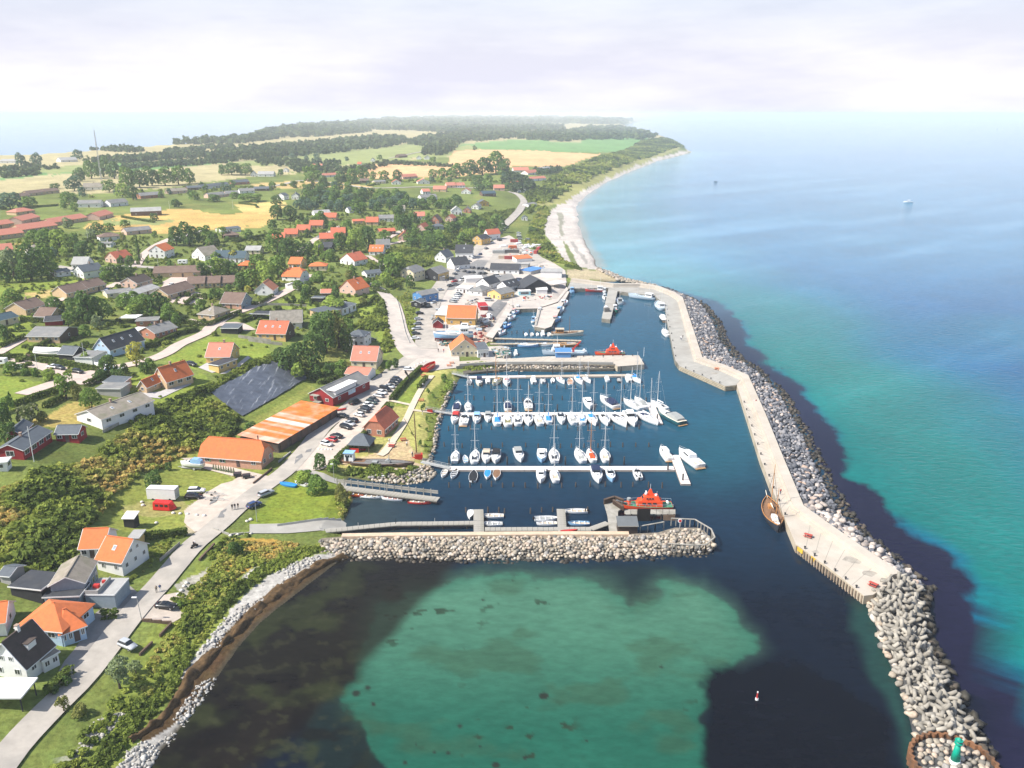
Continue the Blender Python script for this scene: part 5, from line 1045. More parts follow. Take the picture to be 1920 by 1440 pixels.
for k,u,v,L,hd,lb,kw in[('f',941,627,6.5,60,'small white fishing boat nearest the slipway pier',dict()),('f',951,614,7,60,'bright blue fishing boat second from the slipway pier',dict(hull='blue',house='lblue')),('f',959,599,8.5,62,'grey and white fishing boat by the inner quay',dict(house='white')),('f',967,588,8,62,'light blue fishing boat with pink roof',dict(hull='lblue',roof='pink')),('f',974,581,7,62,'white fishing boat in the basin corner',dict()),
('o',979,578,6,0,'orange open boat under the quay',dict(hull='orange',inside='varnish')),('o',1000,579,7.5,0,'light blue boat along the quay',dict(hull='lblue',inside='grey')),('f',1013,586,8,80,'pale blue fishing boat beside the stub pier',dict(hull='lblue')),('f',1001,603,7,80,'white fishing boat with blue house off the stub pier',dict(house='lblue')),('o',1018,614,10,172,'long white boat across the stub pier end',dict(inside='pink')),
('o',986,628.5,4.2,90,'white dinghy behind the slipway pier, first from left',dict(cover='white')),('o',997,628.5,4.6,90,'white dinghy behind the slipway pier, second from left',dict()),('o',1007.5,628.5,3.8,90,'white dinghy behind the slipway pier, third from left',dict(cover='white')),('m',1017.5,628.5,5.2,90,'white cabin boat behind the slipway pier',dict(house=True)),('o',1029,628.5,5,90,'white dinghy behind the slipway pier, nearest the wooden ship',dict()),
('f',1058,571,9.5,72,'white fishing boat nearest the big shed along the stub pier',dict()),('f',1051,584,9.5,72,'white and blue fishing boat in the middle of the stub pier',dict(house='lblue')),('f',1042.5,602,9.5,252,'light hulled fishing boat with red cover by the stub pier end',dict(hull='lblue',roof='pink',fore=True)),
('s',988,650,9.5,178,'white and blue double ended boat left of the lower slip pier',dict(hull='lblue',double=True,mast=False,cockpit='brown')),('s',1024,649,8,178,'dark decked sailboat beside the lower slip pier',dict(double=True,cockpit='brown',mast=False)),('s',1061,649,10.5,176,'varnished wooden yacht beside the lower slip pier',dict(hull='varnish',double=True,mast=False,deck=TEAK)),('m',967,665,4.6,90,'round little white boat by the net yard',dict(house=True))]:boat(k,u,v,L,hd,lb,fb,**kw)
ob_='boats in the outer fishing basin'
for k,u,v,L,hd,lb,kw in[('f',1071,547,9.5,95,'light blue fishing boat below the white canopy',dict(hull='lblue',house='lblue')),('f',1115,547,12,178,'red fishing boat along the outer quay',dict(hull='red',house='white',trim='white')),('f',1133,548,6,90,'white boat, farther of two left of the dark pier',dict()),('f',1133,560,6.5,270,'white boat, nearer of two left of the dark pier',dict(fore=True)),
('f',1161.5,568,11,88,'grey fishing boat right of the dark pier',dict(hull='greyb',house='grey')),('f',1154,584,9,270,'green hulled fishing boat by the dark pier end',dict(hull='green',house='white')),('o',1181,552,8.5,178,'long white open boat along the outer quay',dict(cover='white')),('f',1204,560,16,150,'large pale blue patrol vessel lying aslant',dict(hull='greyb',house='white',fore=False)),('f',1237,577,15,92,'big grey and white cutter along the breakwater quay',dict(hull='greyb',house='white',trim='white')),
('m',1242.5,600,9,92,'white cabin cruiser behind the breakwater sailboat',dict(hull='dark',house=True)),('s',1248,627,10,92,'white sailboat along the breakwater quay',dict(mh=1.3,cockpit='grey'))]:boat(k,u,v,L,hd,lb,ob_,**kw)
# ------------------------------------------------------------------ larger vessels
def vessel(name,cat,u,v,hd,label,z=0.0):
 p=at(u,v,z);return thing(name,(p.x,p.y,z),R(hd),label,cat)
def window_row(parent,x0,x1,y,z0,z1,n,ytop=None,gap=0.3):
 w=(x1-x0)/n
 for i in range(n):
  a=x0+w*i+w*gap/2;c=a+w*(1-gap);yt=y if ytop is None else ytop
  MB().add([(a,y,z0),(c,y,z0),(c,yt,z1),(a,yt,z1)],[(0,1,2,3)if y<0 else(3,2,1,0)]).to('window',DKG,parent)
def pilot(t_,L,hullc,housec,deckc):
 B=L*0.29;F=1.5
 hme,dme,hb,sh=hullmesh(L,B,F,PAL[hullc],PAL[deckc],0.85,2.3,False,0.35,0.25);obj('hull',hme,t_);obj('deck',dme,t_)
 h1=obj('deckhouse',cabin_mesh('deckhouse',-0.32*L,0.14*L,B*0.34,B*0.28,F-0.2,1.9,PAL[housec],0.2,0.5,0.92),t_)
 for s_ in(-1,1):window_row(h1,-0.22*L,0.06*L,s_*B*0.338,F+0.75,F+1.25,3,s_*B*0.322)
 h2=obj('bridge',cabin_mesh('bridge',-0.28*L,0.06*L,B*0.30,B*0.24,F+1.7,1.5,PAL[housec],0.6,0.9,0.8),t_)
 for s_ in(-1,1):window_row(h2,-0.16*L,-0.02*L,s_*B*0.285,F+2.3,F+2.8,3,s_*B*0.255)
 MB().add([(0.06*L-0.28,-B*0.2,F+2.2),(0.06*L-0.28,B*0.2,F+2.2),(0.06*L-0.6,B*0.18,F+2.8),(0.06*L-0.6,-B*0.18,F+2.8)],[(0,1,2,3)]).to('windscreen',DKG,h2)
 mt=MB().add([(-0.16*L,-0.35,F+3.2),(-0.04*L,-0.35,F+3.2),(-0.04*L,0.35,F+3.2),(-0.16*L,0.35,F+3.2),(-0.12*L,-0.15,F+5.4),(-0.09*L,-0.15,F+5.4),(-0.09*L,0.15,F+5.4),(-0.12*L,0.15,F+5.4)],[(4,5,6,7),(0,1,5,4),(1,2,6,5),(2,3,7,6),(3,0,4,7)]).to('mast',PAL[housec],t_)
 MB().box((-0.03*L,0,F+4.3),(0.3,1.5,0.2)).box((-0.02*L,0,F+3.7),(0.5,0.5,0.5)).to('radar',WHT,mt);MB().tube((-0.1*L,0,F+5.4),(-0.1*L,0,F+7.2),0.05,n=4).tube((-0.2*L,0.8,F+3),(-0.21*L,0.8,F+5),0.04,n=4).to('aerial',WHT,mt);MB().ball((-0.2*L,0.4,F+3.5),0.4).to('dome',WHT,t_)
 b=MB()
 for s_ in(-1,1):
  for i in range(10):
   a,c=i/10,(i+1)/10
   b.tube((-L/2+L*a,s_*hb(a)*0.97,sh(a)+0.9),(-L/2+L*c,s_*hb(c)*0.97,sh(c)+0.9),0.04,n=4,cap=False).tube((-L/2+L*a,s_*hb(a)*0.97,sh(a)),(-L/2+L*a,s_*hb(a)*0.97,sh(a)+0.9),0.04,n=4,cap=False)
 obj('guard_rail',b.mesh('guard_rail',PAL['greyb']),t_)
 lr=MB().tube((-0.42*L,-0.9,F+0.5),(-0.42*L,0.2,F+0.5),0.35,n=8).to('life_raft',WHT,t_)
 return h1
t_=vessel('rescue_boat','rescue boat',1207,953,180,'bright orange rescue boat in the timber berth on the boulder breakwater');pilot(t_,15.0,'orange','orange','deckgreen');t_.scale.z=0.82
MB().tube((0.27*15,0,1.4),(0.27*15,0,2.9),0.7,0.5,8).to('fire_monitor',PAL['orange'],t_);MB().tube((0.27*15,0,2.9),(0.27*15,0,3.7),0.5,0.55,8).to('drum',PAL['grey'],t_)
t_=vessel('pilot_boat','pilot boat',1143,666,180,'bright orange pilot boat along the stone mole near its end');pilot(t_,13.0,'orange','orange','deckgreen');t_.scale.z=0.8
t_=vessel('work_vessel','work vessel',1058,666,180,'pale grey work vessel with white bridge and red crane along the stone mole');L=19.5;B=5.2
hme,dme,hb,sh=hullmesh(L,B,1.7,PAL['greyb'],PAL['greyb'],0.9,2.2,False,0.5,0.5);obj('hull',hme,t_);obj('deck',dme,t_)
h1=obj('bridge',cabin_mesh('bridge',0.06*L,0.30*L,1.9,1.5,1.3,2.0,WHT,0.1,0.5),t_);h2=obj('upper_bridge',cabin_mesh('upper_bridge',0.10*L,0.26*L,1.6,1.3,3.2,1.5,WHT,0.1,0.3,0.9),t_)
for s_ in(-1,1):window_row(h1,0.08*L,0.25*L,s_*1.92,2.2,2.7,4,s_*1.75);window_row(h2,0.11*L,0.24*L,s_*1.60,3.8,4.3,4,s_*1.5)
MB().tube((0.16*L,0,4.6),(0.16*L,0,9.0),0.1,0.06,6).tube((0.16*L,-1,6.6),(0.16*L,1,6.6),0.05,n=4).to('mast',WHT,t_)
cr_o=MB().box((-0.2*L,0,2.4),(0.9,0.9,1.6)).tube((-0.2*L,0,3.0),(-0.36*L,0.3,6.4),0.42,0.3,4).to('crane',PAL['red'],t_)
MB().box((-0.02*L,0.6,2.1),(2.2,1.6,1.4)).box((-0.1*L,-0.9,1.9),(1.6,1.2,1.0)).tube((0,0,2.5),(0,0,4.3),0.35,0.3,8).to('deck_gear',PAL['greyb'],t_);MB().tube((-0.44*L,-1,2.2),(-0.44*L,1,2.2),0.6,n=8).to('winch',WHT,t_)
b=MB()
for s_ in(-1,1):
 for i in range(12):
  a,c=i/12,(i+1)/12;b.tube((-L/2+L*a,s_*hb(a)*0.98,sh(a)+0.8),(-L/2+L*c,s_*hb(c)*0.98,sh(c)+0.8),0.04,n=4,cap=False).tube((-L/2+L*a,s_*hb(a)*0.98,sh(a)),(-L/2+L*a,s_*hb(a)*0.98,sh(a)+0.8),0.04,n=4,cap=False)
obj('guard_rail',b.mesh('guard_rail',PAL['greyb']),t_)
t_=vessel('wooden_ship','wooden ship',1064,629,0,'old brown wooden ship with orange deckhouse behind the slipway pier');L=15.5
hme,dme,hb,sh=hullmesh(L,4.4,1.5,PAL['cream'],PAL['brown'],0.7,2.4,False,0.6,0.5,PAL['brown']);obj('hull',hme,t_);obj('deck',dme,t_)
h1=obj('deckhouse',cabin_mesh('deckhouse',-0.36*L,-0.12*L,1.5,1.4,1.2,2.0,PAL['varnish'],0,0,0.95),t_);MB().box((-0.24*L,0,3.3),(0.27*L,3.2,0.15)).to('roof',PAL['beige'],h1)
for s_ in(-1,1):window_row(h1,-0.34*L,-0.14*L,s_*1.5,2.2,2.8,3,s_*1.46)
MB().tube((0.06*L,0,1.4),(0.06*L,0,9.5),0.14,0.09,6).to('mast',PAL['brown'],t_);MB().box((0.2*L,0,1.6),(3.0,2.0,0.5)).to('hatch',PAL['brown'],t_);MB().box((0,0,1.55),(0.01,0.01,0.01)).loft([[(-L/2+L*i/10,s*(hb(i/10)+.05),sh(i/10)-0.1),(-L/2+L*i/10,s*(hb(i/10)+.05),sh(i/10)+0.08)]for s in(1,)for i in range(11)],close=False).loft([[(-L/2+L*i/10,-(hb(i/10)+.05),sh(i/10)-0.1),(-L/2+L*i/10,-(hb(i/10)+.05),sh(i/10)+0.08)]for i in range(11)],close=False).to('rubbing_strake',PAL['brown'],t_)
t_=vessel('ketch','ketch',1447,970,math.degrees(math.atan2(*(at(1426,860)-at(1475,980)).yx)),'old wooden ketch with brown deck moored along the inside of the breakwater');L=17.0
hme,dme,hb,sh=hullmesh(L,4.8,1.6,PAL['dark'],PAL['brown'],0.6,2.6,True,0.35,0.35,PAL['rust']);obj('hull',hme,t_);obj('deck',dme,t_)
b=MB()
for s_ in(-1,1):
 pts=[(-L/2+L*i/16,s_*(hb(i/16)+0.02),sh(i/16)+0.04)for i in range(17)]
 for a,c in zip(pts[:-1],pts[1:]):b.tube(a,c,0.11,n=5,cap=False)
obj('cap_rail',b.mesh('cap_rail',PAL['varnish']),t_)
for x0,x1,w,m in((-0.30,-0.12,0.8,WHT),(-0.05,0.06,0.65,PAL['brown']),(0.12,0.24,0.6,PAL['varnish'])):obj('deckhouse',cabin_mesh('deckhouse',x0*L,x1*L,w,w*0.9,1.3,0.8,m,0.05,0.1,0.9),t_)
for xm,hm_ in((0.16,14.0),(-0.26,10.5)):
 mt=MB().tube((xm*L,0,1.2),(xm*L-0.3,0,hm_),0.15,0.07,6).to('mast',PAL['varnish'],t_)
 bb_=MB()
 for q in((xm*L+0.3,1.85,1.6),(xm*L+0.3,-1.85,1.6),(xm*L-0.5,1.85,1.6),(xm*L-0.5,-1.85,1.6)):bb_.tube(q,(xm*L-0.25,0,hm_*0.85),0.025,n=3,cap=False)
 obj('shroud',bb_.mesh('shroud',BLK),mt)
 MB().tube((xm*L,0,2.5),(xm*L-3.6,0,2.8),0.09,n=6).to('boom',PAL['varnish'],t_);MB().tube((xm*L-0.1,0,2.75),(xm*L-3.4,0,3.0),0.2,0.12,6).to('furled_sail',PAL['cream'],t_)
MB().tube((L*0.46,0,1.9),(L*0.46+3.2,0,2.6),0.12,0.08,6).to('bowsprit',PAL['cream'],t_);MB().loft([[(-0.42*L,-0.6,1.9),(-0.42*L,0,1.6),(-0.42*L,0.6,1.9)],[(-0.34*L,-0.6,1.95),(-0.34*L,0,1.6),(-0.34*L,0.6,1.95)]],close=False).to('dinghy',WHT,t_)
p=G(850,640);t_=thing('slipway_cutter',(p.x,p.y,p.z+2.0),R(187),'white and blue wooden cutter hauled out on the shipyard slipway','cutter');L=18.0
hme,dme,hb,sh=hullmesh(L,5.0,2.0,PAL['lblue'],DECKM,0.6,2.3,False,0.55,0.5,PAL['rust'],1.7);obj('hull',hme,t_);obj('deck',dme,t_)
b=MB()
for s_ in(-1,1):b.loft([[(-L/2+L*i/12,s_*(hb(i/12)+0.03),sh(i/12)-0.85),(-L/2+L*i/12,s_*(hb(i/12)+0.05),sh(i/12)+0.03)]for i in range(13)],close=False)
obj('white_strake',b.mesh('white_strake',WHT),t_)
wh=obj('wheelhouse',cabin_mesh('wheelhouse',-0.38*L,-0.16*L,1.6,1.5,1.7,2.5,WHT,0,0.2,0.95),t_);MB().box((-0.27*L,0,4.3),(4.4,3.5,0.15)).to('roof',WHT,wh)
for s_ in(-1,1):window_row(wh,-0.36*L,-0.19*L,s_*1.6,3.0,3.7,3,s_*1.55)
MB().tube((0.18*L,0,2),(0.18*L,0,11),0.16,0.1,6).to('mast',WHT,t_);MB().tube((0.18*L,0,3.2),(-0.05*L,0,5.6),0.1,n=6).to('derrick',WHT,t_);MB().box((0.02*L,0,2.1),(3,2,0.6)).to('hatch',DECKM,t_)
MB().box((0,0,-1.75),(15,2.2,0.5)).box((5,0,-1.0),(0.4,4.6,0.4)).box((-5,0,-1.0),(0.4,4.6,0.4)).to('cradle',PAL['rust'],t_)
p=G(718,872);t_=thing('beached_cutter',(p.x,p.y,p.z+0.2),R(-4),'grey hulk of an old wooden cutter lying on the grass above the rock point','boat wreck');L=19.0
hme,dme,hb,sh=hullmesh(L,4.0,0.9,cm('grey_weathered_hull',(0.13,0.085,0.07),0.9,0.2),cm('grey_weathered_deck',(0.17,0.165,0.16),0.95,0.2),0.6,2.2,False,0.3,0.25);obj('hull',hme,t_);obj('deck',dme,t_)
MB().tube((0.08*L,-0.6,1.3),(0.08*L,0.6,1.3),0.45,n=8).box((0.08*L,0,1.1),(1.4,1.5,0.6)).tube((0.1*L,0,1.2),(0.1*L,0,3.0),0.12).to('winch',PAL['grey'],t_);MB().tube((-0.2*L,0.5,1.1),(0.05*L,0.5,1.2),0.13).tube((0.12*L,-0.3,1.1),(0.34*L,0,1.3),0.13).to('spar',PAL['grey'],t_);MB().box((-0.12*L,-0.5,0.95),(1.6,1.4,0.4)).to('hatch',PAL['grey'],t_)
p=G(656,866);t_=thing('wheelhouse',(p.x,p.y,p.z+0.7),R(-6),'white and blue wheelhouse standing on planks beside the beached cutter','wheelhouse')
h1=obj('house',cabin_mesh('house',-1.4,1.4,1.2,1.2,0,2.4,WHT,0.1,0.1,0.95),t_);MB().box((0,0,2.47),(3.2,2.7,0.16)).to('roof',PAL['lblue'],t_);window_row(h1,-1.1,1.2,-1.22,1.3,1.9,3,-1.18);MB().box((-0.4,-1.2,0.8),(0.7,0.08,1.6)).to('door',PAL['dark'],t_);MB().box((0.5,0,-0.35),(8.5,2.6,0.7)).to('plank_stage',PAL['brown'],t_)
p=G(361,879);t_=thing('speedboat',(p.x,p.y,p.z+1.0),R(172),'white speedboat with dark bottom parked on a trailer by the brick house','speedboat',None);motorboat(t_,7.0,'white','lblue');MB().box((0,0,-0.5),(6,1.6,0.15)).tube((-1,-0.9,-0.65),(-1,-1.1,-0.65),0.33,n=10).tube((-1,0.9,-0.65),(-1,1.1,-0.65),0.33,n=10).box((3.6,0,-0.55),(1.6,0.15,0.12)).to('trailer',GALV,t_)
t_=vessel('motor_yacht','motor yacht',1702,380,180,'small white motor yacht alone on the open sea');motorboat(t_,11,'white',None,False,True)
t_=vessel('sailing_yacht','sailing yacht',1870,243,180,'distant yacht under white sail near the horizon');sailboat(t_,12);MB().add([(1,0,2.5),(-4.5,0.4,2.5),(0.7,0,16)],[(0,1,2)]).add([(1.3,0,2.2),(5.6,0.3,2),(1.1,0,14)],[(0,1,2)]).to('mainsail',WHT,t_)
t_=vessel('rowing_boat','rowing boat',1342,341,160,'tiny dark rowing boat on the pale bay off the beach');openboat(t_,5.5,'dark','brown')
p=at(1419,1312,0);t_=thing('spar_buoy',tuple(p),0,'red and white spar buoy floating in the dark harbour approach','buoy')
MB().tube((0,0,-0.4),(0,0,0.35),0.32,0.28,10).to('float',M_WHITE,t_);MB().tube((0,0,0.35),(0.03,0,1.5),0.16,0.12,8).to('spar',PAL['red'],t_);MB().tube((0.03,0,1.5),(0.03,0,1.75),0.13,0.13,8).to('top_mark',M_WHITE,t_)
# ------------------------------------------------------------------ buildings
RO={'orange':mat('orange_tiles',(0.60,0.165,0.055),0.85,0.10,1.2,dirt=(0.42,0.13,0.06),dirt_amt=0.45),'red':mat('red_tiles',(0.52,0.14,0.075),0.85,0.12,1.2,dirt=(0.36,0.12,0.07),dirt_amt=0.5),'terra':mat('terracotta_tiles',(0.55,0.21,0.11),0.85,0.14,1.0,dirt=(0.38,0.15,0.09),dirt_amt=0.5),
'black':mat('black_roof',(0.045,0.048,0.055),0.7,0.18,0.9,dirt=(0.08,0.08,0.08),dirt_amt=0.5),'grey':mat('grey_fibre_roof',(0.20,0.20,0.195),0.9,0.14,0.7,dirt=(0.30,0.28,0.25),dirt_amt=0.5),'lgrey':mat('pale_grey_roof',(0.36,0.355,0.34),0.9,0.12,0.7,dirt=(0.25,0.24,0.22),dirt_amt=0.5),'brown':mat('brown_tiles',(0.17,0.115,0.09),0.9,0.16,0.9,dirt=(0.24,0.18,0.14),dirt_amt=0.4),
'dbrown':mat('dark_brown_roof',(0.085,0.065,0.055),0.9,0.2,0.9),'gbrown':mat('mossy_grey_roof',(0.27,0.235,0.19),0.92,0.18,0.8,dirt=(0.17,0.17,0.10),dirt_amt=0.6),'slate':mat('slate_roof',(0.10,0.115,0.13),0.75,0.15,0.9),'teal':mat('dark_teal_roof',(0.05,0.085,0.105),0.7,0.15,0.9),'white':mat('white_roof',(0.74,0.71,0.68),0.8,0.06,0.5),'blue':mat('blue_roof',(0.08,0.22,0.50),0.7,0.1,0.6),
'rust':mat('rusty_sheet_roof',(0.62,0.175,0.035),0.75,0.22,0.5,dirt=(0.74,0.56,0.46),dirt_amt=0.32),'redflat':mat('red_flat_roof',(0.40,0.02,0.025),0.7,0.12,0.6),'thatch':mat('weathered_boards',(0.24,0.22,0.185),0.95,0.25,0.7),'pinkr':mat('faded_red_roof',(0.50,0.19,0.13),0.85,0.1,0.9)}
WA={'white':mat('white_wall',(0.76,0.75,0.73),0.85,0.05,0.5),'cream':mat('cream_wall',(0.70,0.60,0.42),0.85,0.06,0.5),'yellow':mat('yellow_wall',(0.66,0.45,0.17),0.85,0.08,0.5),'ochre':mat('ochre_wall',(0.58,0.36,0.11),0.85,0.1,0.5),'brick':mat('red_brick',(0.42,0.18,0.115),0.9,0.18,1.5),'pinkbrick':mat('pink_brick',(0.52,0.29,0.20),0.9,0.15,1.5),'ybrick':mat('yellow_brick',(0.56,0.40,0.24),0.9,0.14,1.5),
'red':mat('red_boards',(0.28,0.022,0.024),0.85,0.15,1.0),'greyb':mat('grey_blue_boards',(0.25,0.30,0.34),0.85,0.12,1.0),'black':mat('black_boards',(0.03,0.03,0.032),0.85,0.2,1.0),'lblue':mat('light_blue_wall',(0.42,0.56,0.70),0.85,0.06,0.6),'blue':mat('blue_boards',(0.08,0.22,0.46),0.8,0.12,0.8),'brown':mat('brown_wall',(0.13,0.085,0.06),0.9,0.18,0.9),'grey':mat('grey_wall',(0.36,0.35,0.33),0.9,0.1,0.6),'turq':mat('turquoise_boards',(0.36,0.66,0.72),0.8,0.06,0.8),'pink':mat('pink_wall',(0.62,0.42,0.34),0.85,0.08,0.6)}
WINW=mat('window_frame_white',(0.75,0.75,0.73),0.6,0.04);GLASS=mat('window_glass',(0.03,0.036,0.042),0.08,0.3,0.3,spec=0.7);SKYL=mat('skylight_glass',(0.22,0.25,0.28),0.06,0.2,spec=0.9);CHIM=mat('chimney_brick',(0.36,0.26,0.20),0.9,0.2,2.0);DOORM=mat('door_paint',(0.10,0.07,0.06),0.7)
HOUSES=[]
def win_mesh(w,h):
 k='win%.1f_%.1f'%(w,h)
 if k in WINC:return WINC[k]
 fr=MB().box((0,0,0),(w,0.10,h)).mesh('window',WINW)
 pn=MB()
 nx=2 if w<1.9 else max(2,int(w/0.9))
 for i in range(nx):pn.box(((i+0.5)*(w-0.16)/nx-(w-0.16)/2,-0.045,0),((w-0.16)/nx-0.10,0.04,h-0.22))
 WINC[k]=(fr,pn.mesh('pane',GLASS));return WINC[k]
WINC={}
def house(label,A,B,dep,wall='white',roof='orange',wh=2.6,rh=3.0,ridge='x',typ='gable',cat='house',name=None,eave=0.4,win=(3,1,0),chim=0,sky=0,dorm=0,gable=None,fasc='white',door=True,skyl=None,flat_over=0.3,z=None,L=None,group=None,winh=1.1,winw=1.2):
 a=G(*A);b_=G(*B);a2=a.xy;b2=b_.xy
 d=(b2-a2);Lx=L or d.length;d.normalize();nrm=Vector((-d.y,d.x));az=math.atan2(d.y,d.x)
 if isinstance(dep,tuple):c=G(*dep).xy;Dy=max(2.5,abs((c-b2).dot(nrm)));Dy=min(Dy,11.5)if(a[1]if False else G(*A).y)>330 else Dy
 else:Dy=dep
 cs=[a2,b2,b2+nrm*Dy,a2+nrm*Dy];hs_=[H(q.x,q.y)for q in cs]
 z0=z if z is not None else(hs_[0]+hs_[1])/2*0.6+max(hs_)*0.4
 near=scale_at((a2.x,a2.y,z0))>3.6
 t_=thing(name or cat.replace(' ','_').replace('-','_'),(a2.x,a2.y,z0),az,label,cat,group);W_=WA[wall];r_=RO[roof]
 base=min(0,min(hs_)-z0)-0.6
 ew=eave
 if typ in('gable','hip','halfhip'):
  rx=ridge=='x';half=(Dy if rx else Lx)/2
  wb=MB()
  if typ=='hip':wb.prism([(0,0),(Lx,0),(Lx,Dy),(0,Dy)],base,wh)
  else:
   gtop=wh+rh*(0.98 if typ=='gable' else 0.55)
   if rx:
    if typ=='gable':prof=[(0,base),(Dy,base),(Dy,wh),(half,gtop),(0,wh)]
    else:k=0.55;prof=[(0,base),(Dy,base),(Dy,wh),(half+half*(1-k),gtop),(half-half*(1-k),gtop),(0,wh)]
    n_=len(prof);v=[(0,y,q)for y,q in prof]+[(Lx,y,q)for y,q in prof]
   else:
    if typ=='gable':prof=[(0,base),(Lx,base),(Lx,wh),(half,gtop),(0,wh)]
    else:k=0.55;prof=[(0,base),(Lx,base),(Lx,wh),(half+half*(1-k),gtop),(half-half*(1-k),gtop),(0,wh)]
    n_=len(prof);v=[(x,Dy,q)for x,q in prof]+[(x,0,q)for x,q in prof]
   wb.add(v,[tuple(range(n_-1,-1,-1)),tuple(range(n_,2*n_))]+[(i,(i+1)%n_,n_+(i+1)%n_,n_+i)for i in range(n_)])
   if gable:
    wb.m[-(n_+2)]=1;wb.m[-(n_+1)]=1
  obj('wall',wb.mesh('wall',[W_,WA[gable]]if gable else W_),t_)
  th=0.16;s_=rh/half;ze=wh-ew*s_
  def P(x,y,q):return(x,y,q)if rx else(y,x,q) # along-ridge coordinate first
  Lr=Lx if rx else Dy;Hf=half
  rb_=MB()
  if typ=='gable':e0,e1=-ew*0.7,Lr+ew*0.7;h0=h1=0
  elif typ=='halfhip':e0,e1=-ew*0.7,Lr+ew*0.7;h0=h1=Hf*0.45
  else:e0,e1=-ew,Lr+ew;h0=h1=min(Hf+ew,(Lr+2*ew)/2-0.05)
  zr=wh+rh
  for sg in(-1,1):
   y0=Hf+sg*(Hf+ew)
   if typ=='halfhip':
    ym=Hf+sg*Hf*0.45;zm=wh+rh*0.55
    q=[P(e0,y0,ze),P(e1,y0,ze),P(e1,ym,zm),P(e1-h1,Hf,zr),P(e0+h0,Hf,zr),P(e0,ym,zm)]
   else:q=[P(e0,y0,ze),P(e1,y0,ze),P(e1-h1,Hf,zr),P(e0+h0,Hf,zr)]
   n_=len(q);top=[(x,y,zz+th)for x,y,zz in q]
   rb_.add(q+top,[tuple(range(n_)),tuple(range(n_,2*n_))]+[(i,(i+1)%n_,n_+(i+1)%n_,n_+i)for i in range(n_)])
  if typ in('hip','halfhip'):
   for e,sg in((e0,1),(e1,-1)):
    if typ=='hip':q=[P(e,-ew,ze),P(e,2*Hf+ew,ze),P(e+sg*h0,Hf,zr)]
    else:q=[P(e,Hf-Hf*0.45,wh+rh*0.55),P(e,Hf+Hf*0.45,wh+rh*0.55),P(e+sg*h0,Hf,zr)]
    top=[(x,y,zz+th)for x,y,zz in q];rb_.add(q+top,[(0,1,2),(3,4,5),(0,1,4,3),(1,2,5,4),(2,0,3,5)])
  me=rb_.mesh('roof',r_);bm_=bmesh.new();bm_.from_mesh(me);bmesh.ops.recalc_face_normals(bm_,faces=bm_.faces);bm_.to_mesh(me);bm_.free()
  ro=obj('roof',me,t_)
  if near:MB().box(P(Lr/2,Hf,zr+th+0.02),((Lr-2*h0,0.3,0.12)if rx else(0.3,Lr-2*h0,0.12))).to('ridge_cap',r_,ro)
  if fasc and near:
   fb=MB()
   for sg in(-1,1):
    y0=Hf+sg*(Hf+ew+0.03);fb.box(P(Lr/2,y0,ze+0.02),((e1-e0,0.06,0.2)if rx else(0.06,e1-e0,0.2)))
   if typ=='gable':
    for e in(e0-0.03,e1+0.03):
     for sg in(-1,1):
      p0=P(e,Hf+sg*(Hf+ew),ze+0.02);p1=P(e,Hf,zr+0.02);fb.tube(p0,p1,0.10,n=4)
   obj('fascia',fb.mesh('fascia',WINW if fasc=='white' else DOORM),ro)
  for i in range(chim):
   x=Lr*(0.5 if chim==1 else 0.3+0.4*i)+RU(-0.12,0.12)*Lr;q=P(x,Hf,zr+0.25)
   ch=MB().box(q,(0.6,0.6,1.7)).to('chimney',WA['white']if wall=='white' and RN()<0.5 else CHIM,ro);MB().box((q[0],q[1],q[2]+0.9),(0.75,0.75,0.12)).to('chimney_cap',CHIM,ch)
  sl=math.atan(s_)
  for i in range(sky): # skylights on the slope that faces the camera
   x=Lr*(i+1)/(sky+1);f_=0.52
   if rx:q=(x,Hf*f_,wh+rh*f_+th+0.05);o=MB().box((0,0,0),(0.8,1.2,0.1)).to('skylight',WINW,ro,q);o.rotation_euler=(sl,0,0)
   else:
    q=(2*Hf-Hf*f_,x,wh+rh*f_+th+0.05);o=MB().box((0,0,0),(1.2,0.8,0.1)).to('skylight',WINW,ro,q);o.rotation_euler=(0,sl,0)
   MB().box((0,0,0.06),(0.95,0.6,0.03)if not rx else(0.6,0.95,0.03)).to('pane',SKYL,o)
  for i in range(dorm):
   x=Lr*(i+1)/(dorm+1);f_=0.35;zz=wh+rh*f_
   if rx:dm_=MB().box((x,Hf*f_+0.9,zz+0.6),(1.9,2.2,1.3));wp_=(x,Hf*f_-0.22,zz+0.65);rot=0;rf=MB().box((x,Hf*f_+0.9,zz+1.33),(2.3,2.7,0.14))
   else:dm_=MB().box((2*Hf-Hf*f_-0.9,x,zz+0.6),(2.2,1.9,1.3));wp_=(2*Hf-Hf*f_+0.22,x,zz+0.65);rot=pi/2;rf=MB().box((2*Hf-Hf*f_-0.9,x,zz+1.33),(2.7,2.3,0.14))
   do=obj('dormer',dm_.mesh('dormer',WA['white']),ro)
   t2=obj('dormer_roof',rf.mesh('dormer_roof',r_),ro)
   m1,m2=win_mesh(1.4,0.9);o=obj('dormer_window',m1,ro,wp_,rot)
 else: # flat, lean-to, carport, tent
  h2=wh+(rh if typ=='lean' else 0)
  if typ=='carport':
   pb=MB()
   for x in(0.2,Lx-0.2):
    for y in(0.2,Dy-0.2):pb.box((x,y,(wh+base)/2),(0.16,0.16,wh-base))
   obj('post',pb.mesh('post',WA['black']),t_)
  else:MB().prism([(0,0),(Lx,0),(Lx,Dy),(0,Dy)],base,[wh,wh,h2,h2]).to('wall',W_,t_)
  e=flat_over
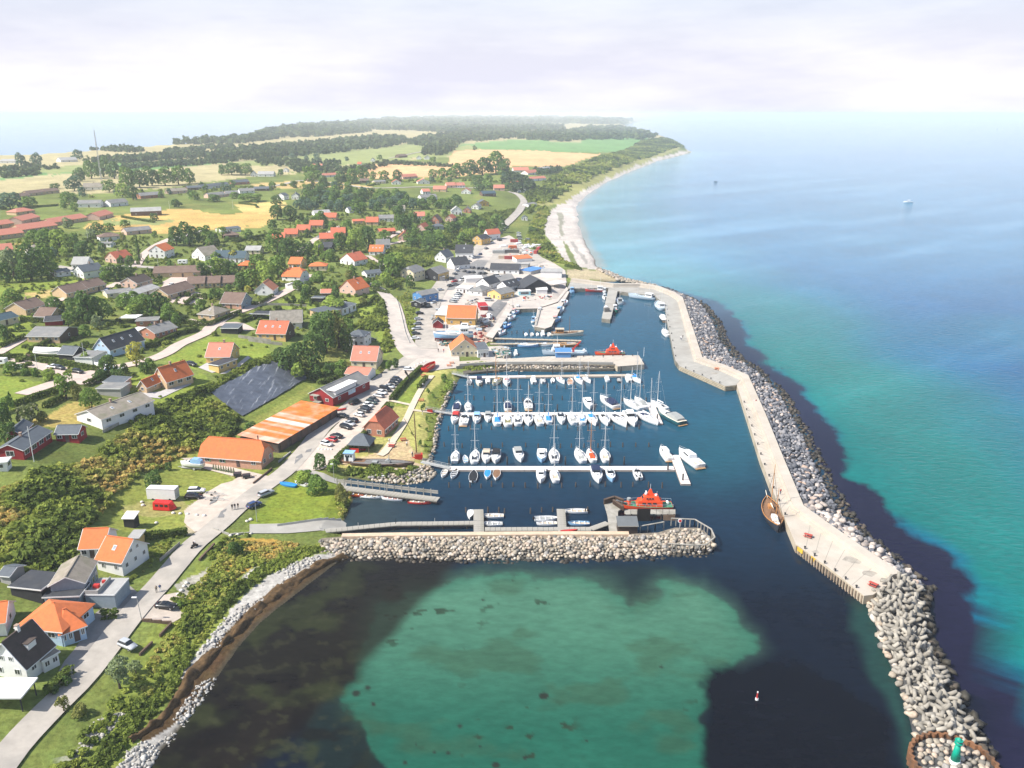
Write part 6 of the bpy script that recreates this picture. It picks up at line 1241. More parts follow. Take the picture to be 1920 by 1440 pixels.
  rb_=MB().add([(-e,-e,wh),(Lx+e,-e,wh),(Lx+e,Dy+e,h2),(-e,Dy+e,h2),(-e,-e,wh+0.2),(Lx+e,-e,wh+0.2),(Lx+e,Dy+e,h2+0.2),(-e,Dy+e,h2+0.2)],[(0,3,2,1),(4,5,6,7),(0,1,5,4),(1,2,6,5),(2,3,7,6),(3,0,4,7)])
  ro=obj('roof',rb_.mesh('roof',r_),t_)
  if near and fasc:MB().box((Lx/2,-e-0.03,wh+0.08),(Lx+2*e,0.06,0.3)).box((Lx+e+0.03,Dy/2,(wh+h2)/2+0.08),(0.06,Dy+2*e,0.3),0,0,math.atan2(h2-wh,Dy)).to('fascia',WINW if fasc=='white' else DOORM,ro)
 if typ!='carport':
  def put(face,i,n_,zc,w,h):
   m1,m2=win_mesh(w,h)
   if face=='f':q,rot=(Lx*(i+0.5)/n_,-0.03,zc),0
   elif face=='r':q,rot=(Lx+0.03,Dy*(i+0.5)/n_,zc),pi/2
   else:q,rot=(-0.03,Dy*(1-(i+0.5)/n_),zc),-pi/2
   o=obj('window',m1,t_,q,rot);obj('pane',m2,o)
  if win:
   nf,ns,up=win;zc=min(1.55,wh*0.6);fl=2 if wh>4.2 else 1
   for k in range(fl):
    for i in range(nf):
     if door and k==0 and nf>2 and i==nf//2:MB().box((Lx*(i+0.5)/nf,-0.03,1.0),(1.0,0.1,2.1)).to('door',DOORM,t_);continue
     put('f',i,nf,zc+2.5*k,min(winw,Lx/nf*0.7),winh)
    for i in range(ns):put('r',i,ns,zc+2.5*k,min(winw,Dy/ns*0.7),winh)
    if a2.x>0:
     for i in range(ns):put('l',i,ns,zc+2.5*k,min(winw,Dy/ns*0.7),winh)
   if up and typ in('gable','halfhip'):
    for j in range(up):
     off=(j+0.5)/up*0.5+0.25
     m1,m2=win_mesh(0.9,0.9)
     if ridge=='y':o=obj('window',m1,t_,(Lx*off,-0.03,wh+rh*0.22+0.4),0)
     else:o=obj('window',m1,t_,(Lx+0.03,Dy*off,wh+rh*0.22+0.4),pi/2)
     obj('pane',m2,o)
 HOUSES.append((t_,Lx,Dy,wh+rh));return t_,Lx,Dy
hs=house
hs('white walled house wing under plain orange roof behind its longer twin',(152,1045),(198,1052),8,'white','orange',2.6,2.6)
hs('white house with orange roof and one white skylight beside the coast road',(184,1068),(232,1081),8.5,'white','orange',3.0,3.2,sky=1,win=(2,3,2),winw=0.9)
hs('yellow framed balcony shed at the back of the white orange-roofed house',(244,1024),(262,1026),3.5,'yellow','lgrey',2.2,0,typ='flat',win=None,cat='shed')
hs('grey blue boarded house with dark gabled roof and big upstairs windows',(100,1130),(164,1131),8.5,'greyb','gbrown',4.2,1.6,'y',win=(0,4,0),winh=1.5)
hs('low grey boarded extension with black flat roof and skylight',(86,1138),(153,1143),4.5,'greyb','black',2.5,0,typ='flat',win=(0,1,0),cat='extension')
hs('dark low garage with wide black flat roof left of the grey house',(22,1116),(82,1133),6,'black','black',2.4,0,typ='flat',win=None,cat='garage')
t_,Lx,Dy=hs('grey boarded block with roof terrace and white railing next to the road',(163,1138),(219,1143),(246,1112),'greyb','lgrey',2.9,0,typ='flat',win=None,cat='extension',flat_over=0.05)
MB().box((Lx*0.45,Dy*0.45,3.5),(0.12,Dy*0.85,0.9)).box((Lx*0.23,0.1,3.5),(Lx*0.45,0.12,0.9)).to('terrace_rail',WA['grey'],t_);MB().box((Lx*0.2,Dy*0.4,3.5),(1.2,0.8,0.7)).box((Lx*0.3,Dy*0.7,3.4),(0.6,0.6,0.5)).to('terrace_furniture',PAL['red'],t_)
hs('small slate shed roof at the left edge beside the grey garage',(2,1092),(22,1098),4,'grey','slate',2.0,0.8,win=None,cat='shed')
hs('pale walled villa under large orange hip roof',(36,1194),(122,1213),9,'lblue','orange',2.7,2.6,typ='hip',win=(2,2,0),winw=1.6)
hs('bay windowed wing of the villa under its own orange hip roof',(118,1213),(164,1199),8,'lblue','orange',2.7,2.4,typ='hip',win=(4,4,0),winw=2.0,winh=1.3,cat='house wing')
hs('white outhouse with orange roof cut by the left edge beside the villa',(-32,1194),(14,1192),7,'white','orange',2.5,2.2,win=(1,1,0))
hs('white house with steep dark brown roof, dormer and chimney',(-14,1264),(54,1281),(98,1237),'white','dbrown',2.7,4.6,'y',chim=1,dorm=1,win=(2,2,2))
hs('white porch with dark flat roof on the side of the steep-roofed house',(84,1262),(113,1247),3.4,'white','gbrown',2.5,0,typ='flat',win=(2,1,0),cat='porch',door=False)
hs('open carport with white flat roof and black posts at the left edge',(-40,1328),(44,1336),4.6,'black','white',2.4,0,typ='carport',cat='carport')
p=G(143,1212)
hs('red boarded summer house with grey roof and white framed windows',(-4,859),(46,863),(106,829),'red','slate',2.5,1.5,'y',win=(1,4,0),winw=2.2,winh=1.5,chim=1)
hs('red boarded annexe behind the summer house',(14,830),(42,830),8,'red','slate',2.5,1.3,'y',win=(1,0,0),cat='annexe')
hs('small red cabin with grey roof and white door beside the summer house',(106,827),(149,832),(164,819),'red','slate',2.5,1.5,win=(3,1,0),winw=1.6)
hs('white garden room cut by the left edge below the red summer house',(-14,884),(15,884),3,'white','white',2.3,0,typ='flat',win=(1,1,0),winw=2.0,cat='garden room')
hs('long white bungalow with mossy grey roof and white chimney',(145,789),(193,806),(242,763),'white','gbrown',2.5,1.9,'y',win=(1,4,0),winw=1.8,chim=1,sky=2)
hs('grey flat roofed carport behind the white bungalow',(183,740),(228,746),6,'grey','grey',2.4,0,typ='flat',win=None,cat='carport')
hs('grey timber shed with sloping roof behind the carport',(196,727),(232,733),4.5,'thatch' if 'thatch' in WA else 'grey','slate',2.2,0.7,typ='lean',win=None,cat='shed')
hs('yellow house with bright orange roof and dark skylight above the thicket',(289,721),(314,731),(352,714),'ybrick','orange',2.5,4.2,'y',win=(1,3,1),winw=2.0,winh=1.7,sky=1,chim=1)
hs('low orange roofed wing of the yellow house above the thicket',(260,734),(276,738),(297,722),'ybrick','orange',2.1,2.0,'y',win=(1,1,0),sky=1,cat='house wing')
hs('yellow house with salmon red roof standing above the plastic sheeting',(387,681),(432,684),(449,668),'yellow','pinkr',2.8,3.8,win=(2,2,2),sky=1,chim=1)
hs('yellow flat roofed annexe in front of the house above the plastic sheeting',(392,694),(411,700),(435,684),'yellow','black',2.5,0,typ='flat',win=(0,3,0),cat='annexe')
hs('light blue house with black roof and three skylights',(177,664),(208,670),(248,649),'lblue','black',2.7,4.0,'y',win=(2,4,2),sky=3)
hs('white garage with grey flat roof before the light blue house',(141,681),(174,684),8.5,'white','grey',2.4,0,typ='flat',win=None,cat='garage')
hs('black gabled shed left of the light blue house',(111,673),(139,676),6.5,'black','slate',2.2,2.0,win=None,cat='shed')
hs('long red brick bungalow with grey roof along the hedge',(262,631),(292,638),(343,615),'brick','grey',2.6,2.0,'y',win=(1,4,0),chim=2)
hs('flat roofed brick wing left of the long bungalow',(256,613),(297,613),6.5,'brick','grey',2.6,0,typ='flat',win=(2,1,0),cat='house wing')
hs('white roofed carport behind the brick bungalow',(226,606),(256,608),6,'black','white',2.4,0,typ='carport',cat='carport')
hs('white glazed porch at the gable of the brick bungalow',(244,630),(261,632),6,'white','white',2.3,0,typ='flat',win=(3,0,0),door=False,cat='porch')
hs('low yellow brick house with dark grey roof on the lawn',(52,641),(113,644),(137,627),'ybrick','grey',2.5,2.0,win=(5,1,0),gable='brown')
hs('blue and yellow house with dark roof cut by the left edge',(-24,618),(36,605),8,'cream','teal',2.5,1.6,win=(4,1,0))
hs('small red shed with black roof beside the tall trees',(85,611),(118,610),7,'red','black',2.0,1.3,win=None,cat='shed')
t_,Lx,Dy=hs('red brick house with orange half-hipped roof and green shutters',(375,868),(491,881),(515,862),'pinkbrick','orange',2.6,4.4,typ='halfhip',win=(4,2,0),winw=1.5,winh=1.3)
for i in(0.11,0.17,0.34,0.41):MB().box((Lx*i,-0.06,1.55),(0.5,0.06,1.2)).to('shutter',mat('green_shutter',(0.15,0.30,0.16),0.7),t_)
MB().tube((Lx*0.86,Dy*0.6,5.5),(Lx*0.86,Dy*0.6,8.2),0.18).to('stove_pipe',WA['black'],t_)
a=G(450,838);b_=G(523,850);c=G(607,776);L_=(b_-a).xy.length;ax=(b_-a).xy.normalized();nr_v=Vector((-ax.y,ax.x));Dp=(c.xy-b_.xy).dot(nr_v)
t_=thing('storage_shed',(a.x,a.y,2.4),math.atan2(ax.y,ax.x),'long storage shed with rusty orange sheet roof and pale strip by the road','storage shed')
MB().prism([(0.2,0.2),(L_-0.2,0.2),(L_-0.2,Dp-0.2),(0.2,Dp-0.2)],-1,[2.7,2.5,2.5,2.7]).to('wall',mat('dark_weathered_boards',(0.075,0.06,0.05),0.95,0.3,0.9,dirt=(0.2,0.16,0.13),dirt_amt=0.5),t_)
k=22
rw=mat('white_rusty_sheet',(0.70,0.56,0.50),0.75,0.2,0.5,dirt=(0.66,0.27,0.12),dirt_amt=0.45);rw2=mat('salmon_rusty_sheet',(0.62,0.30,0.18),0.75,0.25,0.5,dirt=(0.72,0.58,0.5),dirt_amt=0.6)
for i in range(k):
 y0=-0.3+i*(Dp+0.6)/k;y1=y0+(Dp+0.6)/k-0.05;zz=0.04*(i%2)
 m_=rw if i in(9,10)else(rw2 if i<2 or RN()<0.25 else RO['rust'])
 MB().add([(-0.4,y0,3.4+zz),(L_+0.4,y0,2.7+zz),(L_+0.4,y1,2.7+zz),(-0.4,y1,3.4+zz),(-0.4,y0,3.5+zz),(L_+0.4,y0,2.8+zz),(L_+0.4,y1,2.8+zz),(-0.4,y1,3.5+zz)],[(0,3,2,1),(4,5,6,7),(0,1,5,4),(1,2,6,5),(2,3,7,6),(3,0,4,7)]).to('roof_sheet',m_,t_)
for i in range(6):MB().box((L_-0.15,Dp*(i+0.5)/6,1.0),(0.12,Dp/6*0.55,2.4)).to('shed_door',WA['brown'],t_)
t_,Lx,Dy=hs('red boarded clubhouse with grey roof and white roof box beside the road',(581,751),(625,762),(671,727),'red','grey',3.0,2.6,'y',win=(2,3,0),winw=1.4)
MB().prism([(Lx*0.52,Dy*0.08),(Lx*1.0,Dy*0.08),(Lx*1.0,Dy*0.62),(Lx*0.52,Dy*0.62)],3.2,[4.7,4.5,4.5,4.7]).to('roof_box',WA['white'],t_);MB().prism([(Lx*0.45,Dy*0.05),(Lx*1.03,Dy*0.05),(Lx*1.03,Dy*0.65),(Lx*0.45,Dy*0.65)],4.75,4.95).to('box_roof',RO['white'],t_)
MB().box((Lx+0.06,Dy*0.5,1.9),(0.08,4.2,1.7)).to('sign_board',mat('sign_white_blue',(0.55,0.66,0.72),0.5,0.25,1.5),t_);MB().box((Lx*0.4,-1.0,0.7),(3.0,1.8,0.2)).box((Lx*0.3,-0.6,2.9),(3.2,2.0,0.15)).to('steps',WOODG,t_)
hs('white garage with salmon red roof beside the clubhouse',(648,712),(690,715),(698,703),'white','pinkr',2.5,1.6,win=None,cat='garage')
hs('cream house with salmon red roof and two skylights beside the road',(659,690),(706,693),(719,677),'cream','pinkr',3.1,4.4,win=(3,2,1),sky=2)
hs('white two storey house with slate hip roof behind the dark trees',(652,647),(684,653),(697,643),'white','slate',4.4,1.8,typ='hip',win=(3,2,0))
hs('brick hall with red half-hipped roof beside the parked cars',(683,816),(721,820),(743,796),'brick','red',2.9,3.8,'y',typ='halfhip',win=(2,4,0),winw=1.5,winh=1.4)
a=G(655,848);b_=G(692,850);c=G(706,835);ax=(b_-a).xy;L_=ax.length;ax.normalize();Dp=6.0
t_=thing('pavilion',(a.x,a.y,a.z),math.atan2(ax.y,ax.x),'open pavilion with black pyramid roof and red front panel','pavilion');zr=5.2
MB().add([(-0.5,-0.5,2.5),(L_+0.5,-0.5,2.5),(L_+0.5,Dp+0.5,2.5),(-0.5,Dp+0.5,2.5),(L_*0.40,Dp/2,zr),(L_*0.6,Dp/2,zr)],[(0,1,5,4),(1,2,5),(2,3,4,5),(3,0,4),(3,2,1,0)]).to('roof',RO['slate'],t_)
b=MB()
for x in(0.1,L_/2,L_-0.1):
 for y in(0.1,Dp-0.1):b.box((x,y,1.2),(0.22,0.22,2.8))
obj('post',b.mesh('post',WA['brown']),t_);MB().box((L_*0.25,-0.05,0.65),(L_*0.48,0.12,1.5)).to('red_panel',MATS['red_paint'],t_);MB().box((L_/2,Dp-0.1,1.1),(L_,0.12,2.2)).to('back_wall',WA['brown'],t_);MB().box((L_*0.6,1.2,0.6),(2.0,0.8,0.1)).box((L_*0.6,2.2,0.4),(2.0,0.4,0.1)).to('bench',PAL['red'],t_)
p=G(806,692);t_=thing('boat_shelter',(p.x,p.y,p.z+0.5),R(70),'red boat-shaped open shelter at the top of the park path','shelter');L=9.5
hme,dme,hb,sh=hullmesh(L,3.6,1.3,MATS['red_paint'],PAL['brown'],0.9,2.6,False,0.25,1.0,None,0.5);obj('hull',hme,t_);obj('deck',dme,t_);MB().box((-0.5,0.9,0.6),(5,0.5,0.15)).box((-0.5,-0.9,0.6),(5,0.5,0.15)).to('bench',MATS['red_paint'],t_)
hs('yellow house with red roof, brown gable and three skylights',(482,635),(536,641),(553,626),'yellow','red',2.8,4.0,win=(4,1,0),sky=3,chim=1,gable='brown')
hs('weathered grey roofed barn beside the three-skylight house',(508,615),(567,617),(582,602),'white','thatch',2.4,4.2,win=(2,1,0),gable='black')
hs('black flat carport beside the weathered barn',(474,597),(507,600),5.5,'black','black',2.3,0,typ='carport',cat='carport')
hs('dark fenced garage with grey roof left of the three-skylight house',(415,625),(447,627),6.5,'black','slate',2.3,0.4,typ='lean',win=None,cat='garage')
hs('modern yellow bungalow with slate grey flat roof',(603,599),(643,591),8,'ybrick','slate',2.6,0.9,typ='lean',win=(2,1,0))
hs('glazed white wing of the modern bungalow',(643,592),(668,582),7,'white','slate',3.0,0.5,typ='lean',win=(3,2,0),winw=2.0,winh=1.8,cat='house wing')
hs('two black garden sheds on the round lawn',(585,566),(606,568),4,'black','slate',2.2,0,typ='flat',win=None,cat='shed')
hs('garden house with faded red roof behind the black sheds',(602,556),(622,557),5,'brown','pinkr',2.0,1.4,win=None,cat='shed')
hs('pink brick house with wide brown roof above the lane',(414,577),(453,581),(470,568),'pinkbrick','brown',2.6,4.0,win=(3,1,1),gable='greyb')
hs('hip roofed bungalow with pale glazed front roof',(372,598),(403,603),(421,590),'ybrick','gbrown',2.6,2.6,typ='hip',win=(2,2,0),chim=1,sky=1)
hs('pale orange gabled house with bright roof on the hill beside the curve',(637,548),(667,555),(684,540),'pink','orange',2.6,4.6,'y',win=(2,1,1),sky=1,chim=1)
hs('white gabled house with orange roof above the lane bend',(478,553),(512,555),(527,547),'white','terra',2.6,3.8,'y',win=(1,2,1))
hs('white house with large orange roof behind the camper van',(529,526),(563,529),(572,520),'white','orange',2.6,4.0,win=(2,1,1),chim=1,typ='halfhip')
hs('grey roofed garage in front of the large orange roof',(540,542),(560,544),(569,532),'white','slate',2.4,1.0,'y',win=None,cat='garage')
hs('cream house with grey hip roof and tall walls above the harbour',(751,522),(776,528),(786,513),'cream','grey',4.6,3.0,'y',typ='halfhip',win=(2,3,1))
hs('grey and white bungalow hidden behind the hedge',(688,521),(716,522),8,'white','slate',2.5,1.3,win=(4,1,0),winw=1.8)
hs('inn with grey roof, dark gable and yellow wall on the harbour street',(793,522),(822,528),(846,509),'yellow','grey',4.0,3.0,'y',win=(2,3,0),gable='black')
hs('flat white terrace wing on the side of the inn',(824,528),(834,528),12,'grey','lgrey',2.6,0,typ='flat',win=None,cat='house wing')
hs('blue boarded shop with grey roof on the harbour street',(774,562),(791,567),(808,553),'blue','grey',3.6,1.6,'y',win=(2,3,1))
hs('dark grey kiosk below the blue shop',(771,575),(789,579),6,'black','slate',2.6,1.0,'y',win=(1,1,0),cat='kiosk')
hs('white gabled house with dark roof left of the inn',(815,489),(836,493),(853,480),'white','slate',3.2,4.0,'y',win=(2,1,2),chim=1)
hs('black roofed house beside the parked car row',(838,502),(852,506),(864,494),'white','black',3.2,4.0,'y',win=(2,2,1))
hs('big house with black mansard roof and white gable on the harbour street',(854,484),(886,486),(901,470),'white','black',4.2,4.6,win=(3,2,2),sky=1,chim=1)
hs('yellow house with black roof at the narrow end of the street',(886,457),(903,461),(913,449),'ochre','black',4.4,2.6,'y',win=(3,2,1))
hs('white house with red roof at the foot of the green bank',(907,447),(915,450),(929,438),'white','red',4.2,3.4,'y',win=(2,2,1))
hs('large black timber shed with ridge ventilators on the quay',(984,551),(1034,549),17,'black','black',3.4,4.2,'y',win=(3,2,0),cat='fish hall')
hs('black low wing of the large quay shed',(972,549),(984,550),14,'black','black',2.6,1.6,typ='lean',win=None,cat='shed wing')
hs('turquoise ice cream kiosk before the black shed',(973,555),(995,555),4,'turq','white',2.6,0,typ='flat',win=(1,0,0),winw=4.5,winh=1.3,cat='kiosk')
hs('white market tent before the black shed',(1006,552),(1026,552),4.5,'white','white',2.6,1.0,typ='lean',win=None,cat='tent')
hs('open shelter with white roof beside the basin corner',(1040,541),(1062,541),7,'black','white',2.8,0,typ='carport',cat='shelter')
hs('flat white warehouse behind the black shed',(1014,521),(1053,522),(1064,510),'white','lgrey',3.8,0,typ='flat',win=(0,1,0),cat='warehouse')
hs('low grey flat building with blue panels behind the warehouse',(995,516),(1020,510),9,'grey','blue',2.4,0,typ='flat',win=None,cat='shed')
hs('long white fish shop with black roof beside the parked cars',(919,513),(973,515),9,'white','black',3.0,3.0,win=(5,1,0),cat='shop')
hs('white store with red roof in the boat yard',(969,493),(998,491),8,'white','orange',2.6,1.2,typ='lean',win=None,cat='store')
hs('grey flat store before the red roofed store',(966,502),(990,503),6,'grey','lgrey',2.6,0,typ='flat',win=None,cat='store')
hs('white smokehouse with grey hip roof facing the shipyard',(880,553),(904,556),(919,547),'white','grey',2.8,2.0,'y',typ='hip',win=(2,3,0),cat='shop')
hs('white gabled hall with black roof behind the smokehouse',(893,540),(917,544),(940,528),'white','black',3.2,3.2,'y',win=(1,2,1),cat='hall')
hs('yellow workshop with grey roof facing the shipyard',(914,558),(939,563),(956,549),'yellow','grey',3.2,2.0,'y',win=(3,3,0),cat='workshop')
hs('white hall with black roof and skylights behind the yellow workshop',(932,545),(952,549),(968,533),'white','black',3.2,2.8,'y',win=(1,3,1),sky=2,cat='hall')
hs('white flat roofed shop, nearer of two beside the car park',(855,549),(880,551),7.5,'white','white',2.8,0,typ='flat',win=(4,0,0),cat='shop')
hs('white flat roofed shop, farther of two beside the car park',(873,531),(905,531),8,'white','white',2.8,0,typ='flat',win=None,cat='shop')
hs('ochre shipyard hall with orange roof behind the cutter',(838,609),(891,613),11,'ochre','orange',3.8,4.6,win=(3,1,1),cat='shipyard hall')
hs('white roofed lean-to at the left of the shipyard hall',(817,602),(842,606),10,'ochre','white',3.4,1.8,typ='lean',win=None,cat='lean-to')
hs('small red hut with black roof by the cutter bow',(812,616),(830,617),5.5,'red','black',2.4,1.8,'y',win=None,cat='hut')
hs('dark red flat roofed store right of the shipyard hall',(901,583),(915,583),9,'red','redflat',2.4,0,typ='flat',win=None,cat='store')
hs('cream harbour cafe with wide orange gabled roof',(846,669),(897,669),10,'cream','orange',2.9,4.6,'y',win=(6,2,2),winw=1.0,cat='cafe')
hs('white glazed annexe with grey roof beside the harbour cafe',(896,671),(916,671),9,'white','slate',3.4,0.8,typ='lean',win=(4,0,0),winw=1.0,cat='annexe')
hs('blue roofed shed on the stone mole',(1042,680),(1070,680),4.0,'blue','blue',2.3,0.6,typ='lean',win=None,cat='shed',z=2.2)
for i,(a,b_)in enumerate([((508,453),(534,454)),((533,445),(558,446)),((556,437),(581,438)),((580,428),(605,429))]):hs('red roofed terrace house, %s step of the long stepped row'%['lowest','second','third','highest'][i],a,b_,9,'ybrick','red',2.6,3.2,win=(3,0,0),group='stepped terrace of red roofed houses')
for i,(a,b_)in enumerate([((600,454),(628,455)),((621,443),(648,444))]):hs('red roofed terrace house, %s of the pair right of the lane'%['nearer','farther'][i],a,b_,9,'ybrick','red',2.6,3.4,win=(3,0,0),chim=1,group='pair of red roofed terrace houses')
hs('red roofed house alone behind the stepped terrace',(606,413),(630,414),9,'ybrick','red',2.6,3.2,win=(2,0,0));hs('steep red roofed house right of the stepped terrace',(686,422),(709,423),9,'ybrick','red',2.6,3.6,win=(3,0,0),chim=1);hs('low orange roof left of the steep red roofed house',(662,420),(684,420),7,'ybrick','red',2.3,1.2,win=(2,0,0))
cr_g='red roofed care home blocks at the left'
hs('red hip roofed block at the back of the care home',(31,404),(66,400),11,'ybrick','pinkr',2.6,2.4,typ='hip',win=(4,0,0),group=cr_g);hs('red roofed care home block with pink gable, middle left',(42,421),(76,413),12,'pink','pinkr',2.8,2.6,win=(3,0,0),group=cr_g);hs('long red roofed care home block cut by the left edge, nearest',(-60,456),(46,444),14,'ybrick','pinkr',2.6,3.0,win=(9,0,0),group=cr_g)
hs('long red roofed care home block in the centre',(43,438),(109,429),14,'ybrick','pinkr',2.6,3.0,win=(9,0,0),group=cr_g);hs('long red roofed care home block reaching to the right',(100,424),(165,414),12,'ybrick','pinkr',2.6,2.6,win=(8,0,0),group=cr_g);hs('red roofed care home house with pink gable at the right end',(187,413),(213,406),12,'pink','pinkr',2.8,2.8,win=(3,0,0),group=cr_g);hs('red roofed care home wing cut by the left edge, behind',(-40,434),(27,425),11,'ybrick','pinkr',2.6,2.4,win=(4,0,0),group=cr_g)
hs('pale red house among trees left of the big round trees',(-20,479),(26,476),9,'cream','pinkr',2.8,3.0,win=(3,1,0))
bt='brown roofed terraces in the middle of the town'
for lb,a,b_,dp in[('long brown roofed terrace behind the parked caravans',(288,520),(376,521),10),('brown roofed terrace house, left of three joined',(352,541),(384,541),10),('brown roofed terrace house, middle of three joined',(384,540),(413,540),10),('brown roofed terrace house, right of three joined',(413,539),(444,539),10),('brown roofed terrace at an angle before the three joined',(316,563),(366,549),10),('brown roofed row house seen above the big trees',(126,560),(166,552),10),('brown roofed row house right above the big trees',(162,551),(200,543),10),('brown roofed row house left behind the big trees',(50,592),(88,582),11),('brown roofed row house with pale gable near the left lawn',(66,603),(96,606),9)]:
 hs(lb,a,b_,dp,'ybrick','brown',2.6,2.8,win=(4,1,0),group=bt,chim=1 if RN()<0.4 else 0)
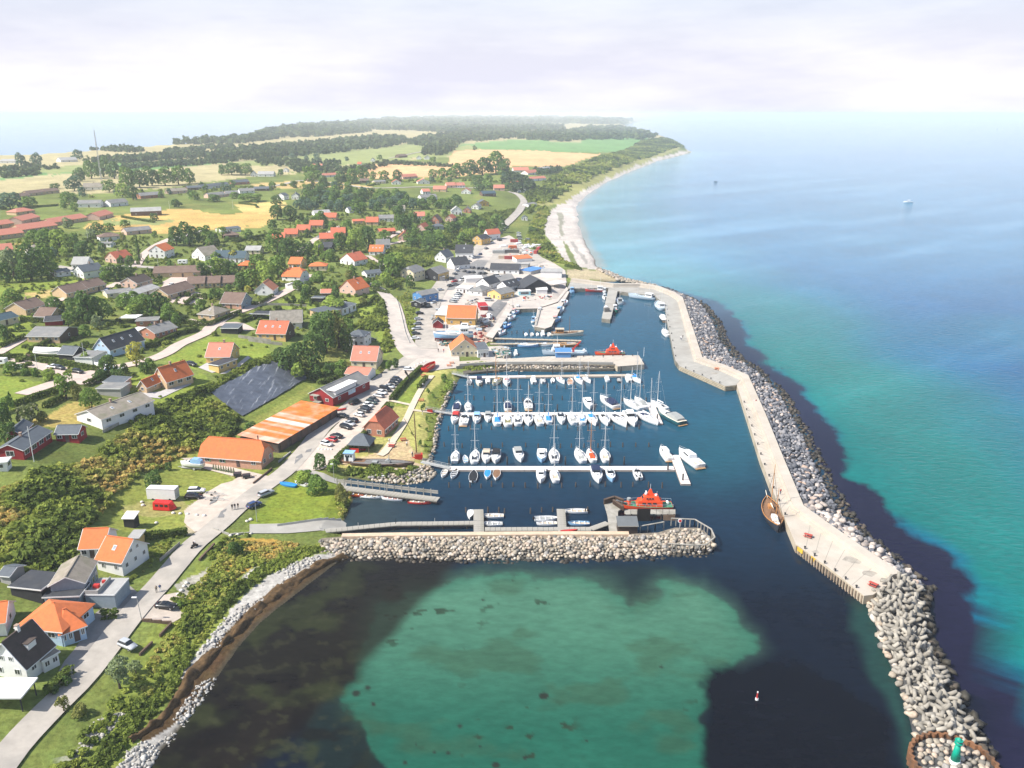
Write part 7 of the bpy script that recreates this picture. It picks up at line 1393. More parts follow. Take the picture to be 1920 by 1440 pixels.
far=[
('beige gabled house with dark brown roof beside a flagpole',(227,538),(258,542),(290,527),'pink','dbrown',2.6,2.6,'y'),('grey flat roofed house behind the tall garden trees',(202,560),(250,556),9,'cream','grey',2.4,0.8,'x'),('grey roofed bungalow right of the grey flat roofed house',(255,562),(300,548),9,'white','lgrey',2.4,1.4,'x'),
('white cottage with slate roof and arched door by the meadow',(139,518),(158,523),(176,511),'white','slate',3.4,3.0,'y'),('white house with pale hipped roof behind the slate cottage',(135,505),(164,506),9,'white','lgrey',3.0,3.4,'x'),('small white garage left of the slate cottage',(94,516),(108,520),(120,513),'white','grey',2.2,1.2,'y'),
('pink gabled house with red roof by the village lane',(198,491),(219,494),(232,486),'pink','red',2.6,3.4,'y'),('white villa with red roof behind a dark conifer',(280,483),(310,485),(324,479),'white','orange',4.4,3.4,'y'),('beige house with grey brown roof left of the teal roofs',(360,484),(385,490),(402,480),'white','gbrown',3.0,4.4,'y'),
('dark teal roofed house, left of the twin pair',(402,491),(428,492),9,'white','teal',2.8,3.6,'x'),('dark teal roofed house, right of the twin pair',(430,492),(459,493),9,'white','teal',2.8,3.6,'x'),('cream bungalow right of the teal roofed twins',(460,476),(488,477),9,'cream','lgrey',2.4,2.2,'x'),('brown hip roofed bungalow above the round trees',(420,448),(449,447),9,'brown','brown',2.4,2.0,'h'),
('white flat house behind the brown hip roof',(415,437),(452,434),9,'white','slate',2.4,1.0,'x'),('brown hip roofed house with white garage near the lawn',(188,452),(228,450),10,'white','brown',2.6,2.0,'h'),('white garage before the brown hip roofed house',(187,463),(208,464),6,'white','grey',2.4,0.6,'x'),('pale gabled house with grey roof right of the brown hip roof',(238,441),(285,437),9,'pink','grey',2.5,2.0,'x'),
('grey thatched looking house behind the bushes at left',(52,480),(86,478),10,'white','gbrown',2.6,3.2,'h'),('small bright red roof among dense trees',(447,505),(477,505),8,'ybrick','orange',2.4,2.0,'h'),('yellow house with orange roof left of the cream bungalow',(541,503),(563,504),(571,497),'yellow','orange',2.8,3.0,'x'),('cream bungalow with orange hip roof',(580,507),(612,508),8,'cream','orange',2.6,1.6,'h'),
('white house with orange cross roof and black windows',(638,494),(665,499),(681,489),'white','red',2.8,4.0,'y'),('white house with orange roof and three skylights by the turning place',(692,478),(718,481),(727,473),'white','orange',2.8,3.4,'x'),('black roofed house beside the red terrace pair',(594,470),(622,472),9,'black','black',2.6,2.8,'x'),('grey gabled house behind the three-skylight white house',(706,466),(732,468),8,'white','grey',2.8,3.4,'x'),
('orange gabled house beside the bushy bank',(747,451),(768,453),(777,446),'pink','red',2.6,3.8,'y'),('orange cross gabled house above the bank',(779,436),(798,438),(811,430),'pink','red',2.8,4.2,'y'),('red roofed white house behind the tall trees',(776,411),(797,412),8,'white','pinkr',2.8,3.2,'x'),('brown brick house with tall gable near the bank',(806,419),(823,421),(833,415),'brick','brown',2.8,4.2,'y'),
('grey hip roofed house left of the orange gable',(812,430),(832,431),7,'greyb','slate',2.6,1.8,'h'),('cream house with small orange roof above the bank',(835,415),(849,417),(858,410),'pink','red',2.6,2.6,'y'),('low house with rust red roof behind the hedge',(712,440),(742,440),8,'brown','red',2.4,1.8,'x'),('white gabled house with pale roof above the green bank',(846,402),(866,404),(881,397),'white','lgrey',3.0,3.6,'y'),
('brown roofed house right of the white gable',(868,398),(882,400),7,'brick','grey',2.6,2.4,'y'),('white house with grey roof near the dark yellow house',(884,391),(897,393),(905,388),'white','grey',2.6,2.2,'y'),('yellow house with wide black roof above the street bend',(898,386),(917,387),10,'ochre','slate',3.0,2.6,'y'),('grey bungalow with white gable among trees',(790,375),(820,374),9,'white','grey',2.6,2.4,'x'),
('beige cottage with pale roof among trees',(738,397),(760,397),8,'white','gbrown',2.6,2.6,'x'),('white cottage with grey roof left of the red terrace',(590,405),(620,404),9,'white','lgrey',2.4,2.0,'x'),('slate roofed house behind the white cottage',(655,400),(676,399),8,'white','slate',2.6,2.6,'x'),('grey house with yellow garage beside the steep red roof',(710,415),(738,416),9,'white','grey',2.6,2.4,'x'),
('dark slate house with brick front near the top road',(905,368),(930,369),10,'brown','teal',3.0,2.6,'x'),('white house with red roof and round window',(865,363),(882,364),(890,359),'white','pinkr',2.8,3.2,'y'),('red roofed villa, left of the hilltop cluster',(812,359),(836,360),9,'ybrick','pinkr',2.8,3.4,'x'),('red roofed villa, middle of the hilltop cluster',(838,352),(855,352),9,'pink','pinkr',2.8,3.2,'x'),
('white house with red roof behind a flagpole',(857,352),(872,352),8,'white','pinkr',2.8,3.0,'x'),('red half-hipped villa at the end of the top road',(926,357),(946,358),10,'pink','pinkr',3.0,3.4,'x'),('yellow house with red roof beside the cliff wood',(962,350),(980,350),9,'yellow','red',3.0,3.2,'x'),('small white house with flat roof above the road bend',(972,361),(986,361),7,'white','grey',2.6,0.6,'x'),
('white bungalow on the bank beside the road',(991,389),(1006,388),8,'white','grey',2.6,1.2,'x'),('white hut with dark gable by the boat yard path',(978,413),(989,414),6,'white','slate',2.4,1.8,'y'),('large red roofed farm house on the hilltop',(963,323),(992,324),14,'white','pinkr',3.0,4.0,'x'),('red roofed barn right of the farm house',(990,328),(1010,328),12,'white','pinkr',2.8,3.4,'x'),
('white silo building beside the red roofed barn',(1016,323),(1032,322),9,'white','lgrey',6.0,1.0,'x'),('white cottage with red roof below the farm',(995,340),(1024,339),9,'white','pinkr',2.8,2.4,'x'),('white house with red roof at the wheat field edge',(1143-350,368-4),(1143-336,364),9,'white','pinkr',2.8,2.6,'x'),('white gable with red roof, left below the wheat field',(735,346),(752,346),8,'white','red',2.8,3.2,'y'),
('white gable with red roof, right below the wheat field',(783,345),(806,345),9,'white','pinkr',2.8,3.4,'y'),('long red roof below the wheat field',(756,336),(783,334),10,'pink','pinkr',2.6,3.0,'x'),('low cream house below the wheat field',(703,345),(724,344),8,'cream','grey',2.4,1.6,'x'),('brown house with pale garage by the top road',(675,343),(692,343),8,'brown','brown',2.6,2.4,'x'),
('red roofed farm cottage, left of the top road',(606,333),(634,331),9,'white','pinkr',2.6,2.4,'x'),('brown bungalow with pink front beside the top road',(578,341),(596,340),8,'pink','brown',2.4,2.0,'h'),('white farm house with red roof under the hill',(586,315),(604,315),8,'white','pinkr',4.0,2.0,'x'),('small red roofed house beside the greenhouse',(533,309),(548,309),8,'white','pinkr',2.8,2.6,'x'),
('long white farm with thatched grey roof',(483,331),(513,331),12,'white','lgrey',3.0,3.6,'x'),('white gable end of the long farm',(470,331),(480,331),12,'white','lgrey',3.0,3.6,'y'),('white farm wing right of the long farm',(530,323),(540,323),9,'white','lgrey',2.8,2.8,'y'),('white red-roofed house at the wheat field corner',(670,311),(677,311),8,'white','red',3.0,3.0,'x'),
('white cottage beside the field track',(695,303),(702,303),8,'white','slate',2.8,3.0,'y'),('white villa, left of two at the wheat field',(781,299),(790,299),9,'white','slate',3.0,3.4,'y'),('white villa, right of two at the wheat field',(796,299),(808,299),9,'white','slate',3.0,3.4,'y'),('grey barn beside the field track',(748,296),(764,295),10,'brown','brown',3.0,3.0,'x'),
('long white house by the big wood',(145,389),(189,389),11,'white','grey',3.4,2.6,'x'),('white house with grey roof right of the long white house',(208,388),(241,385),10,'white','grey',3.2,2.8,'x'),('white farm with brown thatch before the mast',(156,356),(192,356),12,'white','gbrown',3.0,4.0,'x'),('grey barn with sloping roof beside the mown field',(246,405),(303,404),12,'brown','lgrey',3.6,2.6,'x'),
('brick house with grey roof by the left flagpole',(264,373),(306,370),11,'brick','grey',3.0,2.4,'x'),('tan house with brown roof at the town edge',(317,364),(352,362),10,'pink','gbrown',2.8,2.4,'x'),('dark house with slate roof at the town edge',(352,357),(378,356),9,'brown','slate',2.6,2.0,'x'),('long white house with slate roof at the town edge',(380,356),(432,350),11,'white','slate',2.8,2.4,'x'),
('red house with dark roof at the town edge',(436,347),(468,345),10,'brick','slate',2.8,2.6,'x'),('brown house with grey roof near the tall lamp',(393,372),(424,369),9,'pink','grey',2.6,2.4,'x'),('grey roofed house behind the tall lamp',(424,368),(448,367),9,'pink','grey',2.6,2.4,'x'),('white gabled house right of the tall lamp',(450,363),(478,362),9,'white','grey',2.6,2.4,'x'),
('dark bungalow at the end of the town edge row',(476,358),(504,358),9,'brown','slate',2.4,2.0,'x'),('white modern house with slanted roofs, left',(520,374),(533,375),8,'white','slate',4.0,2.4,'y'),('white modern house with slanted roofs, right',(547,374),(560,374),8,'white','slate',4.0,2.4,'y'),('brown row of farm sheds at left, first',(30,374),(58,371),10,'ybrick','brown',2.6,2.4,'x'),
('brown row of farm sheds at left, second',(54,368),(84,365),10,'ybrick','brown',2.6,2.4,'x'),('brown row of farm sheds at left, third',(84,364),(112,362),10,'ybrick','brown',2.6,2.4,'x'),('pale farm roof far off at the left edge',(0,306),(28,306),16,'white','lgrey',3.0,3.0,'x'),('long pale barn far off beside the dark wood',(114,304),(146,303),18,'white','lgrey',3.0,4.0,'x'),
('white farm far off in the woods',(1026,239),(1040,239),30,'white','pinkr',5.0,4.0,'x'),('red roofed house far off by the woods',(1014,257),(1028,257),20,'pink','pinkr',4.0,4.0,'x'),('white houses far off above the field',(876,241),(892,241),25,'white','lgrey',5.0,4.0,'x'),('pale glasshouse far off by the pale field',(1036,249),(1072,247),40,'grey','lgrey',4.0,2.0,'x')]
for i,(lb,a,b_,dp,w_,r_,wh_,rh_,rd)in enumerate(far):
 hs(lb,a,b_,dp,w_,r_,wh_,rh_,'x' if rd=='h' else rd,typ='hip' if rd=='h' else 'gable',win=(3,2,1)if b_[1]>340 else((3,0,0)if b_[1]>300 else None),chim=1 if i%3==0 else 0,sky=3 if 'three skylights' in lb else 0)
# ------------------------------------------------------------------ greenery
def leaf_ramp(name,stops,src='attr',nvar=0.25):return ramp_mat(name,stops,src,0.75,0.7,nvar,0.18,0.38)
TONES={'mid':[(0,(0.030,0.055,0.010)),(0.5,(0.065,0.105,0.020)),(1,(0.13,0.18,0.040))],'dark':[(0,(0.018,0.036,0.009)),(0.5,(0.036,0.062,0.015)),(1,(0.070,0.105,0.026))],
'light':[(0,(0.055,0.085,0.014)),(0.5,(0.115,0.155,0.027)),(1,(0.20,0.25,0.055))],'grey':[(0,(0.055,0.070,0.035)),(0.5,(0.10,0.125,0.06)),(1,(0.17,0.19,0.10))],'yellow':[(0,(0.09,0.095,0.016)),(0.5,(0.19,0.185,0.035)),(1,(0.29,0.26,0.06))],
'blue':[(0,(0.022,0.045,0.026)),(0.5,(0.045,0.075,0.045)),(1,(0.08,0.115,0.07))],'olive':[(0,(0.05,0.055,0.014)),(0.5,(0.10,0.105,0.028)),(1,(0.17,0.165,0.045))],'white':[(0,(0.05,0.08,0.02)),(0.55,(0.12,0.15,0.04)),(0.8,(0.45,0.43,0.30)),(1,(0.6,0.57,0.45))]}
TONES={k:[(p,tuple(min(0.7,x*(2.9 if k=='dark' else 2.5 if k!='white' else 1.2))for x in c))for p,c in v]for k,v in TONES.items()}
LEAF={k:leaf_ramp('leaves_'+k,v)for k,v in TONES.items()}
BARK=mat('bark',(0.09,0.07,0.05),0.95,0.3,2.0)
def quads_at(C,Nrm,size):
 n=len(C);t_=RNG.normal(size=(n,3));u=np.cross(Nrm,t_);u/=np.linalg.norm(u,axis=1,keepdims=True)+1e-9;w=np.cross(Nrm,u)
 s_=(size*RNG.uniform(0.7,1.3,n))[:,None];a=s_*RNG.uniform(0.75,1.0,n)[:,None]
 V=np.stack([C-u*s_-w*a*0.6,C+u*s_*0.8-w*a,C+u*s_+w*a*0.7,C-u*s_*0.7+w*a],1)
 V+=RNG.normal(size=V.shape)*size*0.12
 return V.reshape(-1,3),np.arange(4*n).reshape(n,4)
def crown_pts(n,kind):
 if kind=='cone':
  z=RNG.random(n)**1.35;a=RNG.random(n)*2*np.pi;r_=0.5*(1-z)**0.85*(0.75+0.25*np.cos(a*5+z*30))*RNG.uniform(0.75,1.05,n)
  C=np.c_[r_*np.cos(a),r_*np.sin(a),z];Nn=np.c_[np.cos(a),np.sin(a),np.full(n,0.55)]
 elif kind=='column':
  z=RNG.random(n);a=RNG.random(n)*2*np.pi;r_=0.5*np.sin(np.pi*np.clip(z*0.9+0.1,0,1))**0.6*RNG.uniform(0.75,1.05,n);C=np.c_[r_*np.cos(a),r_*np.sin(a),z];Nn=np.c_[np.cos(a),np.sin(a),(z-0.4)*1.5]
 else:
  nl={'round':11,'wide':14,'bush':7,'open':16}[kind];Lc=[];Lr=[]
  for i in range(nl):
   z=RNG.uniform(0.28,0.80);rr=0.33*sin(pi*min(0.95,z*0.9+0.12))*math.sqrt(RNG.random());a=RNG.random()*6.28
   Lc.append((rr*cos(a),rr*sin(a),z));Lr.append(RNG.uniform(0.13,0.23)if kind!='open' else RNG.uniform(0.09,0.17))
  if kind in('round','wide'):
   for i in range(5):a=i*1.26+RNG.random();Lc.append((0.24*cos(a),0.24*sin(a),RNG.uniform(0.22,0.34)));Lr.append(RNG.uniform(0.12,0.19))
  Lc.append((0,0,0.5));Lr.append(0.30 if kind!='open' else 0.15)
  Lc=np.array(Lc);Lr=np.array(Lr);C=[];Nn=[];tot=0
  while tot<n:
   m=n*2;k=RNG.choice(len(Lr),m,p=Lr**2/(Lr**2).sum());d=RNG.normal(size=(m,3));d/=np.linalg.norm(d,axis=1,keepdims=True);d[:,2]=np.where(d[:,2]<-0.5,-d[:,2],d[:,2])
   p=Lc[k]+d*(Lr[k]*RNG.uniform(0.82,1.06,m))[:,None]*np.array([1,1,0.95])
   ok=(np.linalg.norm(p[:,None]-Lc[None],axis=2)>Lr[None]*0.8).all(1)
   C.append(p[ok]);Nn.append(d[ok]);tot+=ok.sum()
  C=np.concatenate(C)[:n];Nn=np.concatenate(Nn)[:n]
 Nn=Nn+RNG.normal(size=Nn.shape)*0.45+np.array([0,0,0.25]);Nn/=np.linalg.norm(Nn,axis=1,keepdims=True)
 return C,Nn
CROWNS={}
def crown(kind,tone,n,var):
 k=(kind,tone,n,var)
 if k not in CROWNS:
  C,Nn=crown_pts(n,kind);V,F=quads_at(C,Nn,0.62/math.sqrt(n)*(1.25 if kind in('round','wide','bush')else 1.0)*1.25)
  tone_=np.clip(0.5*fbm(C[:,0]*5+var*7,C[:,2]*5+C[:,1]*3,2)+0.5+RNG.normal(size=n)*0.16,0,1)
  CROWNS[k]=npmesh('crown',V,F,LEAF[tone],[('rnd','FLOAT','FACE',tone_)])
 return CROWNS[k]
TRUNKS=[]
for i in range(4):
 b=MB();lean=RU(-0.05,0.05);b.tube((0,0,-0.12),(lean,0,0.45),0.045,0.026,7);
 for j in range(5):
  a=j*1.26+i;b.tube((lean*0.8,0,0.28+0.05*j),(0.24*cos(a),0.24*sin(a),0.5+0.05*j),0.018,0.008,5)
 TRUNKS.append(b.mesh('trunk',BARK))
CHX=np.array([t_.location.x for t_,*_ in HOUSES]);CHY=np.array([t_.location.y for t_,*_ in HOUSES])
FOOT=[]
for t_,Lx,Dy,ht in HOUSES:
 M=Matrix.Translation(t_.location)@Matrix.Rotation(t_.rotation_euler.z,4,'Z');FOOT.append(((M@Vector((Lx/2,Dy/2,0))).xy,Lx/2,Dy/2,t_.rotation_euler.z))
FC=np.array([(f[0].x,f[0].y)for f in FOOT]);FA=np.array([f[3]for f in FOOT]);FLX=np.array([f[1]for f in FOOT]);FDY=np.array([f[2]for f in FOOT])
def free(x,y,m=1.5,road=1.0):
 dx=x-FC[:,0];dy=y-FC[:,1];c=np.cos(-FA);s_=np.sin(-FA);lx=np.abs(dx*c-dy*s_);ly=np.abs(dx*s_+dy*c)
 if((lx<FLX+m)&(ly<FDY+m)).any():return False
 for P,w in ROADS:
  if np.min((P[:,0]-x)**2+(P[:,1]-y)**2)<(w+road+1.0)**2:return False
 return True
SHORTL={}
def short(lab):
 w=lab.split();o_=[]
 stop={'beside','behind','before','above','below','near','along','on','by','under,','cut','in','left','right','of','at','standing','facing','among'}
 for k in w:
  if k in stop and len(o_)>=2:break
  o_.append(k.rstrip(','))
  if len(o_)>=6:break
 if o_[-1]in('with','and','large','wide','white','the','a','dark','small','its','grey','red','black'):
  while o_[-1]in('with','and','large','wide','white','the','a','dark','small','its','grey','red','black'):o_.pop()
 return ' '.join(o_)
NAMED=[] # things whose label is made once all stand: (object, look)
def autolabel(o,look):NAMED.append((o,look))
def finish_labels():
 done={};HU,HVV=proj(FC[:,0],FC[:,1],np.array([t_[0].location.z for t_ in HOUSES[:len(FC)]]))
 for o,look in NAMED:
  x,y,z=o.location;d=(FC[:,0]-x)**2+(FC[:,1]-y)**2;k=int(np.argmin(d));u,v=proj(np.array([x]),np.array([y]),np.array([z]));du=u[0]-HU[k];dv=v[0]-HVV[k]
  rel=('right of' if du>0 else 'left of')if abs(du)>abs(dv)*1.2 else('before' if dv>0 else 'behind')
  done.setdefault('%s %s the %s'%(look,rel,short(HOUSES[k][0]['label'])),[]).append((u[0],o))
 for lab,L_ in done.items():
  if len(lab.split())>12:lab=' '.join(lab.split()[:12])
  L_.sort(key=lambda q:q[0]);n=len(L_)
  for i,(u,o)in enumerate(L_):
   o['label']=lab if n==1 else lab+(', leftmost' if i==0 else ', rightmost' if i==n-1 else ', %s from left'%ORD[min(i,19)])
TREE_N=[0]
def tree(x,y,hgt,wid,kind='round',tone='mid',label=None,group=None,look=None,name=None,base=0.03):
 z=H(x,y);px=scale_at((x,y,z))*wid
 n=1100 if px>55 else 650 if px>30 else 320 if px>14 else 130
 me=crown(kind,tone,n,random.randrange(3));TREE_N[0]+=1
 name=name or{'cone':'conifer','bush':'shrub'}.get(kind,'broadleaf_tree')
 cat={'conifer':'conifer','shrub':'shrub'}.get(name,'tree')
 t_=thing(name,(x,y,z),RU(0,6.28),label,cat,group)
 lowk={'cone':0.06,'bush':-0.08,'column':0.05}.get(kind,base)
 obj('crown',me,t_,(0,0,hgt*lowk-(0.0 if kind in('cone','column')else 0.13*hgt)),RU(0,6.28),(wid,wid*RU(0.9,1.1),hgt*(1-lowk)*(1.0 if kind in('cone','column')else 1.18)))
 if kind!='bush':obj('trunk',random.choice(TRUNKS),t_,(0,0,0),0,(hgt*0.9,hgt*0.9,hgt*0.85))
 if label is None:autolabel(t_,look or{'cone':'dark narrow conifer','bush':'rounded shrub','column':'slim columnar tree'}.get(kind,{'dark':'dark leafy tree','mid':'green leafy tree','light':'pale green tree','grey':'grey green tree','yellow':'yellowish tree','blue':'bluish green tree','olive':'olive green tree','white':'white flowering shrub'}[tone]))
 return t_
def ptree(u,v,wpx,hpx,kind='round',tone='mid',label=None,**k):
 p=G(u,v);s_=scale_at(p);return tree(p.x,p.y,hpx/s_/0.96,wpx/s_,kind,tone,label,**k)
T=[
(25,520,44,60,'og'),(60,525,58,62,'rd'),(88,518,52,60,'rm'),(45,528,40,34,'rd'),(12,530,30,40,'rd'),(66,468,48,36,'rm'),(92,470,54,42,'rm'),(118,472,50,42,'rl'),(138,466,34,30,'rm'),(156,484,40,32,'wd'),(100,484,20,20,'ru'),(122,481,20,16,'rl'),
(261,490,17,46,'cd'),(227,494,12,15,'rd'),(243,496,20,18,'rd'),(259,497,9,14,'rm'),(277,496,9,14,'rm'),(202,527,30,28,'rm'),(218,526,36,32,'rd'),(240,524,36,28,'rd'),(118,550,20,17,'rm'),(22,578,46,36,'wm'),(108,597,46,44,'rd'),(146,604,46,50,'rd'),(168,606,54,60,'rd'),
(192,602,44,46,'rm'),(184,616,28,26,'rg'),(128,612,26,28,'om'),(236,580,40,30,'wm'),(268,594,56,40,'rm'),(300,596,54,52,'rd'),(318,606,36,36,'rm'),(332,612,22,26,'rm'),(270,570,8,15,'cd'),(250,598,30,26,'rl'),(160,632,28,24,'rm'),(8,640,22,30,'rd'),
(8,800,40,50,'rd'),(18,830,44,44,'rd'),(14,772,34,30,'rm'),(125,748,48,52,'om'),(172,765,40,40,'rm'),(145,750,24,30,'rv'),(204,706,44,42,'wd'),(190,716,30,26,'rd'),(222,716,30,26,'rd'),(256,688,46,48,'oy'),(282,694,26,24,'rm'),(272,700,24,22,'rd'),(52,794,52,40,'bx'),(80,790,30,24,'bv'),(20,758,18,24,'cd'),
(22,702,40,24,'bm'),(48,704,22,16,'bm'),(66,706,20,20,'bm'),(92,712,32,22,'bl'),(112,722,26,20,'bl'),(160,680,20,20,'rl'),(235,700,22,20,'rd'),
(585,688,56,68,'rd'),(612,662,60,78,'rd'),(636,652,50,72,'rv'),(600,640,44,54,'rd'),(542,696,50,48,'rd'),(562,684,42,46,'rd'),(560,712,30,30,'bl'),(640,706,36,34,'rm'),(650,660,30,44,'rd'),(620,706,30,30,'rd'),(592,712,34,30,'rd'),(604,616,36,34,'rm'),(630,612,40,30,'rm'),(525,680,34,32,'rd'),(655,630,30,34,'rm'),(628,585,50,30,'rl'),
(742,690,18,22,'bd'),(728,695,16,18,'bm'),(715,700,14,12,'bv'),(570,570,17,30,'rd'),(630,566,20,32,'rd'),(582,574,9,16,'cd'),(560,545,34,22,'bm'),(596,530,40,22,'bm'),(612,545,30,20,'bl'),(575,552,20,18,'bm'),
(332,460,40,38,'rd'),(356,462,46,44,'rd'),(386,460,40,36,'rm'),(404,462,24,24,'rd'),(417,446,20,20,'rl'),(466,450,24,20,'rm'),(396,517,30,30,'rm'),(414,515,40,34,'rl'),(436,514,34,26,'rm'),(378,519,20,28,'rd'),(472,545,48,44,'rm'),(500,535,48,46,'rl'),(522,522,44,46,'rm'),(545,488,56,40,'rd'),(520,476,40,44,'rm'),(572,480,28,24,'rd'),(482,505,36,30,'rm'),(455,545,36,36,'rd'),(438,490,20,22,'ry'),(405,492,20,20,'rm'),
(398,562,20,22,'rm'),(428,572,22,18,'bl'),(366,538,16,16,'rm'),(430,545,18,14,'bm'),(465,550,18,14,'by'),(415,560,24,18,'bm'),(520,412,34,30,'rd'),(545,414,40,30,'rd'),(512,430,22,20,'rd'),(640,470,40,36,'rd'),(668,472,40,40,'rl'),(690,468,36,46,'rd'),(650,440,28,26,'rm'),(624,436,20,20,'rm'),(600,425,34,28,'rm'),(580,470,22,18,'rm'),(598,480,24,26,'rl'),(618,490,34,20,'bm'),
(760,440,36,40,'rd'),(748,425,26,40,'rd'),(776,430,30,30,'rd'),(722,455,28,24,'rm'),(735,520,40,46,'rm'),(725,538,30,26,'bl'),(770,540,22,26,'rd'),(745,505,44,30,'rl'),(715,505,22,18,'bm'),(660,520,24,22,'rm'),(680,535,40,14,'bm'),(705,540,26,16,'bm'),
(805,470,40,30,'rd'),(825,465,34,30,'rm'),(850,440,30,26,'rd'),(870,435,36,30,'rm'),(890,428,30,26,'rd'),(905,440,24,26,'rm'),(940,436,22,22,'rd'),(930,425,26,24,'rm'),(1000,436,24,12,'bd'),(880,450,26,22,'rl'),(866,455,24,20,'rm'),
(290,914,40,32,'rd'),(317,882,16,16,'rd'),(598,925,52,36,'bm'),(570,905,44,24,'bl'),(575,894,24,16,'bm'),(600,880,30,34,'rd'),(625,884,30,24,'rm'),(638,928,20,28,'bv'),(645,945,26,30,'bv'),(470,815,28,26,'rd'),(100,505,10,12,'rm'),
(842,736,22,22,'bl'),(832,712,16,14,'bm'),(225,1290,70,70,'og'),(255,1262,40,30,'og'),(120,1335,36,40,'ov'),(150,1342,36,24,'bv'),(440,1042,34,34,'bd'),(340,1140,18,14,'bm'),(125,1285,22,22,'bd'),(105,1300,20,20,'bd'),(90,1300,22,16,'bm'),
(150,340,30,24,'rd'),(172,335,36,34,'rm'),(195,332,34,36,'rd'),(215,335,30,30,'rd'),(240,352,40,40,'rm'),(262,352,40,36,'rd'),(285,348,38,34,'rd'),(310,348,40,34,'rm'),(335,346,36,34,'rm'),(355,344,30,28,'rm'),(140,358,36,26,'ru'),(230,370,34,24,'rl'),(250,375,24,26,'rd'),(205,360,34,22,'rm'),(130,383,38,24,'rm'),(102,354,24,10,'rd'),(20,330,14,18,'ru'),(42,314,26,26,'ru'),(70,312,24,24,'ru'),(145,300,26,18,'ru'),
(435,328,50,24,'rd'),(460,328,40,22,'rm'),(415,328,14,18,'rm'),(585,345,40,34,'rm'),(605,348,20,20,'rd'),(526,330,14,12,'rm'),(660,345,30,30,'rm'),(680,340,30,28,'rm'),(640,345,24,24,'rd'),(720,338,24,18,'rm'),(745,340,22,20,'rd'),(700,336,16,14,'rm'),(812,332,24,14,'rm'),(830,336,26,20,'rm'),(845,332,22,14,'rm'),(855,334,36,26,'rm'),(880,330,40,28,'rd'),(905,328,44,34,'rd'),(930,326,46,40,'rm'),(945,330,34,30,'rd'),(895,350,34,22,'rd'),(915,352,24,24,'rm'),(890,282,10,9,'rd'),(547,298,18,10,'ru'),(575,300,12,9,'ru'),(595,302,18,14,'ru'),(650,302,10,8,'ru'),(712,300,14,10,'rm'),(812,304,14,10,'rm'),
(128,428,24,20,'rg'),(172,446,20,22,'rg'),(184,436,30,18,'rd'),(205,432,24,14,'rm'),(235,426,24,14,'rm'),(290,414,20,14,'rd'),(120,392,16,14,'rm'),(140,396,20,16,'rm'),(20,392,50,30,'ru'),(55,386,40,18,'rm'),(365,375,24,16,'rm'),(400,378,30,14,'rd'),(440,372,24,12,'rm'),(470,378,60,16,'bm'),(520,385,28,18,'rd'),(330,388,26,16,'bd')]
KD=dict(r='round',w='wide',o='open',b='bush',c='cone');TD=dict(m='mid',d='dark',l='light',g='grey',y='yellow',u='blue',v='olive',x='white')
for(u,v,w,h_,kt)in T:ptree(u,v,w,h_,KD[kt[0]],TD[kt[1]])
def grove(poly,spx,hm,label,group,tones=('dark','mid'),kinds=('round',),jit=0.35,maxn=80):
 us=[p[0]for p in poly];vs_=[p[1]for p in poly];c=0
 v=max(vs_)
 while v>min(vs_):
  u=min(us)+RN()*spx
  while u<max(us):
   uu,v2=u+RU(-jit,jit)*spx,v+RU(-jit,jit)*spx*0.45
   if inpoly(np.array([uu]),np.array([v2]),poly)[0]and c<maxn:
    p=G(uu,v2)
    if free(p.x,p.y,2.0,0.5):
     s_=scale_at(p);hh=hm*RU(0.75,1.2);tree(p.x,p.y,hh,spx*1.5/s_*RU(0.8,1.2),random.choice(kinds),random.choice(tones),None,group,'leafy grove tree');c+=1
   u+=spx
  v-=spx*0.5
grove([(555,396),(560,368),(590,350),(640,352),(700,368),(770,372),(790,392),(740,402),(690,400),(640,402),(600,398)],15,9.5,'leafy tree in the large grove behind the stepped red terrace','trees of the large grove',('dark','dark','mid','blue'))
grove([(775,385),(850,372),(880,378),(850,395),(800,400)],16,8,'leafy tree in the belt above the street bend','trees of the belt above the bend')
grove([(860,352),(960,345),(965,362),(900,365)],18,7,'leafy tree among the hilltop red roofs','trees among the hilltop roofs')
grove([(760,425),(800,415),(835,445),(800,460),(770,465)],18,8,'leafy tree on the bushy bank above the inn','trees on the bank above the inn')
TOWN=[(0,600),(0,460),(60,440),(180,440),(300,445),(340,470),(480,440),(560,400),(700,400),(830,395),(880,410),(800,470),(740,540),(690,600),(640,610),(560,640),(500,640),(430,615),(340,660),(200,700),(0,720)]
PW_=[tuple(G(u,v).xy)for u,v in TOWN];x,y=scatter_poly(PW_,17,0.45);n_t=0
order=RNG.permutation(len(x))
for i in order:
 if n_t>=48:break
 if free(x[i],y[i],2.5,1.5)and fbm(x[i:i+1]/40,y[i:i+1]/40,2)[0]>-0.08:
  hh=RU(3.5,7.0);tree(x[i],y[i],hh,hh*RU(0.8,1.1),'round',random.choice(('mid','mid','dark','light','olive')),None,'garden trees of the town','small garden tree');n_t+=1
FAR2=[(0,400),(60,370),(300,372),(480,360),(560,352),(700,350),(760,345),(900,340),(960,345),(960,330),(850,335),(700,340),(560,342),(480,350),(380,350),(250,360),(0,380)]
x,y=scatter_poly([tuple(G(u,v).xy)for u,v in FAR2],42,0.45);order=RNG.permutation(len(x));n_t=0
for i in order:
 if n_t>=60:break
 if free(x[i],y[i],3,2):hh=RU(6,10);tree(x[i],y[i],hh,hh*1.1,'round',random.choice(('mid','dark','blue')),None,'far trees at the town edge','far round tree');n_t+=1
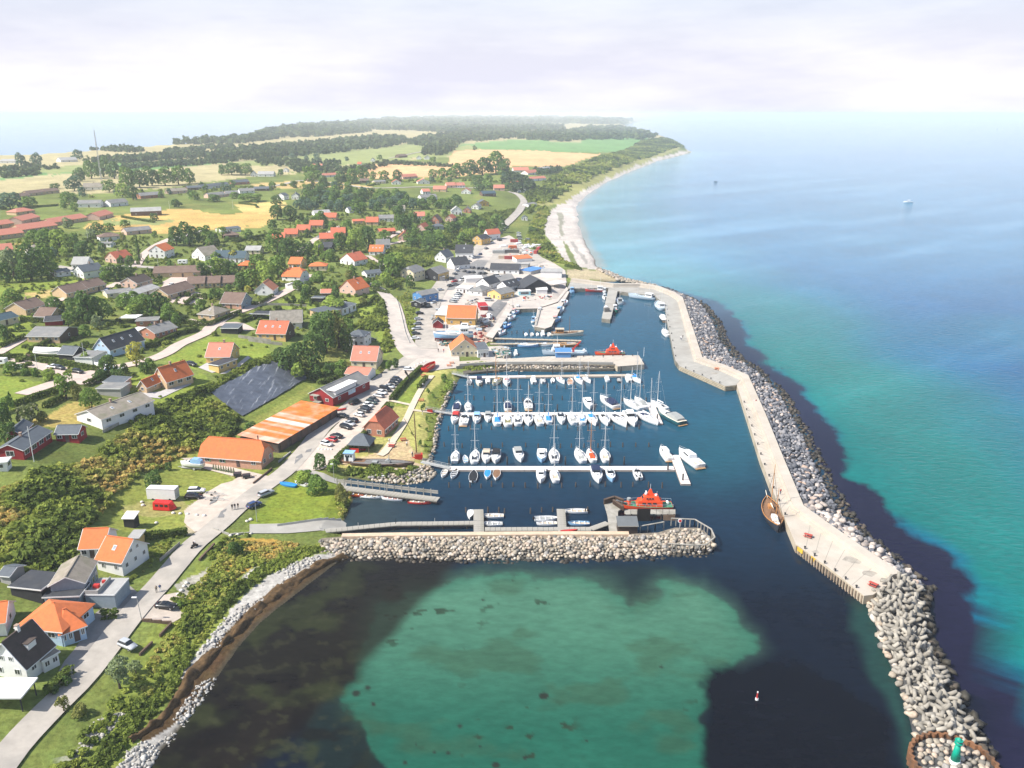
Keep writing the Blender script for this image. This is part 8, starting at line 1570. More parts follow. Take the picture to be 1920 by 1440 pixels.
# ------------------------------------------------------------------ thickets, shrubs and woods nobody could count
def clumps(name,spots,ramp,nq=46,smooth=False,flat=0.8):
 """spots: (x, y, z, radius, height, tone)"""
 if not spots:return
 protos=[]
 for k in range(6):protos.append(crown_pts(nq,'bush'))
 VV=[];AA=[]
 for i,(x,y,z,r_,h_,tn)in enumerate(spots):
  C,Nn=protos[i%6];a=RU(0,6.28);c,s_=cos(a),sin(a);M=np.array([[c,-s_,0],[s_,c,0],[0,0,1]])
  C2=(C@M.T)*np.array([2*r_,2*r_,h_*1.25])+np.array([x,y,z-0.22*h_]);V,F=quads_at(C2,Nn@M.T,r_*1.45/math.sqrt(nq)*1.35)
  VV.append(V);AA.append(np.clip(tn+RNG.normal(size=len(F))*0.07,0,1))
 V=np.concatenate(VV);o=obj(name,npmesh(name,V,np.arange(len(V)).reshape(-1,4),ramp,[('rnd','FLOAT','FACE',np.concatenate(AA))]));o['kind']='stuff';return o
THR=ramp_mat('thicket_leaves',[(0,(0.051,0.079,0.019)),(0.25,(0.122,0.166,0.033)),(0.45,(0.218,0.275,0.051)),(0.62,(0.320,0.365,0.070)),(0.78,(0.371,0.371,0.090)),(0.9,(0.538,0.435,0.141)),(1.0,(0.589,0.397,0.128))],'attr',0.85,0.8,0.25,0.12,0.35)
def thicket(name,poly,sp,rr,hh,lo,hi,nscale=8.0,nq=46,check=True,dens=1.0,seed=0):
 P=[tuple(G(u,v).xy)for u,v in poly];x,y=scatter_poly(P,sp,0.45);z=HV(x,y);t_=fbm(x/nscale+seed,y/nscale,4);out_=[]
 for i in range(len(x)):
  if RN()>dens or z[i]<0.25:continue
  if check and not free(x[i],y[i],0.8,0.4):continue
  k=np.clip(0.5+t_[i]*2.2,0,1);r_=RU(*rr)*(0.8+0.5*(1-k));out_.append((x[i],y[i],z[i],r_,RU(*hh)*(1.25-0.6*k),lo+(hi-lo)*k))
 return clumps(name,out_,THR,nq)
thicket('thicket',[(-60,960),(20,915),(90,880),(160,868),(205,835),(250,800),(320,790),(395,748),(420,765),(450,790),(430,822),(390,840),(340,856),(280,885),(240,910),(205,950),(165,985),(100,1000),(-60,1020)],1.7,(1.0,1.7),(0.9,2.2),0.2,0.98,9,44)
thicket('thicket',[(-60,1000),(120,995),(165,990),(150,1030),(140,1060),(60,1085),(-60,1090)],1.7,(1.1,1.8),(1.2,2.6),0.16,0.66,8,44)
thicket('shrub_belt',[(225,780),(300,760),(380,728),(440,695),(500,672),(540,660),(560,672),(530,678),(470,690),(420,718),(392,738),(330,788),(250,800)],1.5,(0.8,1.4),(0.9,1.8),0.1,0.6,7,44)
thicket('shrub_belt',[(560,700),(580,712),(600,722),(640,715),(660,705),(640,690),(570,690)],1.7,(0.9,1.5),(1.0,2.0),0.05,0.5,7,40)
thicket('shore_shrubs',[(600,1018),(530,1038),(488,1064),(438,1106),(398,1154),(362,1200),(336,1246),(286,1306),(230,1350),(188,1400),(140,1460),(180,1465),(226,1412),(270,1356),(326,1300),(344,1262),(372,1212),(408,1162),(446,1118),(498,1082),(558,1050),(608,1034)],1.0,(0.6,1.0),(0.4,1.0),0.2,0.66,6,44)
thicket('shore_shrubs',[(420,1060),(370,1110),(325,1180),(262,1270),(182,1350),(105,1430),(60,1500),(110,1470),(185,1395),(240,1335),(290,1300),(335,1245),(362,1195),(400,1145),(440,1098)],1.25,(0.6,1.1),(0.5,1.2),0.1,0.98,6,40,True,0.72,5)
thicket('dry_grass_tufts',[(430,1015),(560,1018),(545,1048),(470,1062),(390,1120),(350,1130),(400,1060)],0.9,(0.4,0.7),(0.4,0.8),0.62,1.0,6,26,True,0.9)
thicket('shore_shrubs',[(395,1010),(470,1005),(440,1050),(400,1060),(380,1040)],1.2,(0.5,0.9),(0.4,0.9),0.2,0.8,5,36,True,0.6)
thicket('garden_plants',[(262,1030),(345,1005),(340,1020),(290,1065),(240,1085),(235,1100),(280,1060),(262,1050)],1.1,(0.4,0.8),(0.4,0.9),0.3,0.85,4,36)
thicket('garden_plants',[(90,1010),(150,1020),(150,1060),(110,1090),(70,1085),(60,1040)],1.3,(0.5,0.9),(0.5,1.1),0.15,0.9,4,36)
thicket('garden_plants',[(320,1130),(360,1100),(400,1120),(365,1160)],1.1,(0.5,0.9),(0.5,1.0),0.2,0.8,4,36)
thicket('bank_shrubs',[(658,612),(700,590),(722,560),(735,585),(742,625),(730,660),(715,665),(722,620),(690,622)],1.8,(0.9,1.6),(1.0,2.2),0.15,0.65,9,40)
thicket('bank_shrubs',[(742,560),(765,545),(780,580),(783,620),(775,645),(755,610)],2.0,(0.6,1.1),(0.5,1.2),0.35,0.75,9,36,True,0.7)
thicket('bank_shrubs',[(690,500),(720,470),(760,462),(800,472),(830,478),(800,500),(770,505),(745,545),(715,530)],2.2,(1.2,2.0),(1.2,2.6),0.1,0.62,12,40)
thicket('bank_shrubs',[(820,450),(860,420),(920,400),(965,392),(980,402),(930,432),(890,458),(850,470)],2.8,(1.3,2.2),(1.2,2.6),0.12,0.62,14,36)
thicket('dune_scrub',[(985,455),(1000,405),(1022,385),(1030,400),(1015,440),(1050,480),(1085,505),(1040,492)],3.0,(1.2,2.2),(0.8,1.8),0.25,0.85,14,30,True,0.8)
thicket('cliff_scrub',[(975,395),(990,362),(1030,335),(1080,312),(1130,292),(1200,266),(1258,262),(1285,276),(1240,287),(1190,302),(1140,322),(1095,342),(1060,360),(1030,380),(1000,405)],6.5,(3.0,5.5),(2.5,5.5),0.1,0.66,40,34,True,0.5)
thicket('park_shrubs',[(648,880),(700,878),(760,884),(795,866),(800,876),(765,892),(700,895),(655,892)],1.2,(0.7,1.1),(0.8,1.5),0.25,0.6,6,40)
thicket('mole_shrubs',[(858,690),(880,683),(935,682),(960,686),(940,694),(890,697)],1.3,(0.8,1.3),(0.8,1.5),0.4,0.7,6,40)
thicket('reed_bank',[(628,925),(650,920),(660,935),(652,970),(640,975)],1.1,(0.6,1.0),(0.6,1.3),0.45,0.9,5,40,False)
thicket('verge_shrubs',[(815,745),(830,725),(845,735),(825,775),(815,835),(800,865),(795,850),(806,800)],1.6,(0.4,0.8),(0.4,0.9),0.4,0.8,6,34,True,0.45)
thicket('garden_plants',TOWN,4.6,(0.8,1.6),(0.8,1.9),0.12,0.66,16,34,True,0.62)
thicket('garden_plants',[(240,700),(390,640),(520,650),(520,665),(420,700),(400,720),(300,760),(250,770)],6,(0.5,1.0),(0.5,1.0),0.3,0.6,8,34,True,0.25)
thicket('meadow_scrub',FAR2,13,(2.5,4.5),(1.5,3.5),0.2,0.6,60,24,True,0.4)
WOODR=ramp_mat('woodland_leaves',[(0,(0.050,0.080,0.036)),(0.5,(0.085,0.125,0.05)),(1,(0.13,0.17,0.065))],'attr',0.9,0.05,0.2,0.1,0.3)
def wood(name,poly,hm=11,du=7.0,dv=2.6,dens=1.0,wf=1.9):
 us=[p[0]for p in poly];vs_=[p[1]for p in poly];out_=[];du*=0.8;dv*=0.72
 v=min(vs_)
 while v<max(vs_):
  for u in np.arange(min(us),max(us),du):
   uu=u+RU(-.5,.5)*du;vv=v+RU(-.5,.5)*dv
   if RN()<dens and inpoly(np.array([uu]),np.array([vv]),poly)[0]:
    p=G(uu,vv);s_=scale_at(p)
    if p.z>1.5:out_.append((p.x,p.y,p.z,du*wf/s_*RU(0.7,1.2)*0.5,hm*RU(0.7,1.25),RN()))
  v+=dv
 return clumps(name,out_,WOODR,22)
wood('woodland',[(388,304),(395,292),(430,285),(500,277),(560,272),(640,264),(700,258),(760,260),(765,270),(700,280),(600,290),(520,297),(430,304)],13,8)
wood('woodland',[(755,268),(800,258),(870,256),(890,262),(860,270),(850,285),(830,292),(790,292),(800,278)],13,8)
wood('woodland',[(300,271),(330,268),(440,262),(520,250),(600,243),(700,240),(690,248),(600,256),(540,258),(470,268),(380,272)],16,9,2.2)
wood('woodland',[(470,262),(530,240),(640,229),(760,221),(900,219),(1060,219),(1180,226),(1170,234),(1060,232),(900,236),(760,238),(640,243),(540,254)],22,11,1.7)
wood('woodland',[(800,262),(860,250),(960,246),(1010,250),(1000,262),(960,260),(900,266)],13,8)
wood('woodland',[(985,262),(1000,248),(1060,248),(1100,240),(1160,238),(1205,248),(1235,258),(1200,262),(1110,262),(1060,266)],14,8,2.2)
wood('woodland',[(700,243),(800,238),(900,238),(1060,236),(1060,244),(960,248),(860,250)],16,9,2.0)
wood('hedgerow',[(120,278),(180,276),(250,280),(272,283),(262,287),(200,284),(130,280)],9,7);wood('hedgerow',[(205,305),(230,300),(330,290),(390,288),(395,298),(300,302),(220,308)],10,7,2.6,0.9);wood('hedgerow',[(150,308),(200,300),(290,296),(290,303),(200,308)],11,7)
wood('hedgerow',[(0,330),(70,322),(75,328),(0,336)],7,7);wood('hedgerow',[(300,286),(380,278),(440,272),(440,280),(380,284),(310,290)],9,8,2.5,0.8);wood('hedgerow',[(218,316),(300,308),(430,302),(430,307),(300,314),(225,320)],7,7);wood('hedgerow',[(0,318),(110,312),(112,317),(0,324)],7,7,2.5,0.7)
wood('hedgerow',[(720,304),(760,306),(850,312),(850,314),(760,310),(720,307)],5,6,2,0.9);wood('hedgerow',[(480,300),(520,300),(640,306),(640,314),(560,316),(480,310)],8,7,2.6,0.55);wood('hedgerow',[(540,316),(650,318),(700,312),(730,306),(730,312),(660,328),(560,326)],8,7,2.6,0.6)
wood('hedgerow',[(1000,320),(1045,318),(1060,322),(1010,332)],7,7);wood('hedgerow',[(940,345),(960,330),(1000,345),(1000,360),(960,362)],8,8,3.5,0.8)
# ------------------------------------------------------------------ hedges
HEDGEM=ramp_mat('hedge_leaves',[(0,(0.045,0.070,0.014)),(0.5,(0.095,0.14,0.026)),(1,(0.18,0.225,0.045))],'attr',0.8,0.9,0.2,0.12,0.35)
def hedge(pts,label,w=1.3,h_=1.7):
 P=path_px(pts,0.8,False);o0=P[0];nseg=len(P);C=[];Nn=[]
 per=max(6,int(46*min(1,4.5/(1+len(P)/60))))
 for i in range(nseg-1):
  d=(P[i+1]-P[i]);d.normalize();s_=Vector((-d.y,d.x));z=H(P[i].x,P[i].y)
  for k in range(per):
   f=RN();q=P[i].lerp(P[i+1],RN());hh=h_*RU(0.92,1.08)
   if f<0.4:off=RU(-0.5,0.5)*w;C.append((q.x+s_.x*off-o0.x,q.y+s_.y*off-o0.y,z+hh));Nn.append((0,0,1))
   else:
    sg=1 if f<0.7 else-1;C.append((q.x+s_.x*w*0.5*sg-o0.x,q.y+s_.y*w*0.5*sg-o0.y,z+RN()*hh));Nn.append((s_.x*sg,s_.y*sg,0.25))
 C=np.array(C);Nn=np.array(Nn)+RNG.normal(size=(len(Nn),3))*0.4;Nn/=np.linalg.norm(Nn,axis=1,keepdims=True);V,F=quads_at(C,Nn,0.26 if per>20 else 0.34)
 tag(obj('hedge',npmesh('hedge',V,F,HEDGEM,[('rnd','FLOAT','FACE',np.clip(RNG.random(len(F))*0.7+0.15,0,1))]),None,(o0.x,o0.y,0)),label,'hedge')
for pts,lb in[([(628,872),(640,858),(687,815)],'clipped hedge between the parked cars and the pavilion, nearest part'),([(690,812),(728,762)],'clipped hedge between the parked cars and the brick hall, middle part'),([(733,752),(758,722),(790,692)],'clipped hedge between the parked cars and the park lawn, far part'),
([(276,655),(330,630),(372,620)],'clipped hedge along the lane below the long brick bungalow'),([(343,606),(390,612),(452,587)],'hedge in front of the hip roofed bungalow'),([(68,678),(110,683),(168,693)],'long hedge below the white garage and boat'),([(170,694),(186,696)],'short hedge end beside the white motor boat'),
([(22,765),(75,745),(112,735)],'dark hedge below the large left lawn'),([(84,766),(122,745)],'second dark hedge below the left lawn'),([(160,725),(205,705)],'hedge behind the carport of the white bungalow'),([(0,653),(48,634)],'hedge of the yellow brick house at left'),([(0,673),(45,672)],'hedge along the gravel lot at the left edge'),
([(58,660),(100,640)],'hedge between the yellow brick house and the black shed'),([(40,602),(120,608)],'hedge behind the left lawn'),([(348,573),(368,557),(388,561)],'hedge round the small lawn left of the brown roofed house'),([(470,572),(485,572),(512,557)],'hedge right of the brown roofed house'),([(452,606),(508,584)],'dark fence hedge beside the lane'),
([(640,585),(690,572),(705,558)],'hedge along the hill lawn of the pink house'),([(560,500),(540,512)],'hedge beside the large orange roof'),([(576,552),(628,556)],'hedge behind the black garden sheds'),([(440,455),(480,446),(508,441)],'hedge in front of the stepped terrace'),([(420,450),(490,451)],'long hedge below the brown hip roof'),
([(585,475),(620,452)],'hedge along the lane of the terrace pair'),([(268,1012),(352,1003)],'clipped hedge behind the white orange-roofed house'),([(90,1305),(115,1282),(135,1262)],'hedge between the white gabled house and the road'),([(190,1160),(222,1158)],'hedge stub beside the villa drive'),([(862,483),(880,472)],'hedge beside the car row of the harbour street'),
([(228,408),(290,418)],'hedge before the grey barn by the mown field'),([(40,392),(110,386)],'long dark hedge behind the care home'),([(448,382),(480,386),(482,390)],'hedge at the corner of the mown field'),([(1060,500),(1090,507)],'strip of low scrub by the basin road'),([(785,730),(800,712)],'short hedge by the park path, upper'),([(700,545),(730,552)],'hedge by the curve of the side road'),([(160,1002),(155,1030)],'hedge left of the white orange-roofed house')]:hedge(pts,lb)
for i in range(9):
 p=G(401+i*4.7,881+i*0.9);o=obj('thuja',crown('cone','dark',320,0),None,p,RN()*6,(1.0,1.0,2.0));tag(o,'small dark conifer, %s from the left in the row before the brick house'%ORD[i],'conifer','row of small conifers before the brick house')
for i,(u,v,w,h_)in enumerate([(802,737,8,10),(812,745,8,8),(792,770,8,14),(795,765,6,10),(800,808,8,8),(788,836,9,14),(800,790,6,10),(772,815,6,6),(835,718,12,10),(786,800,6,5)]):ptree(u,v,w,h_,'bush','mid','small clipped shrub on the park lawn, %s of the scattered ones'%ORD[i],group='park shrubs')
# ------------------------------------------------------------------ vehicles
TYRE=mat('tyre_rubber',(0.018,0.018,0.018),0.9);RIM=mat('wheel_rim',(0.42,0.42,0.43),0.4,metal=0.6);LAMPM=mat('headlamp_glass',(0.65,0.66,0.66),0.15,0.05,spec=0.8);TAILM=mat('tail_lamp',(0.35,0.02,0.015),0.3)
CARC={'black':(0.012,0.012,0.014),'dark':(0.045,0.05,0.055),'silver':(0.42,0.44,0.46),'white':(0.78,0.78,0.77),'red':(0.42,0.03,0.03),'blue':(0.03,0.06,0.16),'navy':(0.02,0.03,0.06),'grey':(0.18,0.19,0.20),'green':(0.03,0.06,0.05)}
CARM={k:mat('car_paint_'+k,c,0.28,0.04,1.0,spec=0.6)for k,c in CARC.items()}
CARP={}
def carparts(kind,col):
 k=(kind,col)
 if k in CARP:return CARP[k]
 L,Wd,Ht={'hatch':(4.1,1.75,1.5),'estate':(4.6,1.8,1.48),'saloon':(4.5,1.78,1.42),'van':(4.9,1.95,2.0),'cabrio':(4.2,1.75,1.3)}[kind];h=Wd/2
 prof=[(-L/2,0.45,0.78,0.90),(-L/2+0.12,0.30,0.92,0.97),(-L/2+0.6,0.25,0.96,1.0),(0.2,0.24,0.95,1.0),(L/2-1.2,0.25,0.92,1.0),(L/2-0.35,0.28,0.78,0.96),(L/2,0.42,0.62,0.84)]
 b=MB();b.loft([[(x,-h*w*0.96,zb),(x,-h*w,(zb+zt)/2),(x,-h*w*0.94,zt),(x,h*w*0.94,zt),(x,h*w,(zb+zt)/2),(x,h*w*0.96,zb)]for x,zb,zt,w in prof],cap0=True,cap1=True)
 body=b.mesh('body',CARM[col],True)
 if kind=='van':cx=[(-L/2+0.08,0.95),(-L/2+0.15,Ht-0.08),(L/2-1.75,Ht-0.05),(L/2-0.95,0.95)]
 elif kind in('hatch','estate'):cx=[(-L/2+0.12,0.92),(-L/2+(0.55 if kind=='hatch' else 0.4),Ht-0.06),(0.35,Ht-0.04),(L/2-1.15,0.92)]
 else:cx=[(-L/2+0.75,0.94),(-L/2+1.35,Ht-0.05),(0.25,Ht-0.04),(L/2-1.25,0.92)]
 (x0,z0),(x1,z1),(x2,z2),(x3,z3)=cx
 gl=MB().add([(x0,-h*0.88,z0),(x3,-h*0.86,z3),(x3,h*0.86,z3),(x0,h*0.88,z0),(x1,-h*0.72,z1),(x2,-h*0.72,z2),(x2,h*0.72,z2),(x1,h*0.72,z1)],[(4,5,6,7),(0,1,5,4),(1,2,6,5),(2,3,7,6),(3,0,4,7)]).mesh('window',GLASS)
 rf=MB().loft([[(x1+0.05,-h*0.72,z1+0.01),(x1+0.05,-h*0.5,z1+0.06),(x1+0.05,h*0.5,z1+0.06),(x1+0.05,h*0.72,z1+0.01)],[(x2-0.05,-h*0.72,z2+0.01),(x2-0.05,-h*0.5,z2+0.06),(x2-0.05,h*0.5,z2+0.06),(x2-0.05,h*0.72,z2+0.01)]],close=False,cap0=True,cap1=True).mesh('roof',CARM[col if kind!='cabrio' else 'black'])
 wh=MB().tube((0,-0.1,0),(0,0.1,0),0.31,n=10).mesh('wheel',TYRE);rim=MB().tube((0,-0.115,0),(0,0.115,0),0.19,n=8).mesh('rim',RIM)
 hl=MB().box((0,0,0),(0.12,0.34,0.13)).mesh('headlight',LAMPM);tl=MB().box((0,0,0),(0.08,0.26,0.2)).mesh('tail_light',TAILM)
 small=MB();CARP[k]=(L,h,body,gl,rf,wh,rim,hl,tl);return CARP[k]
def car(u,v,hd,col,kind,label,group=None,z=None):
 p=G(u,v);L,h,body,gl,rf,wh,rim,hl,tl=carparts(kind,col)
 t_=thing('parked_car',(p.x,p.y,(z if z is not None else H(p.x,p.y))+lift(p.x,p.y,1)),R(hd),label,'car' if kind!='van' else 'van',group)
 obj('body',body,t_);obj('window',gl,t_);obj('roof',rf,t_);near=scale_at(p)>4.4
 for sx in(-1,1):
  for sy in(-1,1):
   w=obj('wheel',wh,t_,(sx*(L/2-0.8),sy*(h-0.1),0.31))
   if near:obj('rim',rim,w)
  if near:obj('headlight',hl,t_,(L/2-0.12,sx*h*0.62,0.62));obj('tail_light',tl,t_,(-L/2+0.02,sx*h*0.68,0.75))
 return t_
def rowcars(group,where,lst,hd,jit=4):
 seen={};tot={}
 for c in lst:tot[c[2]]=tot.get(c[2],0)+1
 for i,c in enumerate(lst):
  car(c[0],c[1],hd+RU(-jit,jit)+(180 if RN()<0.25 else 0),c[2],c[3],'%s %s, %s %s'%(c[2].replace('dark','dark grey'),'car' if c[3]!='van' else 'van',ORD[i]if i<20 else 'last',where),group)
rowcars('cars parked along the hedge','from the far end of the hedge row',[(745,714,'navy','hatch'),(742,718.5,'black','estate'),(738,723,'black','hatch'),(731,728,'silver','saloon'),(723,734,'black','van'),(717,739.5,'white','hatch'),(710,745,'silver','estate'),(701,753,'dark','hatch'),(697,757.5,'green','estate'),(691,763,'white','hatch'),(687,768,'black','saloon'),(682,773,'dark','estate'),(674,781,'white','hatch'),(662,792,'black','hatch'),(656,798,'silver','saloon'),(649,804,'black','estate'),(631,821,'black','saloon'),(622,828,'red','hatch'),(613,836,'white','hatch')],-32)
car(666,758,58,'black','van','black people carrier driving on the coast road before the clubhouse');car(644,784,-12,'black','hatch','black hatchback standing across the road below the clubhouse');car(767,696,-5,'white','estate','white car at the end of the hedge near the turning place')
car(499,929,52,'silver','estate','silver estate car parked at the roadside beside the triangular lawn');car(477,951,52,'blue','hatch','dark blue car parked at the roadside beside the triangular lawn');car(369,924,4,'white','estate','white car on the gravel yard beside a boat trailer');car(364,935,0,'black','estate','black car on the gravel yard before the white one')
car(312,1141,-6,'black','cabrio','black convertible on the pale parking pad by the road');car(240,1215,-28,'silver','hatch','silver car half hidden under the shore bush');car(360,686,-30,'black','estate','black car on the drive of the house above the plastic sheeting')
rowcars('cars in the gravel lot','from the left in the gravel lot',[(40,693,'silver','hatch'),(99,691,'white','saloon'),(112,693,'dark','estate'),(146,700,'black','estate')],-20)
rowcars('cars along the grass strip of the harbour street','from the top beside the grass strip',[(787,590,'black','hatch'),(785,601,'silver','hatch'),(783,610,'grey','hatch'),(781,619,'silver','estate'),(780,628,'dark','hatch'),(779,637,'white','hatch')],20)
rowcars('cars in the near car park row','from the left in the far car park row',[(888,504.5,'black','hatch'),(897,505.5,'dark','estate'),(904,506,'black','hatch'),(912,507,'dark','hatch'),(919,509,'black','estate'),(927,510,'grey','hatch')],60)
rowcars('cars in the far car park row','from the left in the near car park row',[(872,511,'black','hatch'),(880,513,'navy','estate'),(888,513,'black','hatch'),(901,515,'dark','hatch'),(909,515,'black','estate')],60)
rowcars('cars along the inn','from the inn along the street kerb',[(846,525,'black','estate'),(853,516,'grey','hatch'),(857,510,'silver','hatch'),(862,506,'white','hatch'),(869,502,'black','hatch'),(874,496,'dark','estate'),(880,492,'silver','hatch'),(887,486,'white','hatch')],58)
rowcars('cars scattered on the harbour street','of those scattered before the white shops',[(852,530,'red','hatch'),(844,538,'dark','hatch'),(855,536,'grey','estate'),(867,527,'white','van'),(826,546,'silver','hatch'),(807,566,'dark','hatch'),(799,573,'black','estate'),(813,570,'silver','hatch'),(804,578,'black','hatch')],50,25)
rowcars('cars up the harbour street','going up the street towards the bend',[(900,479,'blue','hatch'),(912,468,'grey','estate'),(922,457,'white','hatch'),(937,452,'black','van'),(928,449,'silver','hatch'),(931,446,'dark','hatch'),(939,440,'dark','estate'),(944,433,'white','hatch'),(950,429,'grey','hatch')],60,6)
rowcars('cars at the boat yard gate','from the top beside the boat yard',[(973,439,'silver','hatch'),(973,443,'white','hatch'),(974,446,'dark','estate'),(975,450,'grey','hatch'),(972,454,'white','saloon'),(988,452,'silver','van')],-10)
rowcars('cars behind the shipyard hall','of the group behind the shipyard hall',[(861,554,'dark','hatch'),(858,557,'silver','estate'),(856,560.5,'white','hatch'),(853,564,'silver','hatch'),(850,568,'grey','estate')],-25)
car(917,565,-5,'silver','van','silver pick-up van beside the dark red store');car(968,545,10,'dark','hatch','dark car behind the yellow workshop');car(975,528,-20,'blue','van','bright blue van behind the long fish shop');car(932,520,20,'white','van','white delivery van before the long fish shop');car(452,578,-30,'black','hatch','black car beside the brown roofed house');car(474,595,-20,'silver','hatch','silver car at the corner of the lane')
car(204,547,-15,'blue','hatch','blue car on the pale forecourt by the grey house');car(135,512,0,'white','saloon','white car between the garage and the slate cottage');car(330,555,30,'white','estate','white car on the drive of the brown terrace');car(698,640,40,'dark','hatch','dark car behind the white slate-roofed house')
rowcars('cars parked among the terraces','of the cars between terrace and hedge',[(324,537,'white','hatch'),(340,536,'silver','estate'),(370,528,'white','hatch'),(600,446,'silver','hatch'),(607,441,'dark','hatch')],20,30)
def boxvan(u,v,hd,L,w_,h_,m,label,cat,name,z0=0.5):
 p=G(u,v);t_=thing(name,(p.x,p.y,p.z),R(hd),label,cat)
 MB().box((0,0,z0+h_/2),(L,w_,h_)).to('body',m,t_)
 for sx in(-1,1):MB().tube((sx*L*0.3,-w_/2-0.02,0.33),(sx*L*0.3,w_/2+0.02,0.33),0.33,n=10).to('wheel',TYRE,t_)
 return t_
t_=boxvan(307,935,-3,7.6,2.6,2.9,WHT,'white box trailer on the grass behind the red cabin','trailer','box_trailer',0.4);MB().box((3.83,-0.6,1.9),(0.05,1.1,2.5)).box((3.83,0.6,1.9),(0.05,1.1,2.5)).to('door',GALV,t_);MB().box((0,-1.32,3.3),(7.6,0.05,0.12)).to('roof_edge',GALV,t_)
p=G(311,955);t_=thing('red_cabin',(p.x,p.y,p.z),R(-6),'bright red boat cabin standing on the grass before the white trailer','cabin')
RDC=mat('bright_red_paint',(0.62,0.025,0.02),0.45,0.08);MB().add([(-2.9,-1.1,0.2),(1.6,-1.1,0.2),(2.9,-0.4,0.5),(2.9,0.4,0.5),(1.6,1.1,0.2),(-2.9,1.1,0.2),(-2.8,-1.0,2.3),(1.5,-1.0,2.1),(2.3,-0.35,1.5),(2.3,0.35,1.5),(1.5,1.0,2.1),(-2.8,1.0,2.3)],[(0,1,7,6),(1,2,8,7),(2,3,9,8),(3,4,10,9),(4,5,11,10),(5,0,6,11),(6,7,10,11),(7,8,9,10)]).to('body',RDC,t_);window_row(t_,-2.4,1.4,-1.09,1.2,1.8,3,-1.04);MB().add([(1.55,-0.85,2.05),(2.25,-0.3,1.52),(2.25,0.3,1.52),(1.55,0.85,2.05)],[(0,1,2,3)]).to('windscreen',GLASS,t_)
t_=hs('black shed with white sloping roof standing alone on the grass',(233,988),(253,991),2.6,'black','white',2.3,0.5,typ='lean',win=None,cat='shed',fasc=None)
def trailer(u,v,hd,label,L=5.0,load=False):
 p=G(u,v);t_=thing('boat_trailer',(p.x,p.y,p.z),R(hd),label,'trailer');g=GALV if not load else PAL['brown']
 b=MB().box((0,0.5,0.5),(L,0.1,0.12)).box((0,-0.5,0.5),(L,0.1,0.12)).box((L/2+0.7,0,0.5),(1.5,0.1,0.1))
 for k in range(4):b.box((-L/2+L*k/3,0,0.52),(0.1,1.2,0.1))
 obj('frame',b.mesh('frame',g),t_)
 for s_ in(-1,1):MB().tube((-0.3,s_*0.75,0.32),(-0.3,s_*0.95,0.32),0.32,n=10).to('wheel',TYRE,t_)
 if load:MB().box((0,0,0.95),(L*0.8,1.5,0.7)).to('box',PAL['dark'],t_)
trailer(401,938,-8,'empty silver boat trailer on the gravel, nearer of two');trailer(402,928,-14,'empty silver boat trailer on the gravel, farther of two');trailer(446,894,12,'dark loaded cart beside the brick house',2.6,True);trailer(463,897,18,'grey cart right of the dark one by the brick house',2.6,True);trailer(440,846,20,'old cart with wheels behind the storage shed',3.5,True)
t_=boxvan(545,540,62,5.6,2.1,2.2,WHT,'white camper van on the drive below the large orange roof','camper van','camper_van',0.4);MB().box((0.3,-1.06,1.8),(1.6,0.03,0.5)).box((2.81,0,1.7),(0.03,1.6,0.6)).to('window',GLASS,t_);MB().box((3.2,0,0.95),(1.0,1.9,1.0)).to('cab',WHT,t_)
t_=boxvan(343,495,3,5.4,2.2,2.1,WHT,'white caravan parked between the red villa and the beige house','caravan','caravan',0.4);MB().box((-1.2,-1.11,1.7),(1.2,0.03,0.6)).box((1.2,-1.11,1.7),(1.2,0.03,0.6)).to('window',GLASS,t_)
t_=boxvan(0,684,0,5.0,2.2,2.1,WHT,'white caravan cut by the left edge of the gravel lot','caravan','caravan',0.4);MB().box((1.0,-1.11,1.7),(1.4,0.03,0.6)).to('window',GLASS,t_)
boat('m',193,690,8.5,150,'white motor boat on land beside the light blue house','boats standing in gardens',z=1,canopy=None);p=G(95,668);t_=thing('covered_boat',(p.x,p.y,p.z+0.9),R(-8),'long boat under white tarpaulin between the hedge and the black shed','covered boat');hme,dme,hb,sh=hullmesh(12,3.6,1.4,WHT,WHT,0.8,2.2);obj('hull',hme,t_)
MB().loft([[(x,-hb(k)*1.05,0.6),(x,-hb(k)*0.5,2.1),(x,0,2.6),(x,hb(k)*0.5,2.1),(x,hb(k)*1.05,0.6)]for x,k in((-5.9,0.02),(-3,0.25),(0,0.5),(3,0.75),(5.2,0.93))],close=False,cap0=True,cap1=True).to('tarpaulin',mat('white_tarpaulin',(0.76,0.72,0.70),0.7,0.08,0.8),t_)
for(u,v),c,lb in[((209,695),'blue','small boat under blue cover beside the motor boat'),((220,694),'white','small boat under pale cover beside the blue one'),((192,648),'blue','boat under blue cover behind the black-roofed house')]:boat('o',u,v,4.6,20,lb,'boats standing in gardens',z=1,hull='white',cover=c)
p=G(636,771);t_=thing('canoe',(p.x,p.y,p.z+0.35),R(25),'red canoe lying on trestles beside the road under the clubhouse','canoe');hme,dme,hb,sh=hullmesh(5.2,0.9,0.4,PAL['red'],PAL['red'],0.3,2,True);obj('hull',hme,t_);obj('deck',dme,t_)
p=at(1067,997.5,1.3);t_=thing('canoe',(p.x,p.y,1.5),R(8),'red kayak lying on the timber walkway by the finger pier','canoe');hme,dme,hb,sh=hullmesh(4.4,0.8,0.35,PAL['red'],PAL['red'],0.3,2,True,0.3,0,None,0.1);obj('hull',hme,t_);obj('deck',dme,t_)
